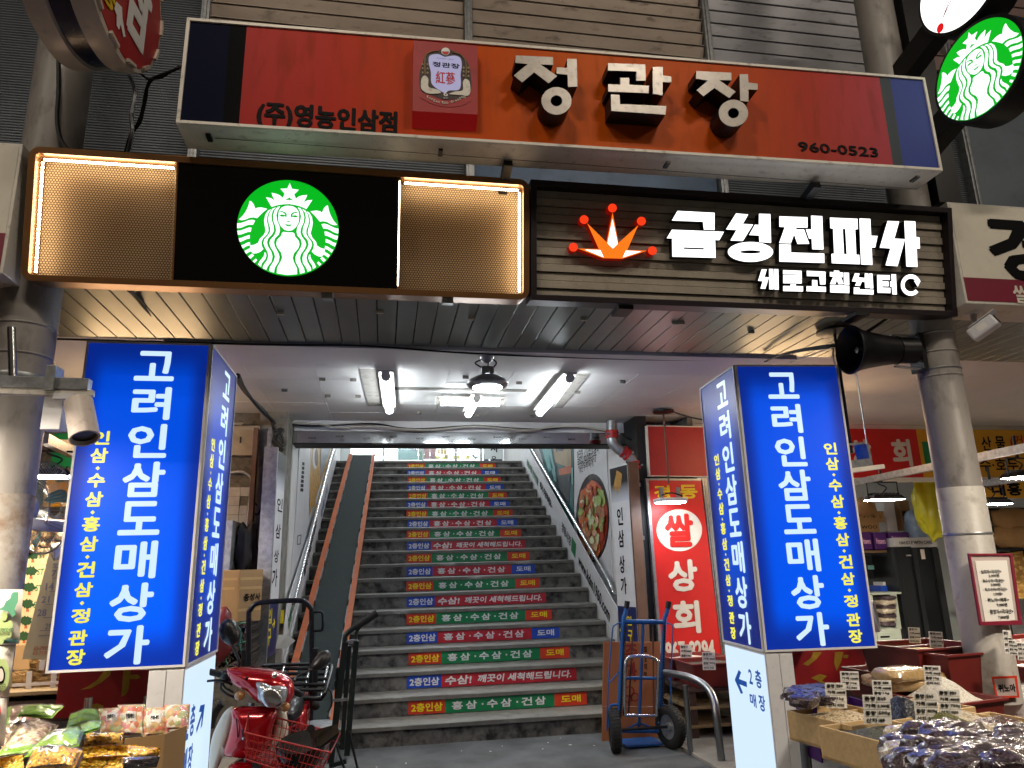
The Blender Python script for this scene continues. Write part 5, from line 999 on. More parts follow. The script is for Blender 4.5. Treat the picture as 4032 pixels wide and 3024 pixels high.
for ch, x0, y0, x1, y1, m, d in (('경',370,150,460,225,'yellow_ink',-.007),('동',503,148,606,222,'yellow_ink',-.007),('상',440,548,612,715,'cream',-.007),('회',465,768,625,938,'cream',-.007)): text(Pr, ch, bxc(Pr,'L',x0,y0,x1,y1), MT[m], t, d, .07, name='letter')
MB(Pr).prism(Pr.pts('L', [(507+121*math.cos(k*2*PI/48), 390+112*math.sin(k*2*PI/48)) for k in range(48)]), -.006, None).build('cream_disc', MT['cream'], t); text(Pr, '쌀', bxc(Pr,'L',422,303,590,478), MT['red_sign'], t, -.009, .055, name='letter')
text(Pr, '967-8294', bxc(Pr,'L',428,985,700,1075), MT['cream'], t, -.007, .06, name='phone_number')
sh_ = thing('folding_shutter', 'folded grey metal shutter right of the tall red sign', 'shutter', (4.1, YR, .9)); 
for k in range(6): q = Pr.pts('L', [(628+k*9,112),(635+k*9,112),(742+k*9*.9,1070),(735+k*9*.9,1070)]); MB(Pr).prism(q, -.01-.006*(k % 2), .05).build('shutter_slat', MT['galv'], sh_)
bx('shop_wall', MT['grime'], None, 3.3, 3.36, 7.4, 10, 0, 3.06, kind='structure')
# pendant in front of the red sign
m0 = a('G', 1127, 946, Z=3.04); lz = a('G', 1215, 1625, Y=m0.y); t = thing('pendant_lamp', 'small lit lamp on a thin rod in front of the red sign', 'lamp', (m0.x, m0.y, lz.z)); x_, y_ = m0.x, m0.y
MB().lathe((x_, y_, 3.03), [(.11, .0), (.11, -.02), (.03, -.035)], 24, cap=True).build('ceiling_plate', MT['black_metal'], t, smooth=40); MB().cyl((x_, y_, lz.z+.2), (x_, y_, 3.0), .011, 8).build('rod', MT['sign_brown'], t)
MB().box(x_-.15, x_+.15, y_-.1, y_+.1, lz.z+.012, lz.z+.05).build('housing', MT['white_paint'], t, bev=.01); bx('lens', MT['lamp_cool'], t, x_-.13, x_+.13, y_-.08, y_+.08, lz.z, lz.z+.011)
for s in (-1, 1): bx('stirrup', MT['galv'], t, x_+s*.09-.02, x_+s*.09+.02, y_-.01, y_+.01, lz.z+.05, lz.z+.16)
MB().tube(spl([(x_-.1,y_-.03,lz.z+.08),(x_,y_-.05,lz.z+.1),(x_+.12,y_-.03,lz.z+.07)],5),.008,6).build('cord', MT['cable'], t)
cab('black_cable', 'black cable from the pendant lamp plate to the right blue sign', [(x_+.08,y_,3.03), a('G',1300,995,Y=y_-.3), a('G',1415,1020,Y=y_-.8)], .008)
# horn speaker
hc = a('H', 757, 512, Y=3.97); hs = thing('horn_speaker', 'black horn loudspeaker strapped to the right column', 'speaker', (3.3, 3.97, hc.z-.15)); hx0 = hc.x; L_h = 3.40-hx0
MB().lathe((hx0, 3.97, hc.z), [(.152,0),(.158,.004),(.158,.012),(.135,.06),(.118,.13),(.102,.22),(.088,.32)], 40, (1,-.05,0)).build('bell', MT['black_metal'], hs, smooth=50)
MB().lathe((hx0+.002, 3.97, hc.z), [(.150,.0),(.125,.06),(.1,.13),(.07,.2),(.02,.22)], 40, (1,-.05,0)).build('bell_inside', MT['black_plastic'], hs, smooth=50)
MB().lathe((hx0+.05, 3.967, hc.z), [(.001,0),(.02,.002),(.03,.02),(.03,.16)], 20, (1,-.05,0)).build('inner_cone', MT['black_metal'], hs, smooth=50)
MB().lathe((hx0+.32, 3.953, hc.z), [(.092,0),(.092,.012),(.085,.016),(.085,.13),(.07,.14),(.001,.142)], 32, (1,-.05,0)).build('driver', MT['black_metal'], hs, smooth=40)
bx('strap_plate', MT['black_metal'], hs, 3.405, 3.437, 3.93, 4.05, hc.z-.13, hc.z+.12); 
for dz in (-.12, .11): MB().beam((hx0+.3, 3.95, hc.z+dz*.9), (3.42, 3.97, hc.z+dz), .03, .008).build('bracket_arm', MT['galv'], hs)
for dz in (-.12, .12): MB().lathe((3.565, 4.0, hc.z+dz), [(.130,-.008),(.135,0),(.130,.008)], 36).build('strap', MT['galv'], hs, smooth=50)
# conduit loop, old pendant fixture
m0 = a('H', 650, 372, Z=3.035); ob = a('H', 820, 1370, Y=m0.y); t = thing('old_light_fixture', 'rusty unlit light fixture hanging on a rod right of the blue sign', 'lamp', (m0.x, m0.y, ob.z))
MB().lathe((m0.x, m0.y, 3.035), [(.12, .0), (.12, -.015), (.03, -.03)], 24, cap=True).build('ceiling_plate', MT['black_metal'], t, smooth=40); MB().cyl((m0.x, m0.y, ob.z+.1), (m0.x, m0.y, 3.02), .010, 8).build('rod', MT['black_metal'], t)
f = frm((m0.x, m0.y, ob.z), .25, 0, -.12); bx('body', MT['cream'], t, -.21, .21, -.07, .07, -.03, .0, fr=f, bev=.004); bx('top_box', MT['galv'], t, -.15, .13, -.05, .05, .001, .05, fr=f, bev=.004)
for s in (-.14, .12): bx('stirrup', MT['galv'], t, s-.012, s+.012, -.05, .05, .05, .15, fr=f)
bx('yoke', MT['galv'], t, -.15, .14, -.012, .012, .151, .165, fr=f)
r0 = a('H', 825, 770, Y=m0.y+.3); cab('thin_rod', 'thin grey rod hanging beside the old light fixture', [Vector((r0.x, r0.y, 3.05)), Vector((r0.x, r0.y, ob.z+.15))], .005, 'galv', n=2)
# security camera
c0 = a('H', 1657, 240, Y=3.85); t = thing('security_camera', 'white security camera hanging below the cream sign at the right edge', 'camera', c0)
MB().lathe(c0, [(.055,.005),(.055,-.01),(.03,-.02),(.001,-.021)], 24).build('base', MT['white_paint'], t, smooth=40); e_ = a('H', 1665, 300, Y=3.83); MB().tube([c0, e_, a('H',1690,330,Y=3.8)], [.02,.018,.015], 12).build('arm', MT['white_paint'], t, smooth=50)
cc = a('H', 1735, 355, Y=3.76); f = frm(cc, math.radians(35), math.radians(-28)); bx('body', MT['white_paint'], t, -.045, .045, -.085, .085, -.042, .042, fr=f, bev=.012); bx('visor', MT['white_paint'], t, -.05, .05, -.115, .06, .044, .05, fr=f, bev=.003); MB(f).cyl((0,-.087,0),(0,-.094,0),.032,20).build('lens', MT['black_plastic'], t)
bx('label', MT['paper'], t, -.0465, -.046, -.03, .03, -.02, .02, fr=f)
# ------------------------------------------------------------------ right shop
bx('wall_shop', MT['shop_white'], None, 3.3, 9, 10.0, 10.1, 0, 3.06, kind='structure'); bx('wall_shop_end', MT['plaster'], None, 9, 9.1, 5, 10, 0, 3.06, kind='structure')
bx('ceiling_shop', MT['plaster'], None, 3.35, 9, 7.75, 10, 3.0, 3.06, kind='structure'); bx('ceiling_right', MT['plaster'], None, 6, 9.2, 5, 7.75, 3.062, 3.2, kind='structure')
YS = 7.5; Ps = Pl((0, YS, 0))
ss = thing('shop_sign_band', 'red and yellow shop sign band over the right grain stall', 'sign', (6, YS, 2.3)); zt_, zb_ = 2.96, Ps.uv('H', 1000, 1440)[1]; xa, xb = Ps.uv('H', 735, 1200)[0]-.3, Ps.uv('H', 1265, 1250)[0]
g('sign_yellow', 'd9a01c', .5, var=.05, dirt=.15, ds=12, dcol=(.3,.2,.03)); bx('red_field', MT['red_sign'], ss, xa, xb, -.01, .05, zb_, zt_, fr=Ps); bx('yellow_field', MT['sign_yellow'], ss, xb, xb+3.5, -.01, .05, zb_, zt_, fr=Ps); bx('rail', MT['cream'], ss, xa, xb+3.5, -.03, .05, zb_-.05, zb_-.002, fr=Ps)
for ch, x0, y0, x1, y1, m in (('상',745,1160,930,1340,'cream'),('회',1048,1160,1222,1360,'cream'),('산',1703,1140,1795,1245,'ink'),('물',1805,1140,1895,1245,'ink'),('(건)',1910,1130,2060,1245,'red_sign')): text(Ps, ch, bxc(Ps,'H',x0,y0,x1,y1), MT[m], ss, -.013, .06 if m == 'cream' else .02, name='letter')
text(Ps, '수·호두', bxc(Ps,'H',1692,1300,1990,1395), MT['ink'], ss, -.013, .02, name='lettering'); bx('green_patch', MT['seg_green'], ss, *[Ps.uv('H', x, 1300)[0] for x in (1300, 1345)], -.012, -.0105, zb_+.1, zt_-.15, fr=Ps)
y2 = thing('yellow_hanging_sign', 'lower yellow sign with black lettering at the right edge under the sign band', 'sign', (7, YS, 2.1)); b = bxc(Ps,'H',1735,1448,2100,1585); bx('face', MT['sign_yellow'], y2, b[0], b[2]+.3, .02, .05, b[1], b[3], fr=Ps)
text(Ps, '대흥', bxc(Ps,'H',1790,1470,2030,1570), MT['ink'], y2, .017, .06)
# beams and flood lamps over the stall
def flood(nm, lab, c, w, rz, hang, grp='black flood lamps over the grain stall', e='lamp_stall'):
    t = thing(nm, lab, 'lamp', c, grp); f = frm(c, rz)
    MB(f).hexa([(-w/2,-.1,0),(w/2,-.1,0),(w/2,.1,0),(-w/2,.1,0)], [(-w*.4,-.07,.045),(w*.4,-.07,.045),(w*.4,.07,.045),(-w*.4,.07,.045)]).build('housing', MT['black_metal'], t, bev=.006)
    for k in range(7): bx('fin', MT['black_metal'], t, -w*.36+k*w*.12-.003, -w*.36+k*w*.12+.003, -.06, .06, .046, .065, fr=f)
    bx('lens', MT[e], t, -w*.44, w*.44, -.085, .085, -.004, -.0005, fr=f)
    MB(f).tube([(-w*.46,0,.02),(-w*.46,0,.17),(w*.46,0,.17),(w*.46,0,.02)], .008, 6).build('stirrup', MT['black_metal'], t); MB(f).tube(spl([(0,.02,.06),(.06,.02,.12),(-.03,.01,.16),(.01,0,.2)],5), .006, 6).build('cord', MT['cable'], t); MB(f).cyl((0,0,.17),(0,0,.17+hang),.012,8).build('hanger', MT['black_metal'], t)
    return t
pA = a('H', 790, 1478, Y=6.6); pB = a('H', 2028, 1225, Z=pA.z); d_ = (pB-pA); print('beam', pA, pB)
bm = MB().beam(pA, pB+d_*.4, .05, .06).build('grey_beam', MT['galv'], None, label='grey steel beam slanting behind the right column carrying flood lamps', cat='beam')
pC = a('H', 1700, 1490, Y=6.3); pD = a('H', 2028, 1440, Z=pC.z); MB().beam(pC, pC+(pD-pC)*2.2, .05, .06).build('grey_beam', MT['galv'], None, label='second lower grey steel beam at the right edge behind the column', cat='beam')
fl = a('H', 1012, 1600, Y=6.35); flood('flood_lamp', 'black flood lamp under the grey beam left of the right column', fl, .36, 0, .12)
fl2 = a('H', 1812, 1632, Y=6.2); flood('flood_lamp', 'black flood lamp right of the right column below the yellow sign', fl2, .3, .1, .2)
fl3 = a('H', 2010, 1440, Y=5.4); flood('flood_lamp', 'black flood lamp at the very right edge in front of the yellow sign', fl3, .3, .1, .2)
flood('flood_lamp', 'unseen black flood lamp added above the front of the grain stall, out over the bags', Vector((3.9, 2.2, 2.7)), .4, .1, .8)  # added out of view to brighten the front of the stall
# fridge, cupboards and stock
Yb = 9.3; Pb = Pl((0, Yb, 0))
def stock(nm, lab, cat_, m, x0, y0, x1, y1, Yq, dep=.3, grp=None, txt=None, tm='ink', base=None, bev=.004, c='M'):
    pl = Pl((0, Yq, 0)); b = bxc(pl, c, x0, y0, x1, y1); zb = b[1] if base is None else base
    t = thing(nm, lab, cat_, ((b[0]+b[2])/2, Yq+dep/2, zb), grp); bx('body', MT[m], t, b[0], b[2], 0, dep, zb, b[3], fr=pl, bev=bev)
    if txt: w_, h_ = b[2]-b[0], b[3]-zb; text(pl, txt, (b[0]+w_*.12, zb+h_*.32, b[2]-w_*.12, zb+h_*.66), MT[tm], t, -.003, .02)
    return t, pl, b
t, pl, b = stock('refrigerator', 'tall dark grey refrigerator with an energy label in the right shop', 'refrigerator', 'fridge_body', 705, 374, 920, 1000, 8.6, .65, base=.02)
for nm, x0, x1 in (('door', 707, 812), ('door', 814, 918)): q = bxc(pl, 'M', x0, 378, x1, 860); bx(nm, MT['fridge_body'], t, q[0], q[2], -.03, -.002, .08, q[3], fr=pl, bev=.004)
q = bxc(pl, 'M', 862, 388, 894, 445); bx('energy_label', MT['cream'], t, q[0], q[2], -.033, -.031, q[1], q[3], fr=pl); q = bxc(pl, 'M', 780, 420, 812, 428); bx('name_plate', MT['chrome'], t, q[0], q[2], -.033, -.031, q[1], q[3], fr=pl)
t, pl, b = stock('refrigerator', 'second dark refrigerator half behind the right column', 'refrigerator', 'fridge_body', 926, 374, 1075, 1000, 8.75, .65, base=.02); bx('door', MT['fridge_body'], t, b[0]+.01, b[2]-.01, -.03, -.002, .08, b[3]-.02, fr=pl, bev=.004)
def shelf(lab, x0, x1, y, Yq, dep, th=.03, c='M', m='shelf_wood'):
    pl = Pl((0, Yq, 0)); p, q = pl.uv(c, x0, y), pl.uv(c, x1, y); return bx('shelf', MT[m], None, p[0], q[0], Yq, Yq+dep, p[1]-th, p[1], label=lab, cat='shelf')
shelf('brown wooden shelf carrying purple cartons left of the refrigerator', 470, 712, 398, 8.7, .5)
for i, (x0, x1) in enumerate(((520, 598), (600, 685), (687, 815))): stock('purple_carton', 'purple carton with pale script, %s of three on the brown shelf' % ('leftmost', 'middle', 'rightmost')[i], 'carton', 'purple_box', x0, 290, x1, 388 if i < 2 else 352, 8.72, .35, 'purple cartons on the brown shelf', 'Primavera', 'pink_ink')
stock('brown_carton', 'brown carton with care symbols, upper of two above the purple cartons', 'carton', 'carton', 512, 168, 668, 228, 8.8, .3, txt='↑↑ ☂ ▯'); stock('brown_carton', 'brown carton with black print, lower of two above the purple cartons', 'carton', 'carton', 512, 230, 640, 286, 8.8, .3, txt='WOO')
stock('white_carton', 'tall white carton behind the purple cartons', 'carton', 'carton_white', 662, 108, 745, 284, 8.9, .3); stock('brown_carton', 'tall brown carton beside the tall white carton', 'carton', 'carton', 748, 105, 832, 275, 8.95, .3, txt='행복'); stock('pale_carton', 'long pale carton lying on top of the refrigerator', 'carton', 'carton_white', 717, 322, 975, 374, 8.62, .3, txt='HANDLE WITH CARE')
pq = a('M', 868, 255, Y=8.8); o = MB().blob(pq, (.2,.12,.22), 3, .14, 2.5, e=.7).build('blue_sack', MT['blue_bag'], None, smooth=80, label='blue and white plastic sack above the refrigerator', cat='sack'); pq = a('M', 955, 280, Y=8.85)
stock('teal_box', 'pale teal box beside the column above the refrigerator', 'box', 'shop_teal', 922, 238, 975, 320, 8.8, .2)
pq = a('M', 918, 140, Y=8.0); mb = MB(); mb.blob(pq, (.17,.12,.36), 8, .2, 1.8, nu=28, nv=18); mb.build('yellow_bag', MT['bag_yellow'], None, smooth=80, label='yellow plastic bag hanging beside the right column', cat='bag')
pq = a('M', 535, 145, Y=8.8); MB().blob(pq, (.14,.12,.12), 5, .2, 2, e=.7).build('paper_bag', MT['sack_paper'], None, smooth=80, label='crumpled brown paper bag on top of the cartons', cat='bag')
shelf('dark shelf below the brown shelf behind the blue sign', 470, 740, 640, 8.75, .45, .03, m='bench_wood')
t, pl, b = stock('microwave', 'black countertop machine with a green display left of the refrigerator', 'machine', 'black_plastic', 548, 425, 608, 560, 8.9, .3); q = bxc(pl,'M',566,482,605,505); bx('display', MT['shop_teal'], t, q[0], q[2], -.004, -.001, q[1], q[3], fr=pl)
stock('blue_box', 'small blue box with a white receipt on the dark shelf', 'box', 'seg_blue', 642, 600, 738, 637, 8.8, .25); stock('receipt_printer', 'white receipt printer on the small blue box', 'printer', 'white_paint', 655, 578, 712, 600, 8.82, .2)
t, pl, b = stock('open_cabinet', 'white open cabinet stacked with bags of grain left of the refrigerator', 'cabinet', 'cabinet_green', 578, 642, 765, 648, 8.5, .35)
for x0, x1, y0, y1 in ((578,622,648,850),(700,765,648,850)): q = bxc(pl,'M',x0,y0,x1,y1); bx('side_panel', MT['cabinet_green'], t, q[0], q[2], 0, .35, q[1], q[3], fr=pl)
for k in range(7): q = a('M', 662, 670+k*25, Y=8.6); MB().blob(q, (.11,.14,.035), k, .12, 2, e=.6).build('grain_bag', MT['bag_pale_fill' if k % 2 else 'bag_dark_fill'], None, smooth=70, label='flat bag of grain, number %s from the top of the pile in the open cabinet' % ('one','two','three','four','five','six','seven')[k], cat='bag', group='bags of grain piled in the open cabinet')
t, pl, b = stock('drawer_cabinet', 'pale green drawer cabinet below the open cabinet', 'cabinet', 'cabinet_green', 608, 855, 790, 1060, 8.3, .5, base=.02)
for y0, y1 in ((872,935),(945,1010)): q = bxc(pl,'M',618,y0,712,y1); bx('drawer', MT['cabinet_green'], t, q[0], q[2], -.012, -.001, q[1], q[3], fr=pl, bev=.003); bx('handle', MT['black_metal'], t, (q[0]+q[2])/2-.06, (q[0]+q[2])/2+.06, -.02, -.012, q[3]-.06, q[3]-.04, fr=pl)
wc = a('M', 612, 778, Y=4.85); t = thing('round_fan', 'round black and white fan behind the right blue sign', 'fan', wc-Vector((0,0,.1))); MB().lathe(wc+Vector((-.05,0,0)), [(.001,-.02),(.09,-.02),(.1,0)], 32, (.75,-.65,.1)).build('hub', MT['black_plastic'], t, smooth=40); MB().lathe(wc+Vector((-.05,0,0)), [(.098,-.02),(.108,-.02),(.108,.05),(.1,.05)], 32, (.75,-.65,.1)).build('ring', MT['white_paint'], t, smooth=40); MB().cyl(wc+Vector((-.03,.02,-.08)), wc+Vector((-.03,.05,-.75)), .015, 8).build('stand', MT['white_paint'], t)
# rack with sacks at the right edge
t = thing('steel_rack', 'dark slotted steel rack with brown sacks at the right edge', 'rack', (8.2, 8.6, .02)); Pk = Pl((0, 8.5, 0))
for x in (1268, 1440): p = Pk.uv('M', x, 150); MB(Pk).box(p[0]-.025, p[0]+.025, 0, .03, -0, p[1]).build('upright', MT['black_metal'], t)
for y in (148, 385, 640): p, q = Pk.uv('M', 1262, y), Pk.uv('M', 1600, y); MB(Pk).box(p[0], q[0], 0, .5, p[1]-.03, p[1]).build('shelf_plate', MT['black_metal'], t)
for i, (y, lab) in enumerate(((215,'upper'),(315,'lower'))): q = a('M', 1378, y, Y=8.6); MB().blob(q, (.32,.2,.15), 20+i, .1, 2, e=.6).build('brown_sack', MT['sack_paper'], None, smooth=80, label='%s bulging brown paper sack on the steel rack' % lab, cat='sack', group='brown sacks on the steel rack')
q = a('M', 1440, 500, Y=8.7); MB().blob(q, (.3,.2,.24), 31, .12, 2.4, e=.7).build('clear_sack', MT['walnut'], None, smooth=80, label='clear sack of pale nuts at the right edge under the rack', cat='sack')
q = a('M', 1450, 590, Y=8.0); mb = MB(); heap(mb, q-Vector((0,0,.15)), .4, .3, .2, 3); mb.build('walnut_heap', MT['walnut'], None, smooth=80, kind='stuff', label='heap of golden walnuts at the right edge', cat='nuts')
# stall bench, tubs and trays
bx('stall_table', MT['bench_wood'], None, 2.45, 5.9, 2.3, 4.15, .60, .66, label='dark table carrying the wooden grain trays', cat='table')
bx('stall_table', MT['bench_wood'], None, 3.15, 7.2, 4.2, 6.4, .55, .62, label='dark table carrying the red tubs behind the wooden trays', cat='table')
ra = math.radians(11.3)
def tray(lab, x, y, z, w, d, h, fill, hh, kind='wood', c='M', yaw_=ra, grp='grain trays on the right stall'):
    q = a(c, x, y, Z=z+h); return container('grain_tray' if kind == 'wood' else 'red_tub', lab, Vector((q.x, q.y, z)), yaw_, w, d, h, MT['wood_tray'] if kind == 'wood' else MT['tub_red'], MT[fill], hh, grp if kind == 'wood' else 'red tubs of grain on the right stall', taper=0 if kind == 'wood' else .12)
tray('wooden tray heaped with speckled beige beans', 450, 1345, .66, .36, .40, .13, 'beige_bean', .035)
tray('wooden tray heaped with dark grey quinoa', 680, 1440, .66, .36, .40, .13, 'dark_quinoa', .035)
tray('wooden tray with a tall heap of shiny black beans', 770, 1345, .66, .34, .38, .12, 'black_bean', .10)
tray('wooden tray heaped with olive green mung beans', 1020, 1415, .66, .38, .38, .12, 'olive_bean', .075)
tray('wooden tray heaped with pale beige grain beside the column', 1110, 1365, .66, .3, .36, .12, 'bag_pale_fill', .05)
tray('wooden tray of brown beans behind the column foot', 1330, 1400, .66, .4, .38, .12, 'brown_bean', .05)
tray('wooden tray of pale grain behind the black beans', 905, 1290, .66, .3, .3, .12, 'beige_bean', .05)
tray('red tub with a large heap of white rice beside the column', 1005, 1235, .62, .38, .4, .16, 'rice', .12, 'r')
tray('red tub of white rice behind the stacked beige bags', 735, 1080, .62, .5, .4, .17, 'rice', .05, 'r', yaw_=.12)
tray('red tub of yellow grain under the left price card of the back row', 880, 935, .70, .55, .45, .26, 'yellow_grain', .02, 'r', yaw_=.15)
tray('red tub of black beans beside the column in the back row', 1040, 965, .70, .55, .45, .24, 'black_bean', .03, 'r', yaw_=.15)
tray('red tub of pale green beans at the right edge', 1560, 1050, .52, .5, .45, .2, 'leek' if 0 else 'rice', .04, 'r', yaw_=.1)
tray('red tub at the right edge of the back row behind the column', 1470, 905, .62, .6, .45, .2, 'brown_bean', .03, 'r', yaw_=.1)
# stacked pillow bags and dark packets
g('bag_beige', 'b89a6a', .25, var=.2, vs=60, coat=1, bump=.3, bs=60)
for k, (x, y, w) in enumerate(((745,1165,.15),(835,1160,.14),(690,1150,.13),(770,1112,.16),(880,1140,.12))):
    q = a('M', x, y, Z=.82+.05*(y < 1120)); MB().blob(q, (w,.10,.035), 40+k, .1, 2, e=.55, M=Matrix.Rotation(.1*k-.2, 3, 'Z')).build('grain_pouch', MT['bag_beige'], None, smooth=70, label='clear pouch of beige grain lying %s' % ('at the bottom left of the pouch pile','at the bottom right of the pouch pile','far left of the pouch pile','on top of the pouch pile','right end of the pouch pile by the price card')[k], cat='pouch', group='pouches of beige grain')
pc = thing('purple_carton', 'open purple carton with script lettering at the left end of the grain trays', 'carton', a('M', 200, 1420, Z=.6)); 
q0, q1, q2 = a('M', 145, 1262, Z=.80), a('M', 262, 1302, Z=.80), a('M', 330, 1240, Z=.80)
U = (q1-q0); PPC = Pl(Vector((q0.x, q0.y, .55)), U); Lp = U.length
bx('front_panel', MT['purple_box'], pc, 0, Lp, 0, .008, .0, .25, fr=PPC); bx('side_panel', MT['purple_box'], pc, 0, .008, .008, .3, 0, .25, fr=PPC); bx('back_panel', MT['purple_box'], pc, 0, Lp, .3, .308, 0, .25, fr=PPC)
text(PPC, 'navera', (Lp*.0, .13, Lp*.75, .2), MT['cream'], pc, -.003, .03); text(PPC, "en's Best", (Lp*.1, .06, Lp*.72, .11), MT['pink_ink'], pc, -.003, .02)
for k, (x, y) in enumerate(((190,1215),(250,1250),(200,1265),(280,1205),(300,1250),(180,1240),(330,1235))):
    q = a('M', x, y, Z=.83+.015*(k % 3)); MB().blob(q, (.085,.06,.028), 60+k, .14, 2.5, e=.6, M=Matrix.Rotation(.4*k, 3, 'Z')).build('bean_packet', MT['bag_dark_fill'], None, smooth=70, label='shiny packet of dark beans in the purple carton, %s' % ('at the back left','in the front middle','at the front left','at the back right','in front by the price card','at the left rim','behind the price card')[k], cat='packet', group='packets of dark beans in the purple carton')
# price cards
CT = (('흰동부','6000원','1kg','미국산'),('찰옥수수','5500원','1kg','국내산'),('옥동부','4000원','1kg','미국산'),('흑녹두','5,000원','500g','페루'),('통녹두','12000원','800g','중국산'),('늘보리','4000원','1kg','국내산'),('깐동부','4000원','750g','미얀마'),('차조','8400원','500g','중국산'),('검정깨','9000원','500g','국내산'),('팥','5000원','500g','중국산'),('녹두','6000원','500g','중국산'),('수수','4000원','500g','국내산'),('콩','5000원','1kg','국내산'),('흑미','4000원','900g','국내산'))
for k, (c_, x0, y0, x1, y1, zb, lab) in enumerate((('M',330,1162,450,1312,.81,'price card in the speckled beige beans'),('M',415,1096,522,1205,.84,'price card behind the dark bean packets'),('M',602,1147,714,1268,.82,'price card between pouches and black beans'),('M',550,1232,710,1402,.80,'large price card between beige beans and dark quinoa'),('M',848,1217,984,1392,.80,'large price card between black beans and olive beans'),('M',902,1062,1000,1178,.90,'price card behind the big white rice heap'),('M',987,1200,1114,1352,.80,'price card in the pale grain beside the column'),('M',810,840,878,932,.96,'price card in the yellow grain tub'),('M',930,864,1010,957,.95,'price card in the black bean tub of the back row'),('M',1366,856,1412,992,.95,'price card right of the column in the back row'),('M',1392,912,1442,1002,.95,'second price card right of the column in the back row'),('M',1442,926,1500,1032,.92,'price card at the right edge above the green beans'),('L',516,1000,578,1094,.58,'price card in the left red tub in front of the tall red sign'),('L',634,1040,703,1136,.58,'price card in the right red tub in front of the tall red sign'))): card(lab, c_, x0, y0, x1, y1, zb, CT[k])
# left red tubs on the low bench by the hand truck
t = thing('low_bench', 'low dark wooden bench under the two red tubs behind the hand truck', 'bench', (3.2, 6.4, 0))
for j, zz in enumerate((.39, .25, .1)): 
    for k in range(3): bx('bench_plank', MT['bench_board'] if j else MT['bench_wood'], t, 2.64, 4.3, 6.38+k*.28, 6.38+k*.28+.26, zz, zz+.025)
for x, y in ((2.68,6.42),(4.2,6.42),(2.68,7.1),(4.2,7.1)): bx('leg', MT['bench_wood'], t, x-.03, x+.03, y-.03, y+.03, .02, .385)
container('red_tub', 'red tub of white rice, left one in front of the tall red sign', Vector((2.95,7.02,.42)), .0, .55, .36, .2, MT['tub_red'], MT['rice'], .03, 'red tubs of grain on the right stall', taper=.12)
container('red_tub', 'red tub of dark grain, right one in front of the tall red sign', Vector((3.0,6.58,.42)), .0, .62, .42, .2, MT['tub_red'], MT['dark_quinoa'], .03, 'red tubs of grain on the right stall', taper=.12)
# steel guard rails
t = thing('guard_rail', 'bent stainless guard rail in front of the red tubs behind the hand truck', 'rail', (2.7, 5.9, 0)); YG = 5.55
g0 = a('L', 575, 1572, Z=0.02); YG = g0.y
P_ = [a('L',432,1150,Y=YG+.25), a('L',500,1160,Y=YG+.12), a('L',580,1182,Y=YG-.02), a('L',650,1225,Y=YG-.15), a('L',690,1290,Y=YG-.25), a('L',708,1400,Y=YG-.3)]; P_.append(Vector((P_[-1].x+.01, P_[-1].y, 0)))
MB().tube(spl(P_, 6), .03, 14).build('rail_tube', MT['steel_rail'], t, smooth=60); tp = a('L', 540, 1215, Y=YG); MB().tube([Vector((tp.x,YG,0)), Vector((tp.x,YG,tp.z))], .022, 12).build('post', MT['steel_rail'], t, smooth=60)
t = thing('guard_rail', 'bent stainless guard rail at the lower right under the wooden trays', 'rail', (2.2, 3.4, 0))
P_ = [a('M',205,1560,Y=3.6), a('M',222,1510,Y=3.58), a('M',270,1483,Y=3.52), a('M',360,1500,Y=3.4), a('M',480,1555,Y=3.2), a('M',640,1640,Y=2.95), a('M',760,1700,Y=2.8)]; P_ = [Vector((P_[0].x, P_[0].y, 0))]+P_
MB().tube(spl(P_, 6), .025, 14).build('rail_tube', MT['steel_rail'], t, smooth=60)
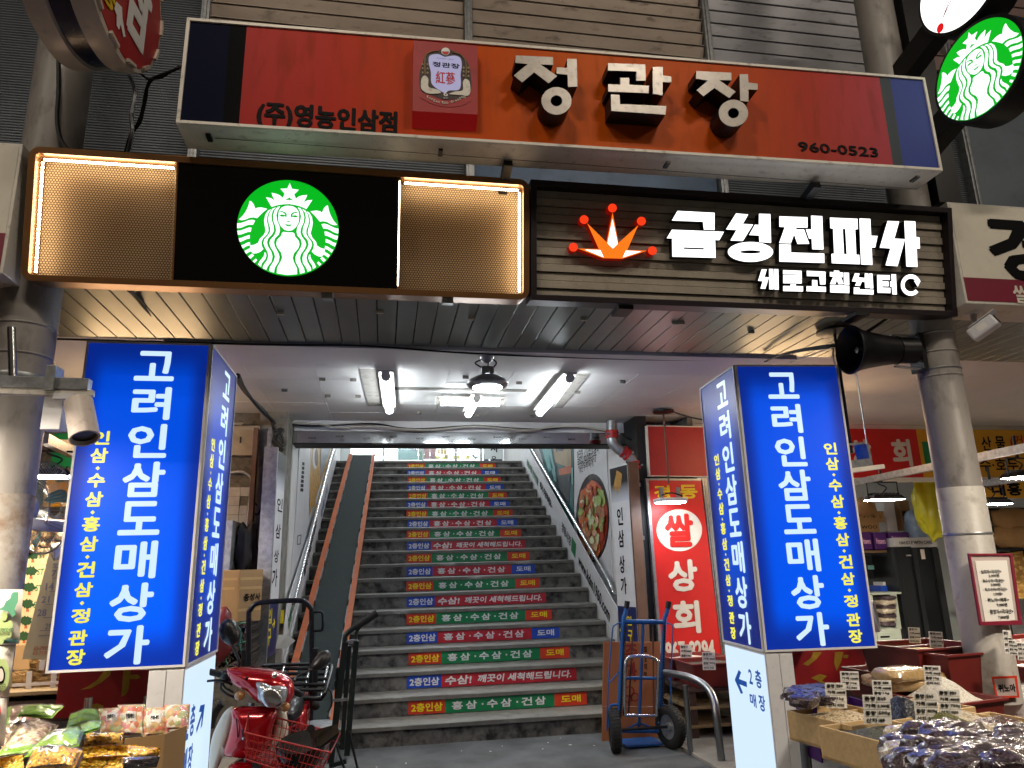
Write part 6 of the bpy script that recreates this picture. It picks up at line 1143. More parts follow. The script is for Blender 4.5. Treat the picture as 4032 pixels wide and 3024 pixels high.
# front white carton and its plastic bags
t = thing('white_carton', 'open white carton in the lower right corner full of wrapped beans', 'carton', a('M', 900, 1640, Z=.6)); q0, q1 = a('M', 636, 1485, Z=.84), a('M', 900, 1655, Z=.84); U = (q1-q0)
PC_ = Pl(Vector((q0.x, q0.y, .62)), U); bx('side_panel', MT['carton_white'], t, 0, U.length*1.5, 0, .008, 0, .22, fr=PC_); bx('end_panel', MT['carton_white'], t, 0, .008, .008, 1.2, 0, .2, fr=PC_); text(PC_, '33427 12/01/24', (U.length*.35, .04, U.length*.72, .075), MT['ink'], t, -.003, .02)
bx('support', MT['bench_wood'], t, .1, U.length*1.4, .02, .5, -.6, -.002, fr=PC_)
k = 0
for (x, y, z, r, fill) in ((900,1455,.93,.11,'d'),(1010,1470,.95,.11,'d'),(770,1520,.90,.10,'d'),(860,1570,.92,.11,'p'),(960,1560,.96,.11,'d'),(1070,1500,.96,.12,'d'),(1180,1520,.98,.11,'d'),(1100,1590,1.0,.12,'d'),(1230,1580,1.0,.11,'d'),(940,1640,.97,.12,'d'),(1180,1660,1.02,.13,'d'),(1330,1540,.98,.11,'d'),(1340,1620,1.02,.12,'d'),(1430,1580,1.0,.12,'d'),(1450,1480,.95,.11,'d'),(1080,1440,.93,.09,'p'),(800,1470,.9,.09,'p'),(1040,1655,1.0,.1,'d'),(1440,1660,1.04,.12,'d'),(1240,1470,.93,.1,'p')):
    q = a('M', x, y+18, Z=.86+(z-.9)*.7-.03); k += 1; r *= .92; Mr = Matrix.Rotation(rnd.uniform(-.9,.9), 3, 'Z') @ Matrix.Rotation(rnd.uniform(-.3,.3), 3, 'Y')
    o = MB().blob(q, (r*1.15,r*.70,r*.5), k, .10, 2.6, 30, 20, .72, Mr).build('bean_bag', MT['bag_dark_fill' if fill == 'd' else 'bag_pale_fill'], None, smooth=80, label='clear bag of %s beans in the lower right heap, %s' % ('dark' if fill == 'd' else 'pale', ('back left by the olive beans','back row by the olive beans','left rim of the carton','on the carton flap','centre left','behind the centre','right of centre behind','front centre top','front right of centre','bottom edge left','bottom edge right of centre','right side behind','right side middle','far right middle','far right behind','against the column foot','left back corner','bottom edge centre','bottom right corner','right of the column foot')[k-1]), cat='bag', group='wrapped bags of beans in the lower right corner')
# column notices
Pn = Pl((3.33, 3.86, 0), (math.cos(.12), -math.sin(.12)*1, 0)); t = thing('price_clipboard', 'maroon framed handwritten price list strapped to the right column', 'notice', (3.45, 3.75, 1.5))
q = Pn.pts('M', [(1146,412),(1400,412),(1460,826),(1215,830)]); qi = Pn.pts('M', [(1160,425),(1388,425),(1440,800),(1225,808)]); g('maroon', '7e1f34', .4, var=.08); g('old_paper', 'b9a9a4', .5, var=.06, dirt=.2, ds=9, dcol=(.3,.24,.22))
MB(Pn).prism([q, qi], -.012, .004).build('frame', MT['maroon'], t, bev=.002); MB(Pn).prism(qi, -.002, .003).build('board', MT['old_paper'], t); MB(Pn).prism(Pn.pts('M', [(1188,455),(1372,452),(1420,798),(1248,818)]), -.006, -.003).build('sheet', MT['paper'], t)
for k, (s, x0, y0, x1, y1) in enumerate((('· 보리차<국내산>',1210,508,1340,528),('2,000원',1262,532,1328,550),('· 옥수수차<국내산>',1220,562,1358,580),('3,000원',1275,584,1335,602),('· 옥수수차<미국산>',1232,612,1375,630),('1,500원>',1292,638,1348,656),('· 퀴노아<페루>',1245,672,1385,692),('9,000원',1310,700,1374,720),('· 결명자<국내산>',1258,738,1410,760),('7,000원',1318,772,1384,792))): text(Pn, s, bxc(Pn,'M',x0,y0,x1,y1), MT['ink'], t, -.008, .012)
t = thing('column_label', 'small paper label with orange tape edge low on the right column', 'notice', (3.5, 3.78, .75)); Pn2 = Pl((3.5, 3.855, 0), (math.cos(.1), -math.sin(.1), 0)); q = Pn2.pts('M', [(1285,1128),(1432,1122),(1448,1250),(1312,1252)]); qi = Pn2.pts('M', [(1298,1140),(1420,1136),(1434,1238),(1322,1240)])
MB(Pn2).prism([q, qi], -.003, 0).build('tape_edge', MT['seg_red'], t); MB(Pn2).prism(qi, -.002, 0).build('sheet', MT['old_paper'], t); text(Pn2, '퀴노아', bxc(Pn2,'M',1318,1172,1428,1215), MT['ink'], t, -.004, .03)
t = thing('column_label', 'lower handwritten paper list taped at the foot of the right column', 'notice', (3.5, 3.76, .6)); MB(Pn2).prism(Pn2.pts('M', [(1335,1325),(1500,1318),(1512,1460),(1350,1465)]), -.003, 0).build('sheet', MT['old_paper'], t)
for k, s in enumerate(('보리차 <국내산', '옥수수차 <국', '결명자 <국내', '퀴노아 <페루')): text(Pn2, s, bxc(Pn2,'M',1345+k*5,1335+k*30,1480,1353+k*30), MT['ink'], t, -.005, .012)
MB().lathe((3.565, 4.0, 1.62), [(.134,-.008),(.137,0),(.134,.008)], 36).build('strap', MT['galv'], colR, smooth=50)
# red cloth behind the right box
def gold_banner(lab, pl, q, brush, par=None):
    t = thing('red_banner', lab, 'banner', pl.at(q[0][0], q[0][1])); MB(pl).prism(q, 0, .006).build('sheet', MT['red_paint'], t)
    for L_ in brush: MB(pl).prism(L_, -.003, None).build('gold_stroke', MT['gold_ink'], t)
    return t
Pq = Pl((0, 4.95, 0)); gold_banner('dark red banner with gold brush lettering below the right blue sign', Pq, Pq.pts('M', [(120,960),(545,930),(570,1215),(140,1230)]), [Pq.pts('M', [(250,985),(300,985),(270,1025),(220,1065),(188,1055),(235,1020)]), Pq.pts('M', [(375,985),(425,985),(412,1040),(385,1095),(372,1050)]), Pq.pts('M', [(425,1000),(455,1002),(450,1020),(424,1020)]), Pq.pts('M', [(235,1135),(290,1112),(330,1125),(300,1150),(330,1170),(250,1200),(290,1160)])])
# cardboard behind the hand truck, then the hand truck
YC = 6.62; Pc = Pl((0, YC, 0)); t = thing('flattened_carton', 'orange brown flattened carton with red print behind the blue hand truck', 'carton', (2.2, YC, 0)); q = Pc.pts('L', [(106,986),(405,986),(405,1330),(98,1328)]); z0 = 0
q2 = [Pc.uv('L', 92, 1482), Pc.uv('L', 405, 1470)]
MB(Pc).prism([(q[3][0],q[3][1]),(q[2][0],q[2][1]),(q[1][0],q[1][1]),(q[0][0],q[0][1])], 0, .02).build('upper_sheet', MT['carton_orange'], t); MB(Pc).prism([(q2[0][0],.002),(q2[1][0],.002),(q[2][0],q[2][1]-.004),(q[3][0],q[3][1]-.004)], -.012, .008).build('lower_flap', MT['carton_orange'], t)
g('carton_red', '8e1f18', .6, var=.1); text(Pc, '주', bxc(Pc,'L',215,1000,290,1085), MT['carton_red'], t, -.002, .03); text(Pc, '과', bxc(Pc,'L',222,1095,285,1200), MT['carton_red'], t, -.002, .03)
for x, y, r in ((240,1250,30),(270,1280,24),(235,1290,20)): MB(Pc).prism([Pc.pts('L', [(x+r*math.cos(k*.3), y+r*math.sin(k*.3)) for k in range(21)]), Pc.pts('L', [(x+r*.7*math.cos(k*.3), y+r*.7*math.sin(k*.3)) for k in range(21)])], -.002, None).build('fruit_print', MT['carton_red'], t)
mb = MB(Pc)
for k, ch in enumerate('회꼬의맛'): put(mb, ch, bxc(Pc,'L',318,1010+k*45,336,1045+k*45), -.002, .02)
mb.build('side_print', MT['ink'], t)
g('truck_blue', '1a5a9c', .38, var=.12, vs=8, dirt=.4, ds=26, dcol=(.08,.06,.05), dthr=.58); g('rubber', '121212', .75, bump=.4, bs=120)
ht = thing('hand_truck', 'blue two wheeled hand truck leaning in front of the flattened carton', 'hand truck', (2.15, 6.2, 0)); Yt = 6.3
def L3(x, y, Yq=Yt): return a('L', x, y, Y=Yq)
hw = lambda nm, P, r, m='truck_blue': MB().tube(P, r, 10).build(nm, MT[m], ht, smooth=60)
hw('left_upright'.replace('left_',''), spl([L3(228,800), L3(216,850), L3(208,900), L3(186,1380)], 4), .019); hw('upright', spl([L3(448,800), L3(436,850), L3(428,900), L3(404,1420)], 4), .019)
hw('grip', [L3(231,768), L3(226,808)], .024, 'black_plastic'); hw('grip', [L3(453,770), L3(446,808)], .024, 'black_plastic')
hw('crossbar', [L3(212,878), L3(430,880)], .02); hw('crossbar', [L3(200,1178), L3(412,1180)], .014); hw('crossbar', [L3(190,1462), L3(412,1464)], .014)
hw('centre_bar', [L3(315,885), L3(291,1470)], .013); hw('rod', [L3(262,885), L3(236,1390)], .007, 'sign_brown'); hw('rod', [L3(367,890), L3(372,1370)], .007, 'sign_brown')
hw('chrome_loop', spl([L3(215,1380,Yt-.05), L3(218,1130,Yt-.05), L3(232,1075,Yt-.05), L3(270,1062,Yt-.05), L3(350,1066,Yt-.05), L3(388,1085,Yt-.05), L3(396,1130,Yt-.05), L3(386,1380,Yt-.05)], 4), .015, 'chrome'); hw('chrome_bar', [L3(215,1378,Yt-.05), L3(386,1380,Yt-.05)], .012, 'chrome')
for s, L_ in ((0, [(210,882),(165,895),(150,940),(130,1200),(122,1460)]), (1, [(430,885),(462,892),(474,930),(462,1190),(468,1440)])): hw('side_rod', spl([L3(x,y) for x, y in L_], 4), .006)
hw('brace', [L3(135,1205), L3(185,1148)], .006); hw('brace', [L3(465,1200), L3(425,1150)], .006); hw('fork', spl([L3(186,1322), L3(145,1325), L3(132,1360), L3(135,1440)], 4), .011); hw('fork', spl([L3(404,1326), L3(440,1328), L3(456,1360), L3(456,1440)], 4), .011)
hw('lower_brace', [L3(291,1418), L3(205,1462)], .009); hw('lower_brace', [L3(291,1418), L3(408,1460)], .009)
for s, L_ in ((0, ((216,900),(190,1395))), (1, ((424,900),(414,1400)))):
    mb = MB(); p, q = L3(*L_[0]), L3(*L_[1])
    for k in range(60): c = p.lerp(q, k/60); mb.box(c.x-.008, c.x+.008, c.y-.03, c.y-.02, c.z, c.z+.008)
    mb.build('ratchet_strip', MT['black_metal'], ht, kind='stuff')
bx('toe_plate', MT['truck_blue'], ht, L3(215,1480).x, L3(410,1480).x, Yt-.04, Yt+.22, .015, .03, bev=.003)
for s, (x, y) in enumerate(((165, 1468), (462, 1462))):
    c = a('L', x, y, Y=Yt-.1); R = .165; c.z = R+.003; ax = Vector((1, -.22 if s == 0 else .28, 0)).normalized()
    w = MB().lathe(c, [(R-.07,-.035),(R-.04,-.045),(R-.012,-.04),(R,-.025),(R,.025),(R-.012,.04),(R-.04,.045),(R-.07,.035),(R-.07,-.035)], 40, ax).build('tyre', MT['rubber'], ht, smooth=50)
    mb = MB(); N = ax.orthogonal().normalized(); B = ax.cross(N)
    for k in range(36):
        for o_ in (-.018, .018): d = N*math.cos(k*2*PI/36+o_*4)+B*math.sin(k*2*PI/36+o_*4); mb.beam(c+d*R+ax*(o_-.013), c+d*R+ax*(o_+.013), .012, .007, d)
    mb.build('tread', MT['rubber'], w, kind='stuff'); MB().lathe(c, [(.001,-.03),(.03,-.03),(.035,-.012),(.07,-.012),(.095,-.03),(.098,-.03)], 30, ax).build('hub', MT['galv'], ht, smooth=40)
    if s == 0: MB().lathe(c, [(.001,.03),(.03,.03),(.035,.012),(.07,.012),(.095,.03),(.098,.03)], 30, ax).build('hub', MT['galv'], ht, smooth=40)
MB().cyl(a('L',165,1468,Y=Yt-.1)*0+Vector((L3(165,1468).x,Yt-.1,.168)), Vector((L3(462,1462).x,Yt-.1,.168)), .012, 10).build('axle', MT['black_metal'], ht)
# ------------------------------------------------------------------ left of the stairs
Ysv = 7.35; Pt = Pl((0, Ysv, 0))
wl = bx('wall_tiled', MT['grime'], None, -3.6, -1.14, Ysv+.012, Ysv+.2, 0, 3.06, kind='structure'); g('old_tile', 'b5b4ad', .4, var=.15, vs=6, dirt=.6, ds=9, dcol=(.12,.11,.09), dthr=.56); g('old_plaster', '77736a', .8, var=.25, vs=5, dirt=.9, ds=7, dcol=(.05,.045,.04), dthr=.5)
for i in range(11):
    for j in range(20):
        x = -2.35+i*.108; z = .55+j*.088
        if noise.noise(Vector((i*.9, j*.7, 3))) > .38: continue
        bx('tile', MT['old_tile'], wl, x, x+.104, Ysv-.004+rnd.uniform(0,.003), Ysv+.011, z, z+.084)
bx('wall_pier', MT['old_plaster'], None, -1.22, -.96, 7.25, 7.7, 0, 3.05, kind='structure')
for x0, x1, m in ((-1.25,-1.21,'sign_brown'),(-1.12,-1.08,'galv')): bx('door_post', MT[m], None, x0, x1, 7.1, 7.2, 0, 2.85, label='%s upright post beside the left ginseng arcade sign' % ('brown wooden' if m == 'sign_brown' else 'grey metal'), cat='post')
g('box_beige', '989080', .5, var=.1, dirt=.4, ds=10, dcol=(.1,.09,.07))
def wbox(nm, lab, cat_, m, c, x0, y0, x1, y1, d=.09, grp=None, Yq=Ysv):
    pl = Pl((0, Yq, 0)); b = bxc(pl, c, x0, y0, x1, y1); t = thing(nm, lab, cat_, ((b[0]+b[2])/2, Yq, b[1]), grp); bx('case', MT[m], t, b[0], b[2], -d, -.005, b[1], b[3], fr=pl, bev=.004); return t, pl, b
t, pl, b = wbox('breaker_box', 'beige electrical breaker box, right one high on the tiled wall', 'electrical box', 'box_beige', 'a', 142, 128, 260, 302, .13); bx('door', MT['box_beige'], t, b[0]+.02, b[2]-.02, -.137, -.131, b[1]+.02, b[3]-.02, fr=pl, bev=.002); bx('lock', MT['black_metal'], t, b[0]+.035, b[0]+.05, -.145, -.138, (b[1]+b[3])/2-.03, (b[1]+b[3])/2+.03, fr=pl)
t, pl, b = wbox('breaker_box', 'beige electrical box with a paper label, left one half behind the blue sign', 'electrical box', 'box_beige', 'a', 40, 130, 138, 300, .12); bx('paper_label', MT['cream'], t, b[2]-.17, b[2]-.05, -.123, -.121, (b[1]+b[3])/2, b[3]-.08, fr=pl)
wbox('knife_switch', 'small black knife switch right of the beige breaker box', 'switch', 'black_plastic', 'a', 276, 156, 312, 236, .06)
wbox('junction_box', 'small beige junction box above the wall socket', 'electrical box', 'cream', 'a', 262, 602, 308, 668, .05)
t, pl, b = wbox('wall_socket', 'beige double wall socket beside the left arcade sign', 'socket', 'cream', 'a', 249, 700, 296, 775, .05)
for k in (0, 1): c = pl.at((b[0]+b[2])/2, b[1]+(b[3]-b[1])*(.27+.46*k), -.051); MB().lathe(c, [(.001,.008),(.03,.006),(.034,0),(.04,-.002)], 18, (0,1,0)).build('outlet', MT['black_plastic'], t)
MB().tube(spl([a('a',80,395,Y=7.3), a('a',150,388,Y=7.3), a('a',195,410,Y=7.3), a('a',214,450,Y=7.3), a('a',205,540,Y=7.3), a('a',190,650,Y=7.3), a('a',180,755,Y=7.3)], 6), .017, 10).build('conduit', MT['galv'], None, smooth=60, label='grey conduit arching over the old tiled wall', cat='pipe')
cab('wall_cable', 'bundle of dark cables dropping beside the sockets', [a('a',310,130,Y=7.2), a('a',318,240,Y=7.2), a('a',300,400,Y=7.25), a('a',290,520,Y=7.25), a('a',292,600,Y=7.28)], .009, k=4)
cab('wall_cable', 'loop of dark cable under the junction area', [a('a',285,560,Y=7.2), a('a',250,640,Y=7.2), a('a',220,620,Y=7.2), a('a',225,570,Y=7.2), a('a',245,590,Y=7.2)], .009)
cab('cable_tangle', 'tangle of cables at the left corner of the passage ceiling', [a('a',330,90,Y=7.1), a('a',350,150,Y=7.1), a('a',395,140,Y=7.1), a('a',370,200,Y=7.1), a('a',410,230,Y=7.1), a('a',380,170,Y=7.1), a('a',340,210,Y=7.1), a('a',400,260,Y=7.1)], .011, k=5)
MB().tube([a('a',300,240,Y=7.25), a('a',292,600,Y=7.3)], .014, 8).build('conduit', MT['cable_white'], None, smooth=60, label='straight pale conduit above the junction box', cat='pipe')
t, pl, b = wbox('steel_cabinet', 'dull grey steel cabinet behind the left blue sign', 'cabinet', 'galv', 'a', -40, 700, 145, 1010, .5, Yq=7.2)
q = a('a', 180, 850, Y=6.9); MB().blob(q, (.10,.06,.24), 77, .3, 2.6, e=1).build('brown_bag', MT['dark'], None, smooth=80, label='limp brown plastic bag beside the grey cabinet', cat='bag')
# carton, sticks
t = thing('taped_carton', 'tall worn carton wrapped in tape behind the red scooter', 'carton', a('J', 270, 490, Y=6.5)); A_ = a('J',130,470,Y=6.35); PcL = Pl(Vector((A_.x, 6.35, A_.z)), (1,-.12,0)); q = PcL.pts('J', [(128,488),(265,505),(285,88),(160,85)])
W1 = PcL.uv('J',265,500)[0]; H1 = PcL.uv('J',280,88)[1]; zb_ = PcL.uv('J',265,505)[1]
bx('body', MT['carton'], t, 0, W1, 0, .45, zb_, H1, fr=PcL, bev=.006); PcS = Pl(PcL.at(W1, 0, 0), (.62,.78,0)); bx('side', MT['carton'], t, 0.003, .24, -.004, .02, zb_, H1, fr=PcS)
for zf in (.2, .62, .8): bx('tape', MT['carton_tape'], t, -.002, W1*(.4+zf*.6), -.003, -.001, zb_+(H1-zb_)*zf, zb_+(H1-zb_)*(zf+.05), fr=PcL); bx('tape', MT['carton_tape'], t, 0.004, .235, -.008, -.005, zb_+(H1-zb_)*zf, zb_+(H1-zb_)*(zf+.05), fr=PcS)
text(PcS, '충성사', (.05, zb_+.16, .22, zb_+.22), MT['ink'], t, -.010, .03)
g('stick_bark', '2b2218', .8, var=.3, vs=30); g('stick_end', 'b5a284', .7, var=.3, vs=40); g('twine', '4f8f72', .6)
t = thing('stick_bundle', 'two tied bundles of dark sticks seen end on beside the scooter mirror', 'sticks', a('a', 95, 1540, Y=6.2)); mb = MB(); me_ = MB()
for k in range(300):
    x = rnd.uniform(5, 182); y = rnd.uniform(1285, 1560); r = rnd.uniform(.007, .014); p = a('a', x, y, Y=6.2+rnd.uniform(-.03,.02)); mb.cyl(p, p+Vector((0,.7,0)), r, 7); me_.lathe(p+Vector((0,-.002,0)), [(.001,0),(r*.8,0)], 7, (0,1,0))
mb.build('sticks', MT['stick_bark'], t, kind='stuff'); me_.build('cut_ends', MT['stick_end'], t, kind='stuff')
mb = MB(); 
for P_ in ([(0,1290),(60,1278),(120,1290),(185,1284)],[(50,1280),(65,1380),(55,1480),(70,1545)],[(120,1285),(150,1350),(140,1420),(165,1500)],[(0,1400),(90,1420),(180,1395)]): mb.tube(spl([a('a',x,y,Y=6.15) for x, y in P_], 5), .006, 5)
mb.build('twine', MT['twine'], t)
q = a('a', -5, 1380, Y=6.1); MB().blob(q, (.12,.1,.22), 80, .2, 2).build('red_bag', MT['tub_red'], None, smooth=80, label='dark red net bag between the blue sign and the stick bundles', cat='bag')
g('torn_paper', 'a9a79f', .7); MB().add([a('a',370,1358,Y=7.0), a('a',428,1356,Y=7.0), a('a',472,1392,Y=6.9), a('a',420,1440,Y=6.85), a('a',355,1440,Y=6.9)], [(0,1,2,3,4)]).build('torn_sheet', MT['torn_paper'], None, label='torn grey sheet at the foot of the left arcade sign', cat='paper')
bx('kerb_block', MT['concrete'], None, -1.2, -.86, 6.85, 7.3, 0, .62, label='grimy concrete block at the foot of the left stair wall', cat='block')
bx('price_tag', MT['sticker_yellow'], None, *[a('a',x,1250,Y=6.9).x for x in (384,404)], 6.9, 6.903, a('a',395,1290,Y=6.9).z, a('a',395,1210,Y=6.9).z, label='small yellow tag hanging beside the left arcade sign', cat='tag')
# ------------------------------------------------------------------ left shop behind the blue sign
bx('wall_left_shop', MT['shelf_wood'], None, -9, -2.4, 8.2, 8.3, 0, 3.06, kind='structure'); bx('ceiling_left', MT['plaster'], None, -9, -4.2, 5, 8.3, 3.062, 3.2, kind='structure')
def L(c, x, y, Yq): return a(c, x, y, Y=Yq)
t, pl, b = stock('green_sign', 'green and white sign piece seen between the left column and the blue sign', 'sign', 'seg_green', 545, 1165, 780, 1510, 6.6, .05, c='W'); bx('white_band', MT['cream'], t, b[0], b[2], -.004, -.001, b[1]+(b[3]-b[1])*.52, b[1]+(b[3]-b[1])*.82, fr=pl)
t, pl, b = stock('yellow_sign', 'brown yellow sign with a green character behind the electric fan', 'sign', 'sign_yellow', 470, 1590, 790, 1900, 6.6, .05, c='W'); text(pl, '白才', bxc(pl, 'W', 570, 1595, 750, 1656), MT['green_ink'], t, -.004, .04)
# track light
tk = thing('track_light', 'grey white spotlight hanging from a steel bar in front of the left column', 'lamp', (-1.6, 3.55, 1.9)); YT = 3.6
def beamW(nm, x0, y0, x1, y1, h, m, Yq=YT, dd=.05): p, q = L('W',x0,y0,Yq), L('W',x1,y1,Yq); MB().beam(p, q, dd, h).build(nm, MT[m], tk, bev=.002)
beamW('steel_bar', -200, 645, 905, 680, .055, 'galv'); beamW('track_rail', -200, 735, 940, 765, .03, 'frame_white', YT, .035)
p = L('W', 525, 640, YT-.01); MB().box(p.x-.022, p.x+.022, YT-.045, YT+.05, p.z-.05, p.z+.07).build('clamp_block', MT['galv'], tk, bev=.003)
p, q = L('W', 115, 100, YT+.05), L('W', 130, 595, YT+.05); MB().cyl(q, p, .018, 14).build('short_pipe', MT['chrome'], tk, smooth=50)
p = L('W', 640, 800, YT); MB().box(p.x-.04, p.x+.05, YT-.02, YT+.02, p.z-.012, p.z+.014).build('adaptor', MT['white_paint'], tk)
p, q = L('W', 585, 815, YT+.05), L('W', 600, 1140, YT+.05); MB().box(p.x-.045, p.x+.04, YT+.01, YT+.09, q.z, p.z).build('driver_box', MT['white_paint'], tk, bev=.004)
g('spot_white', 'c9bdb4', .4, dirt=.55, ds=18, dcol=(.25,.18,.12), dthr=.55); p, q = L('W', 790, 850, YT-.03), L('W', 852, 1215, YT-.10); d = (q-p).normalized(); r = .060
MB().lathe(p, [(r*.95,.0),(r*.95,-.0),(r,.0),(r*1.04,(q-p).length),(r*.9,(q-p).length),(r*.85,(q-p).length*.9)], 36, d).build('lamp_can', MT['spot_white'], tk, smooth=50); MB().lathe(p+d*.012, [(.001,0),(r*.97,0)], 30, d).build('vented_back', MT['black_plastic'], tk)
for k in range(6): MB().lathe(p+d*.008, [(r*(.2+.13*k),0),(r*(.2+.13*k)+.002,-.006),(r*(.2+.13*k)+.004,0)], 24, d).build('vent_ring', MT['galv'], tk)
MB().lathe(q-d*.02, [(.001,0),(r*.9,0)], 24, d).build('lens', MT['black_plastic'], tk)
MB().lathe((-1.89, 4.0, L('W',340,560,3.85).z), [(.147,-.015),(.151,0),(.147,.015)], 36).build('strap', MT['galv'], colL, smooth=50)
MB().beam(L('W',440,1215,4.6), L('W',735,1370,5.6), .05, .06).build('steel_bar', MT['galv'], None, label='grey steel bar slanting behind the left column', cat='bar')
t = flood('flood_lamp', 'finned flood lamp behind the left column above the electric fan', L('W', 490, 1600, 5.2), .3, .2, .1, 'lamps over the left stall')
flood('flood_lamp', 'unseen flood lamp added over the bagged snacks at the lower left, out over the stall', Vector((-2.05, 3.05, 2.25)), .42, 0, .6, 'lamps over the left stall')  # added out of view to brighten the snack bags
# fan
fc = L('Z', 300, 260, 4.75); fn = thing('electric_fan', 'white electric fan with a wire cage behind the left column', 'fan', fc-Vector((0,0,.3))); fa_ = Vector((.55,.8,.1)).normalized(); R = .27; N = fa_.orthogonal().normalized(); B = fa_.cross(N); mb = MB()
for k in range(64):
    d = N*math.cos(k*PI/32)+B*math.sin(k*PI/32); mb.tube([fc+d*.05-fa_*.06, fc+d*R*.6-fa_*.075, fc+d*R, fc+d*R*.6+fa_*.07, fc+d*.05+fa_*.07], .0016, 4, cap=False)
mb.tube([fc+(N*math.cos(k*PI/20)+B*math.sin(k*PI/20))*R for k in range(40)], .006, 6, closed=True).tube([fc-fa_*.07+(N*math.cos(k*PI/20)+B*math.sin(k*PI/20))*R*.6 for k in range(40)], .003, 5, closed=True)
mb.build('cage', MT['galv'], fn, kind='stuff')
for k in range(3):
    vs = []; 
    for s in range(7):
        for w in (-1, 1): t_ = s/6; an = k*2*PI/3+t_*.5+w*.28*(1-t_*.2); d = N*math.cos(an)+B*math.sin(an); vs.append(fc+d*(.05+t_*.19)+fa_*w*.02)
    MB().add(vs, [(2*i, 2*i+1, 2*i+3, 2*i+2) for i in range(6)]).build('blade', MT['shop_teal'], fn)
MB().lathe(fc-fa_*.1, [(.001,-.15),(.05,-.145),(.075,-.11),(.08,0),(.07,.03)], 28, fa_).build('motor', MT['white_paint'], fn, smooth=50)
MB().tube(spl([fc-fa_*.16, fc-fa_*.14+Vector((.05,0,-.08)), fc+Vector((.25,-.05,-.12)), fc+Vector((.45,0,-.1))], 5), .035, 10).build('arm', MT['white_paint'], fn, smooth=50)
# broccoli cartons
g('carton_cream', 'c7ae7e', .6, var=.06, vs=4); g('tree_green', '1d3f1a', .6, var=.2, vs=30); g('trunk_orange', 'a8532b', .6)
for k, (y0, y1) in enumerate(((540,650),(652,762),(764,873),(876,990),(992,1105),(1107,1200))):
    x0 = 196-k*12; pl = Pl((0, 5.9, 0)); b = bxc(pl, 'Z', x0-60, y0+3, x0+165, y1); t = thing('produce_carton', 'cream carton printed with a green tree, %s behind the left column' % ('topmost','second from the top','third from the top','fourth from the top','fifth from the top','lowest')[k], 'carton', ((b[0]+b[2])/2, 6.1, b[1]), 'stack of cream cartons')
    bx('body', MT['carton_cream'], t, b[0], b[2], 0, .4, b[1], b[3], fr=pl, bev=.003); cx = x0+30; cy = (y0+y1)/2; mb = MB(pl); n_ = 26
    mb.prism(pl.pts('Z', [(cx+(43+9*math.sin(j*5.1+k))*math.cos(j*2*PI/n_), cy-12+(31+6*math.sin(j*3.7))*math.sin(j*2*PI/n_)) for j in range(n_)]), -.002, None); mb.build('tree_print', MT['tree_green'], t); MB(pl).prism(pl.pts('Z', [(cx-7,cy+14),(cx+7,cy+14),(cx+12,cy+42),(cx-12,cy+42)]), -.0015, None).build('trunk_print', MT['trunk_orange'], t)
    text(pl, 'ST', bxc(pl, 'Z', cx+46, cy-28, cx+86, cy+14), MT['green_ink'], t, -.002, .01); text(pl, 'CA', bxc(pl, 'Z', cx+90, cy+20, cx+112, cy+34), MT['green_ink'], t, -.002, .0)
q = a('Z', 310, 520, Y=6.0); mb = MB(); 
for k in range(120): mb.blob(q+Vector((rnd.uniform(-.35,.3), rnd.uniform(-.2,.2), rnd.uniform(-.08,.17))), (rnd.uniform(.02,.04),)*3, k, .2, 2, 8, 6)
mb.build('dried_roots', MT['garlic'], None, smooth=70, kind='stuff', label='heap of dried pale roots on the stack of cream cartons', cat='dried roots')
# calendar and roll of tape
pl = Pl((0, 5.2, 0)); cl = thing('paper_calendar', 'translucent back side of a wall calendar beside the left blue sign', 'calendar', pl.at(*pl.uv('Z', 250, 1300))); g('calendar_paper', '8f846a', .7, var=.06); q = pl.pts('Z', [(350,522),(440,500),(440,1302),(150,1302)]); MB(pl).prism(q, 0, .003).build('sheet', MT['calendar_paper'], cl); g('faded_ink', '5e5866', .6); g('faded_red', '96563f', .6)
for s, x0, y0, x1, y1, m in (('7',358,690,385,732,'faded_ink'),('14',318,778,368,826,'faded_ink'),('21',290,868,338,912,'faded_ink'),('28',262,958,318,1004,'faded_ink'),('토',365,640,400,672,'faded_ink'),('29',315,1055,350,1095,'faded_ink'),('63-7935',235,1212,335,1238,'faded_red'),('63-7130',228,1248,335,1268,'faded_red')): 
    bq = bxc(pl,'Z',x0,y0,x1,y1); text(pl, s, bq, MT[m], cl, -.003, .03)
mb = MB(pl)
for y in (745, 835, 925, 1015, 1105, 1140): p, q_ = pl.uv('Z', 395-(y-600)*.24, y), pl.uv('Z', 420, y); mb.box(p[0], q_[0], -.003, -.001, p[1]-.002, p[1]+.002)
mb.build('ruled_lines', MT['faded_ink'], cl)
q = a('Z', 398, 560, Y=5.0); MB().lathe(q, [(.035,-.03),(.05,-.03),(.05,.03),(.035,.03),(.035,-.03)], 28, (.8,.5,.3)).build('tape_roll', MT['cream'], None, smooth=40, label='roll of clear tape hanging above the calendar', cat='tape')
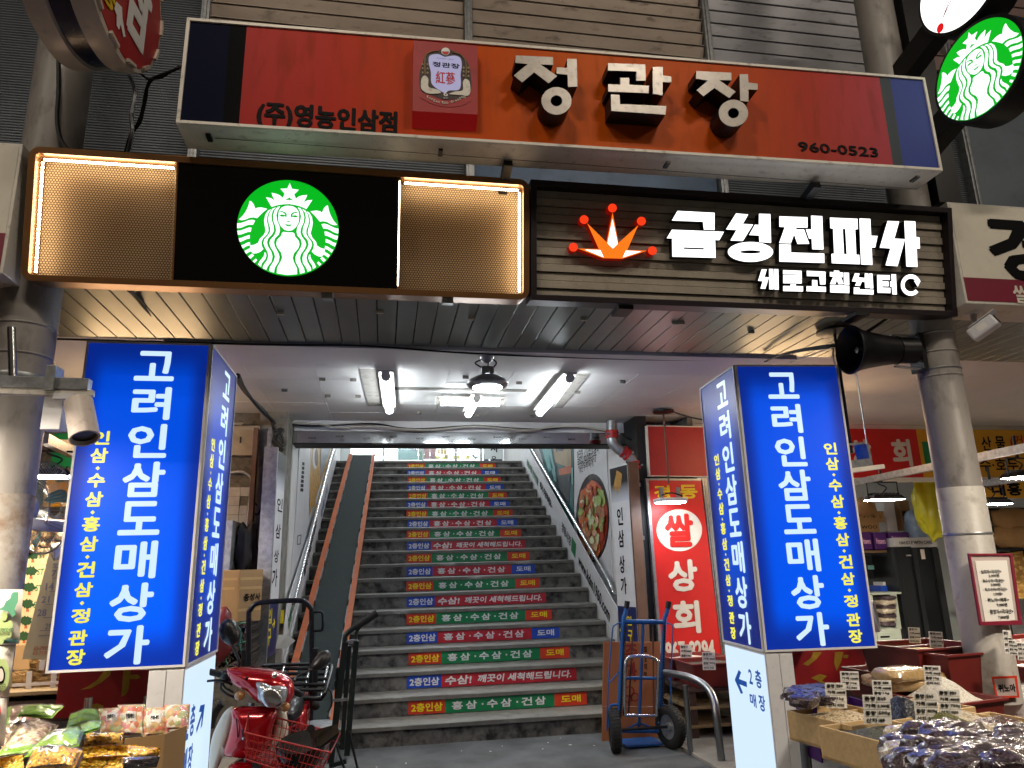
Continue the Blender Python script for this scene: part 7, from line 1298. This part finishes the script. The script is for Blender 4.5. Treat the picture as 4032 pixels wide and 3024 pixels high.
# straw bundles
g('straw', 'b08d58', .7, var=.4, vs=60); g('band_white', 'c9c2bb', .5)
t = thing('root_bundle', 'bound bundles of dry pale roots under the calendar', 'roots', a('Z', 250, 1560, Y=5.3)); mb = MB()
for k in range(620):
    y = rnd.choice((rnd.gauss(1345, 18), rnd.gauss(1450, 36), rnd.gauss(1460, 38))); x0 = (205 if y < 1385 else 82)+rnd.uniform(-6, 25); x1 = 430; P_ = [a('Z', x0+(x1-x0)*s/4, y+rnd.uniform(-9, 9), Y=5.3+rnd.uniform(-.08,.05)) for s in range(5)]; mb.tube(P_, rnd.uniform(.0018,.0042), 4, cap=False)
for k in range(26): x = rnd.uniform(80, 150); mb.tube(spl([a('Z', x, 1510, Y=5.2), a('Z', x+rnd.uniform(-20,20), 1550, Y=5.2), a('Z', x-rnd.uniform(0,30), rnd.uniform(1570,1610), Y=5.2)], 3), .0025, 4)
mb.build('dry_roots', MT['straw'], t, kind='stuff')
for x, y0, y1 in ((293,1305,1375),(203,1385,1515),(372,1395,1500)): p, q = a('Z',x,y0,Y=5.17), a('Z',x-10,y1,Y=5.17); MB().beam(p, q, .03, .004, (0,1,0)).build('band', MT['band_white'], t)
p, q = a('Z',85,1480,Y=5.165), a('Z',410,1462,Y=5.165); MB().beam(p, q, .004, .018).build('band', MT['band_white'], t)
for nm, y, m, lab in (('shelf_board',1525,'bench_board','thin wooden board under the root bundles'),('shelf_board',1590,'bench_wood','dark shelf edge under the root bundles')): p, q = a('Z',40,y,Y=5.1), a('Z',420,y,Y=5.1); bx(nm, MT[m], None, p.x-.3, q.x+.1, 5.05, 5.7, p.z-(.02 if m == 'bench_board' else .12), p.z, label=lab, cat='shelf')
bx('brown_carton', MT['carton'], None, a('Z',90,1250,Y=5.7).x-.4, a('Z',240,1250,Y=5.7).x, 5.7, 5.9, a('Z',200,1370,Y=5.7).z, a('Z',200,1205,Y=5.7).z, label='plain brown carton between the cream cartons and the root bundles', cat='carton')
# hanging snack pouches on the left column
def pouchlike(nm, lab, pl, c, L4, m, parent=None, bulge=.02, n=12, sd=0, cat_='pouch', grp=None, film_=None):
    q = [Vector((*pl.uv(c, x, y), 0)) for x, y in L4]; return None
pk = Pl((0, 3.66, 0))
for nm, lab, L4, m in (('hanging_pouch','clear pouch printed with green grapes hanging on the left column',[(-60,820),(160,822),(132,1195),(-60,1190)],'pouch_white'),('hanging_pouch','clear pouch printed with kiwi halves hanging below the grape pouch',[(-60,1205),(104,1200),(62,1560),(-60,1560)],'pouch_white'),('hanging_pouch','red and white pouch at the bottom of the hanging pouches',[(-60,1570),(52,1568),(30,1900),(-60,1900)],'pouch_white')):
    if 'pouch_white' not in MT: g('pouch_white', 'c4bcb2', .25, var=.12, vs=9, coat=.8, bump=.3, bs=18)
    t = thing(nm, lab, 'pouch', pk.at(*pk.uv('Z', (L4[0][0]+L4[1][0])/2, L4[2][1])), 'pouches hanging on the left column'); q = pk.pts('Z', L4); n = 10; vs = []
    for i in range(n+1):
        for j in range(n+1):
            u, v = i/n, j/n; x = (q[0][0]*(1-u)+q[1][0]*u)*(1-v)+(q[3][0]*(1-u)+q[2][0]*u)*v; z = (q[0][1]*(1-u)+q[1][1]*u)*(1-v)+(q[3][1]*(1-u)+q[2][1]*u)*v
            vs.append((x, -.03*math.sin(PI*u)*math.sin(PI*v)-.004*noise.noise(Vector((u*5, v*5, len(lab)))), z))
    MB(pk).add(vs, [(i*(n+1)+j, i*(n+1)+j+1, (i+1)*(n+1)+j+1, (i+1)*(n+1)+j) for i in range(n) for j in range(n)]).build('front', MT[m], t, smooth=80)
    g2 = {'grapes': 0, 'kiwi': 1}.get('grapes' if 'grapes' in lab else 'kiwi' if 'kiwi' in lab else '', 2)
    if g2 == 0:
        g('grape', 'a3b57a', .4, var=.15, vs=12); g('vine_leaf', '4f8a6c', .5, var=.15)
        for k, (x, y, r) in enumerate(((45,1050,24),(75,1075,22),(20,1100,22),(55,1130,24),(90,1120,20),(60,1000,22),(100,1060,20),(40,1165,20))): MB(pk).prism(el(pk,'Z',x,y,r,r*1.5,20), -.036-.001*k, None).build('grape_print', MT['grape'], t)
        MB(pk).prism(pk.pts('Z', [(25,955),(60,935),(75,900),(105,880),(112,850),(128,835),(160,838),(158,900),(135,950),(140,990),(118,1010),(100,975),(70,965)]), -.045, None).build('leaf_print', MT['vine_leaf'], t); text(pk, 'IWEI FOOD CO', bxc(pk,'Z',0,1085,128,1105), MT['green_ink'], t, -.048, .01); bx('teal_band', MT['shop_teal'], t, pk.uv('Z',-60,1185)[0], pk.uv('Z',128,1185)[0], -.012, -.01, pk.uv('Z',0,1190)[1], pk.uv('Z',0,1165)[1], fr=pk)
    elif g2 == 1:
        MB(pk).prism(el(pk,'Z',42,1400,52,110,28), -.036, None).build('kiwi_print', MT['grape'], t); MB(pk).prism(el(pk,'Z',38,1400,26,60,28), -.038, None).build('kiwi_seed_print', MT['ink'], t); MB(pk).prism(el(pk,'Z',38,1400,19,44,28), -.040, None).build('kiwi_core_print', MT['pouch_white'], t); text(pk, 'FOOD CO', bxc(pk,'Z',5,1462,70,1482), MT['ink'], t, -.042, .01)
    else: MB(pk).prism(el(pk,'Z',5,1640,30,60,20), -.036, None).build('fruit_print', MT['red_sign'], t)
# red banner behind the left blue sign and its posts
Pq = Pl((0, 4.95, 0)); q = Pq.pts('Y', [(655,380),(1700,380),(1640,905),(585,905)]); gold_banner('dark red banner with gold brush lettering below the left blue sign', Pq, q, [Pq.pts('Y', [(1150,370),(1215,380),(1200,440),(1100,520),(990,580),(870,600),(960,560),(1060,490)]), Pq.pts('Y', [(1345,385),(1425,385),(1415,500),(1400,600),(1370,650),(1322,672),(1330,560)]), Pq.pts('Y', [(1415,435),(1500,430),(1532,460),(1500,480),(1415,482)]), Pq.pts('Y', [(985,760),(1060,745),(1130,770),(1120,810),(980,810)])])
for x, y0, lab in ((968,680,'left'),(1612,662,'right')): p = a('Y', x, y0, Y=4.6); MB().cyl((p.x,4.6,0), p, .022, 14).build('steel_post', MT['chrome'], None, smooth=50, label='short steel post in front of the left red banner, the %s one' % lab, cat='post')
# ------------------------------------------------------------------ left stall goods
bx('snack_table', MT['bench_wood'], None, -4.2, -1.06, 2.4, 4.12, .66, .73, label='dark table under the bagged snacks at the lower left', cat='table')
def pouch(nm, lab, c, L4, Zs, m, bulge=.03, sd=0, grp=None, patches=(), film_='film_clear', n=14, crinkle=.006):
    P4_ = [a(c, x, y, Z=z) if z < 1.5 else a(c, x, y, Y=z) for (x, y), z in zip(L4, Zs)]         # far-left, far-right, near-right, near-left
    nrm_ = (P4_[1]-P4_[0]).cross(P4_[0]-P4_[3]).normalized(); nrm_ = -nrm_ if nrm_.z < 0 else nrm_
    cc_ = sum(P4_, Vector())/4; t = thing(nm, lab, 'pouch', cc_, grp)
    def S(u, v, off=0):
        b_ = (P4_[0]*(1-u)+P4_[1]*u)*(1-v)+(P4_[3]*(1-u)+P4_[2]*u)*v; k = max(0, math.sin(PI*min(1,max(0,u))))**.55*max(0, math.sin(PI*min(1,max(0,v))))**.55
        return b_+nrm_*(k*bulge*(1+.5*noise.noise(Vector((u*3, v*3, sd*3.7))))+crinkle*noise.noise(Vector((u*9, v*9, sd)))+off)
    def sheet(u0, u1, v0, v1, off, name, mm, n_=n, kind=None):
        vs = [S(u0+(u1-u0)*i/n_, v0+(v1-v0)*j/n_, off) for i in range(n_+1) for j in range(n_+1)]
        return MB().add(vs, [(i*(n_+1)+j, i*(n_+1)+j+1, (i+1)*(n_+1)+j+1, (i+1)*(n_+1)+j) for i in range(n_) for j in range(n_)]).build(name, MT[mm], t, smooth=80)
    sheet(.05, .95, .05, .95, 0, 'contents', m)
    und = [S(u, v, 0)-nrm_*(bulge*.9*math.sin(PI*u)*math.sin(PI*v)+.004) for u in (0,.25,.5,.75,1) for v in (0,.25,.5,.75,1)]
    MB().add(und, [(i*5+j, i*5+j+1, (i+1)*5+j+1, (i+1)*5+j) for i in range(4) for j in range(4)]).build('underside', MT[m], t, smooth=80)
    for k, (u0, u1, v0, v1, pm, tx) in enumerate(patches):
        sheet(u0, u1, v0, v1, .0025+.0004*k, 'label_patch', pm, 8)
        if tx:
            mb = MB(); 
            gv = MB(); put(gv, tx, (0, 0, 1, 1), 0, .03)
            uu0, uu1, vv0, vv1 = u0+(u1-u0)*.12, u1-(u1-u0)*.12, v0+(v1-v0)*.25, v1-(v1-v0)*.25
            mb.add([S(uu0+(uu1-uu0)*x, vv1-(vv1-vv0)*z, .0035+.0004*k-y) for x, y, z in gv.v], gv.f); mb.build('lettering', MT['ink'], t)
    if film_: sheet(0, 1, 0, 1, .005, 'film', film_, 20)
    return t
g('bag_green', '7fae2e', .3, var=.12, vs=9, coat=.8); g('bag_brown', '6a3a22', .3, var=.3, vs=20, coat=.8)
SNK = 'bagged snacks at the lower left'
pouch('snack_bag', 'green bag with a brown window at the back left of the snack table', 'Y', [(60,790),(480,770),(420,940),(30,1000)], (.80,.80,.76,.76), 'bag_brown', .03, 1, SNK, [(0,.16,0,1,'bag_green',None),(.5,.9,.5,.9,'red_ink',None)])
pouch('snack_bag', 'large green bag at the back behind the brown windowed bag', 'Y', [(250,775),(700,765),(560,900),(180,880)], (.84,.86,.82,.82), 'bag_green', .02, 2, SNK)
pouch('snack_bag', 'bright green bag with small print in the middle back of the snack table', 'Y', [(760,870),(1080,820),(1110,940),(720,1010)], (.85,.86,.82,.82), 'bag_green', .03, 3, SNK)
pouch('snack_bag', 'green bag tip lying beside the first clear candy bag', 'Y', [(880,980),(1115,935),(1090,1010),(860,1090)], (.86,.87,.86,.85), 'bag_green', .015, 4, SNK)
pouch('snack_bag', 'small clear bag of sliced roots at the far left edge', 'Y', [(-40,1010),(220,1000),(190,1180),(-60,1220)], (.78,.78,.76,.76), 'root_snack', .035, 5, SNK)
pouch('snack_bag', 'large clear bag of curled root slices at the left', 'Y', [(230,980),(640,975),(420,1270),(-60,1330)], (.84,.84,.80,.80), 'root_snack', .05, 6, SNK, [(-.0,1,.9,1,'bag_green',None)])
pouch('snack_bag', 'green bag with a white price label in the middle of the snack table', 'Y', [(560,1060),(920,1030),(860,1200),(250,1330)], (.88,.88,.86,.82), 'bag_green', .04, 7, SNK, [(.22,.6,.25,.7,'paper','둥굴레')])
mums = ((-60,1360,240,1300,260,1460,-60,1480,'at the lower left corner'),(360,1260,900,1250,800,1450,270,1460,'lower middle, with an oval stamp'),(940,1080,1340,1060,1330,1190,900,1210,'beside the clear candy bags'),(900,1220,1500,1190,1480,1320,920,1340,'behind the lower right mum bag'),(1380,1200,1740,1230,1700,1340,1440,1330,'at the right end by the carton'),(900,1340,1420,1310,1330,1460,850,1470,'lower right, next to the carton'),(1340,1330,1740,1320,1700,1440,1330,1470,'dark one under the right end'))
for k, (x0,y0,x1,y1,x2,y2,x3,y3,w_) in enumerate(mums): pouch('mum_bag', 'clear bag of dried yellow flowers %s' % w_, 'Y', [(x0,y0),(x1,y1),(x2,y2),(x3,y3)], (.86,.86,.82,.82), 'mum' if k < 6 else 'bag_dark_fill', .04, 10+k, 'bags of dried yellow flowers at the lower left', [(.25,.62,.06,.24,'paper','국화'),(.2,.62,.36,.56,'paper','100%')] if k in (1,2,5) else ())
cb = thing('snack_carton', 'open brown carton holding clear candy bags beside the left pedestal', 'carton', a('Y', 1700, 1300, Z=.7)); q0, q1, q2 = a('Y',1360,1130,Z=.80), a('Y',1795,1080,Z=.80), a('Y',2035,988,Z=.80)
for p_, q_, h_ in ((q0, q1, .20), (q1, q2, .24)):
    pl = Pl(Vector((p_.x, p_.y, .80-h_)), (q_-p_)); bx('side_panel', MT['carton'], cb, 0, (q_-p_).length, 0, .006, 0, h_, fr=pl)
for k, (x0,y0,x1,y1,lab) in enumerate(((1090,800,1370,1080,'leftmost'),(1300,760,1560,1090,'second from the left'),(1560,790,1840,1100,'third from the left'),(1800,760,2050,1030,'rightmost, by the pedestal'))):
    pouch('candy_bag', 'clear zip bag of colourful candies with a round label, %s' % lab, 'Y', [(x0-20,y0),(x1+20,y0-10),(x1,y1),(x0,y1)], (4.09,4.09,4.02,4.02), 'candy', .035, 30+k, 'clear bags of candy in the brown carton', [(.3,.72,.32,.62,'paper','혼합세트')] if k != 3 else (), crinkle=.005)
for x0, x1, y, z, lab in ((-2.5, -1.6, 6.3, 2.62, 'warm tube lamp added for the left ceiling, unseen behind the left blue sign'), (3.5, 4.4, 6.3, 2.62, 'warm tube lamp added for the right ceiling, unseen behind the right blue sign'), (4.2, 5.4, 8.6, 2.9, 'unseen tube lamp added to light the right shop above the cartons')):  # unseen tubes added to warm the ceilings and light the right shop
    t = thing('added_tube_lamp', lab, 'lamp', ((x0+x1)/2, y, z)); MB().cyl((x0, y, z), (x1, y, z), .03, 12).build('diffuser', MT['lamp_fill' if y < 7 else 'lamp_white'], t); bx('base', MT['tube_end'], t, x0-.02, x1+.02, y-.02, y+.02, z+.032, z+.05)
    for x in (x0+.1, x1-.1): MB().cyl((x, y, z+.05), (x, y, 3.06 if y < 7 else 3.0), .005, 6).build('hanger', MT['galv'], t)
# ------------------------------------------------------------------ red delivery scooter
g('scooter_red', 'b00c18', .18, .35, var=.04, coat=1); g('scooter_cream', 'c9c2b0', .28, coat=.6, var=.03); g('lens_clear', 'b4b6b4', .08, .6, coat=1, bump=.3, bs=50); g('indicator', 'a5713a', .15, coat=1); g('seat_black', '18181c', .35, coat=.3); g('rack_black', '1b1d20', .35, .5, dirt=.3, ds=30, dcol=(.12,.12,.12)); g('basket_red', '8f1f1c', .4)
sc_ = thing('delivery_scooter', 'red and cream scooter with rear rack parked left of the stairs', 'scooter', (-.85, 5.1, 0))
def infl(pl, poly, h, hb=.02, n=5, c=None, off=0):
    cx = sum(p[0] for p in poly)/len(poly) if c is None else c[0]; cz = sum(p[1] for p in poly)/len(poly) if c is None else c[1]; m = len(poly); vs = []; fs = []
    rg = [(1-(1-math.sin(PI/2*(1-k/n)))*0 if 0 else math.cos(PI/2*k/n), -h*math.sin(PI/2*k/n)) for k in range(n)]
    rings = [(.9, hb), (1, 0)]+rg[1:]
    for s, y in rings: vs += [(cx+(x-cx)*s, y+off, cz+(z-cz)*s) for x, z in poly]
    for r in range(len(rings)-1): fs += [(r*m+i, r*m+(i+1) % m, (r+1)*m+(i+1) % m, (r+1)*m+i) for i in range(m)]
    vs.append((cx, -h+off, cz)); b = len(vs)-1; fs += [((len(rings)-1)*m+i, (len(rings)-1)*m+(i+1) % m, b) for i in range(m)]; fs.append(tuple(range(m))[::-1]); return MB(pl).add(vs, fs)
def sm(c, pl, L_, n=4): return [(p.x, p.y) for p in spl([(*pl.uv(c, x, y), 0) for x, y in L_], n, True)]
PS1 = Pl((0, 4.72, 0)); J1 = lambda x, y, Yq=4.72: a('J', x, y, Y=Yq)
infl(PS1, sm('J', PS1, [(188,872),(250,860),(330,862),(450,872),(560,888),(650,922),(708,970),(724,1050),(700,1130),(655,1168),(560,1165),(470,1145),(420,1130),(350,1060),(250,1000),(200,930)]), .10, .12, 7).build('headlight_cowl', MT['scooter_red'], sc_, smooth=70)
infl(PS1, sm('J', PS1, [(430,958),(500,960),(560,985),(620,988),(676,1005),(680,1060),(655,1130),(600,1166),(530,1150),(455,1110),(445,1040)]), .055, .0, 6, off=-.075).build('headlight', MT['lens_clear'], sc_, smooth=70)
infl(PS1, sm('J', PS1, [(480,1050),(520,1000),(590,1005),(640,1060),(640,1120),(590,1150),(520,1140)]), .012, .0, 4, off=-.122).build('reflector', MT['chrome'], sc_, smooth=70)
MB().lathe(J1(565,925,4.60), [(.001,-.012),(.014,-.01),(.016,0)], 16, (0,1,-.4)).build('badge', MT['chrome'], sc_, smooth=50); MB().lathe(J1(345,948,4.63), [(.001,-.004),(.009,-.003),(.01,.004)], 12, (0,1,-.3)).build('screw_cap', MT['black_plastic'], sc_)
# body front
infl(PS1, sm('J', PS1, [(232,1185),(330,1170),(470,1168),(568,1178),(590,1230),(560,1330),(520,1480),(430,1560),(330,1580),(180,1565),(165,1520),(200,1400),(225,1280)]), .09, .1, 7).build('front_panel', MT['scooter_red'], sc_, smooth=70)
infl(PS1, sm('J', PS1, [(225,1182),(238,1250),(215,1380),(170,1530),(200,1575),(140,1600),(90,1700),(40,1760),(30,1620),(50,1450),(100,1320),(160,1220)]), .05, .05, 5, off=.05).build('leg_shield', MT['scooter_cream'], sc_, smooth=70)
infl(PS1, sm('J', PS1, [(585,1185),(640,1200),(662,1280),(668,1400),(640,1560),(560,1600),(470,1580),(520,1470),(555,1330)]), .04, .05, 5, off=.04).build('leg_shield', MT['scooter_cream'], sc_, smooth=70)
for L_ in ([(282,1243),(292,1240),(305,1390),(294,1392)],[(330,1330),(342,1318),(338,1370),(330,1400)],[(378,1285),(385,1285),(350,1400),(343,1398)]): infl(PS1, PS1.pts('J', L_), .006, .0, 2, off=-.088).build('vent_slit', MT['black_plastic'], sc_)
MB().lathe(J1(322,1424,4.62), [(.001,-.006),(.010,-.004),(.012,.004)], 14, (0,1,0)).build('bolt', MT['chrome'], sc_)
infl(PS1, sm('J', PS1, [(215,1625),(330,1598),(450,1605),(600,1640),(640,1760),(560,1860),(350,1880),(220,1800)]), .14, .15, 6, off=-.05).build('front_fender', MT['scooter_red'], sc_, smooth=70)
wc_ = J1(400, 2080, 4.72); MB().lathe(Vector((wc_.x, 4.70, .235)), [(.13,-.035),(.19,-.045),(.23,-.02),(.235,0),(.23,.02),(.19,.045),(.13,.035)], 40, (1,.15,0)).build('front_wheel', MT['rubber'], sc_, smooth=50)
MB().lathe(Vector((wc_.x+.08, 5.95, .235)), [(.13,-.04),(.19,-.05),(.23,-.02),(.235,0),(.23,.02),(.19,.05),(.13,.04)], 40, (1,.15,0)).build('rear_wheel', MT['rubber'], sc_, smooth=50)
for s in (-.06, .06): MB().cyl((wc_.x+s, 4.70, .235), (wc_.x+s, 4.8, .75), .018, 10).build('fork', MT['galv'], sc_, smooth=50)
MB().hexa([(wc_.x-.14,4.9,.28),(wc_.x+.14,4.9,.28),(wc_.x+.18,5.9,.3),(wc_.x-.10,5.9,.3)], [(wc_.x-.14,4.9,.36),(wc_.x+.14,4.9,.36),(wc_.x+.2,5.9,.62),(wc_.x-.12,5.9,.62)]).build('floorboard', MT['seat_black'], sc_, bev=.02)
PS2 = Pl((0, 5.35, 0)); infl(PS2, sm('J', PS2, [(650,1130),(700,1108),(760,1115),(790,1160),(780,1230),(720,1290),(640,1300),(640,1200)]), .22, .3, 6).build('seat', MT['seat_black'], sc_, smooth=70)
PS3 = Pl((0, 5.5, 0)); infl(PS3, sm('J', PS3, [(760,1125),(815,1150),(832,1230),(820,1340),(760,1400),(660,1400),(640,1330),(740,1280)]), .12, .5, 5).build('side_body', MT['scooter_red'], sc_, smooth=70)
# bars, grips, levers, mirrors, indicators
MB().tube(spl([J1(200,935,4.8), J1(330,960,4.85), J1(560,990,4.88), J1(720,1040,4.85), J1(775,1075,4.9)], 5), .014, 10).build('handlebar', MT['black_metal'], sc_, smooth=60)
MB().tube([J1(-6,886,4.78), J1(60,898,4.78), J1(165,925,4.79)], [.018,.019,.018], 14).build('grip', MT['rubber'], sc_, smooth=60); MB().tube([J1(715,1050,4.85), J1(772,1075,4.95)], .018, 14).build('grip', MT['rubber'], sc_, smooth=60)
MB().blob(J1(180,935,4.77), (.035,.03,.04), 1, .1).build('switch_housing', MT['black_plastic'], sc_, smooth=60); MB().tube(spl([J1(20,972,4.72), J1(90,965,4.71), J1(160,968,4.72), J1(225,1000,4.76)], 4), [.007]*13, 8).build('brake_lever', MT['black_metal'], sc_, smooth=60); MB().blob(J1(18,972,4.72), (.01,.01,.01), 1, 0).build('lever_ball', MT['black_metal'], sc_, smooth=60)
MB().tube(spl([J1(145,985,4.74), J1(140,1030,4.72), J1(190,1075,4.72), J1(250,1095,4.74), J1(330,1080,4.78)], 5), .007, 6).build('brake_cable', MT['cable'], sc_); MB().tube(spl([J1(155,960,4.76), J1(170,1020,4.74), J1(240,1060,4.75)], 5), .006, 6).build('brake_cable', MT['cable'], sc_)
PM = Pl((0, 4.75, 0), (1,.15,0)); infl(PM, sm('J', PM, [(122,570),(150,500),(205,476),(255,500),(290,570),(292,630),(265,670),(225,690),(185,675),(145,640)]), .045, .012, 6).build('mirror', MT['black_plastic'], sc_, smooth=70)
MB().tube(spl([J1(232,685,4.76), J1(255,740,4.76), J1(285,810,4.77), J1(282,860,4.78)], 4), .009, 8).build('mirror_stem', MT['black_plastic'], sc_, smooth=60)
PM2 = Pl((0, 4.9, 0), (1,.5,0)); infl(PM2, sm('J', PM2, [(850,860),(870,810),(920,745),(975,722),(1005,745),(1005,800),(970,850),(920,882),(880,885)]), .045, .012, 6).build('mirror', MT['black_plastic'], sc_, smooth=70)
MB().tube(spl([J1(860,878,4.9), J1(800,905,4.88), J1(740,935,4.86), J1(722,970,4.82)], 4), .008, 8).build('mirror_stem', MT['black_plastic'], sc_, smooth=60)
for x, y, Yq in ((290,1085,4.66),(650,1175,4.68)): MB().blob(J1(x,y,Yq), (.030,.028,.026), 2, .02).build('indicator', MT['indicator'], sc_, smooth=60)
for P_ in ([(150,1140),(110,1180),(70,1260),(50,1340)],): MB().tube(spl([J1(x,y,5.2) for x, y in P_], 4), .03, 8).build('exhaust_hose', MT['rubber'], sc_, smooth=60)
# front basket with helmet
wire = lambda P_, r=.004, nm='wire', par=None: MB().tube(P_, r, 5).build(nm, MT['basket_red'], par)
bk = thing('wire_basket', 'red wire basket mounted at the front right of the scooter', 'basket', J1(700, 1500, 4.5))
TF = [J1(330,1378,4.36), J1(1010,1540,4.36)]; TB = [J1(365,1205,4.7), J1(1085,1388,4.7)]; BF = [J1(335,1590,4.42), J1(900,1760,4.42)]; BB = [J1(370,1480,4.66), J1(950,1640,4.66)]
mb = MB(); mb.tube([TF[0], TF[1], TB[1], TB[0]], .0055, 6, closed=True).tube([BF[0], BF[1], BB[1], BB[0]], .004, 6, closed=True); mb.tube([TF[0]*.45+BF[0]*.55, TF[1]*.45+BF[1]*.55, TB[1]*.45+BB[1]*.55, TB[0]*.45+BB[0]*.55], .003, 5, closed=True); mb.build('rim', MT['basket_red'], bk)
mb = MB(); n = 19
for k in range(n+1):
    s = k/n; mb.tube([TF[0].lerp(TF[1], s), BF[0].lerp(BF[1], s), BB[0].lerp(BB[1], s), TB[0].lerp(TB[1], s)], .0026, 4)
for k in range(1, 8): s = k/8; mb.tube([TF[0].lerp(TB[0], s), BF[0].lerp(BB[0], s), BF[1].lerp(BB[1], s), TF[1].lerp(TB[1], s)], .0024, 4)
for zf in (.25, .8): mb.tube([TF[0].lerp(BF[0], zf), TF[1].lerp(BF[1], zf), TB[1].lerp(BB[1], zf), TB[0].lerp(BB[0], zf)], .0022, 4, closed=True)
mb.build('wire_mesh', MT['basket_red'], bk, kind='stuff')
hc_ = J1(775, 1530, 4.52); hm = thing('helmet', 'black half helmet lying upside down in the red basket', 'helmet', hc_); vs = []; n1, n2 = 30, 10
f = frm(hc_, .2, .25, -.12)
MB(f).lathe((0,0,.055), [(.128,0),(.132,-.01),(.13,-.05),(.115,-.1),(.08,-.14),(.001,-.155)], 36).build('shell', MT['gloss_black'], hm, smooth=60); MB(f).lathe((0,0,.05), [(.124,.004),(.115,-.02),(.1,-.08),(.06,-.11),(.001,-.12)], 36).build('lining', MT['rubber'], hm, smooth=60)
MB(f).hexa([(.06,-.12,.035),(.2,-.05,.06),(.2,.06,.06),(.06,.12,.035)], [(.06,-.12,.045),(.21,-.05,.085),(.21,.06,.085),(.06,.12,.045)]).build('peak', MT['gloss_black'], hm, bev=.004)
MB().lathe(J1(855,1350,4.4), [(.001,-.002),(.022,0)], 20, (0,1,0)).build('round_tag', MT['black_plastic'], bk); 
# rear rack and hoop
YR_ = 5.75; jr = lambda x, y, Yq=YR_: a('J', x, y, Y=Yq)
MB().tube(spl([jr(362,900), jr(362,460), jr(372,410), jr(410,362), jr(480,345), jr(620,335), jr(760,332), jr(815,348), jr(850,390), jr(860,440), jr(862,900)], 4), .019, 12).build('hoop', MT['rack_black'], sc_, smooth=60); MB().tube([jr(862,900), jr(850,1280)], .022, 12).build('hoop_post', MT['rack_black'], sc_, smooth=60)
MB().tube([jr(890,710,5.7), jr(885,1180,5.7)], .022, 12).build('post', MT['rack_black'], sc_, smooth=60); MB().blob(jr(892,1165,5.6), (.03,.03,.03), 0, 0).build('rubber_stop', MT['rubber'], sc_, smooth=60); MB().tube([jr(325,725,5.9), jr(322,900,5.9)], .02, 10).build('post', MT['rack_black'], sc_, smooth=60)
MB().tube(spl([jr(868,425), jr(925,422), jr(946,440), jr(945,550), jr(930,568), jr(870,572)], 4), .010, 8).build('side_loop', MT['rack_black'], sc_, smooth=60)
MB().tube(spl([jr(480,860,5.95), jr(520,845,6.1), jr(900,835,6.2), jr(1000,845,6.2), jr(1020,870,6.1), jr(975,1040,5.5), jr(940,1110,5.5)], 4), .014, 10).build('rack_frame', MT['rack_black'], sc_, smooth=60)
for k in range(5): MB().tube([jr(520+k*18,870+k*42,6.1-k*.14), jr(1012-k*14,872+k*42,6.1-k*.14)], .013, 8).build('rack_slat', MT['rack_black'], sc_, smooth=60)
for x0, x1 in ((640,560),(850,780),(985,930)): MB().tube([jr(x0,860,6.1), jr(x1,1105,5.5)], .013, 8).build('rack_strut', MT['chrome'], sc_, smooth=60)
MB().tube([jr(700,1100,5.5), jr(940,1110,5.5)], .016, 10).build('rack_bar', MT['rack_black'], sc_, smooth=60); MB().tube(spl([jr(985,1025,5.5), jr(1015,1060,5.5), jr(1020,1150,5.5), jr(990,1215,5.5)], 4), .007, 6).build('strap', MT['rubber'], sc_, smooth=60)
# dark folding cart
ct = thing('folding_cart', 'dark steel folding cart with black grips standing upright by the conveyor', 'cart', (.1, 5.7, 0)); YQ = 5.75; g('cart_green', '1c2624', .45, .3, dirt=.5, ds=16, dcol=(.25,.14,.1), dthr=.6); jc = lambda x, y, Yq=YQ: a('J', x, y, Y=Yq)
for P_, w in ((((1128,660),(1010,1620)),.045),(((1160,690),(1100,1500)),.03),(((1215,650),(1140,1560)),.04)): MB().beam(jc(*P_[0]), jc(*P_[1]), w, w).build('upright', MT['cart_green'], ct, bev=.003)
MB().beam(jc(1120,668), jc(1225,650), .03, .03).build('crossbar', MT['galv'], ct, bev=.003); MB().tube(spl([jc(1100,870), jc(1075,880), jc(1062,920), jc(1050,1400), jc(1065,1470), jc(1120,1500)], 4), .014, 10).build('side_tube', MT['cart_green'], ct, smooth=60)
MB().tube(spl([jc(1122,660), jc(1128,610), jc(1165,570), jc(1215,535)], 4), .02, 10).build('handle', MT['cart_green'], ct, smooth=60); MB().tube([jc(1200,545), jc(1290,490), jc(1380,428)], [.026,.028,.026], 14).build('grip', MT['rubber'], ct, smooth=60); MB().tube(spl([jc(1212,640), jc(1215,585), jc(1240,545), jc(1265,520)], 4), .012, 10).build('handle', MT['cart_green'], ct, smooth=60)
MB().beam(jc(1020,1120), jc(1150,1110), .05, .02).build('lower_brace', MT['galv'], ct); MB().beam(jc(1000,1640), jc(1135,1600), .05, .03).build('foot', MT['cart_green'], ct)
b0 = jc(1060, 1600); bx('base', MT['cart_green'], ct, b0.x-.16, b0.x+.16, 5.6, 6.0, .02, .08, bev=.01)
for s in (-.13, .13): MB().lathe((b0.x+s, 5.65, .055), [(.02,-.018),(.05,-.018),(.055,0),(.05,.018),(.02,.018)], 20, (1,0,0)).build('castor', MT['rubber'], ct, smooth=40)
for P_ in ([(1160,1370),(1175,1450),(1200,1560),(1225,1665)],[(1060,1480),(1075,1540),(1100,1610),(1118,1665)]): MB().tube(spl([jc(x,y,5.6) for x, y in P_], 6), .009, 6).build('chain', MT['black_metal'], ct, smooth=60)
# litter on the asphalt
for k in range(14):
    x, y = rnd.uniform(-.1, 2.3), rnd.uniform(5.9, 6.85); s = rnd.uniform(.004, .012); f = frm((x, y, .001), rnd.uniform(0, 3)); bx('paper_scrap', MT['paper'], None, -s, s, -s*.5, s*.5, 0, .002, fr=f, label='tiny pale scrap of litter on the asphalt in front of the stairs', cat='litter', group='scraps of litter on the asphalt')
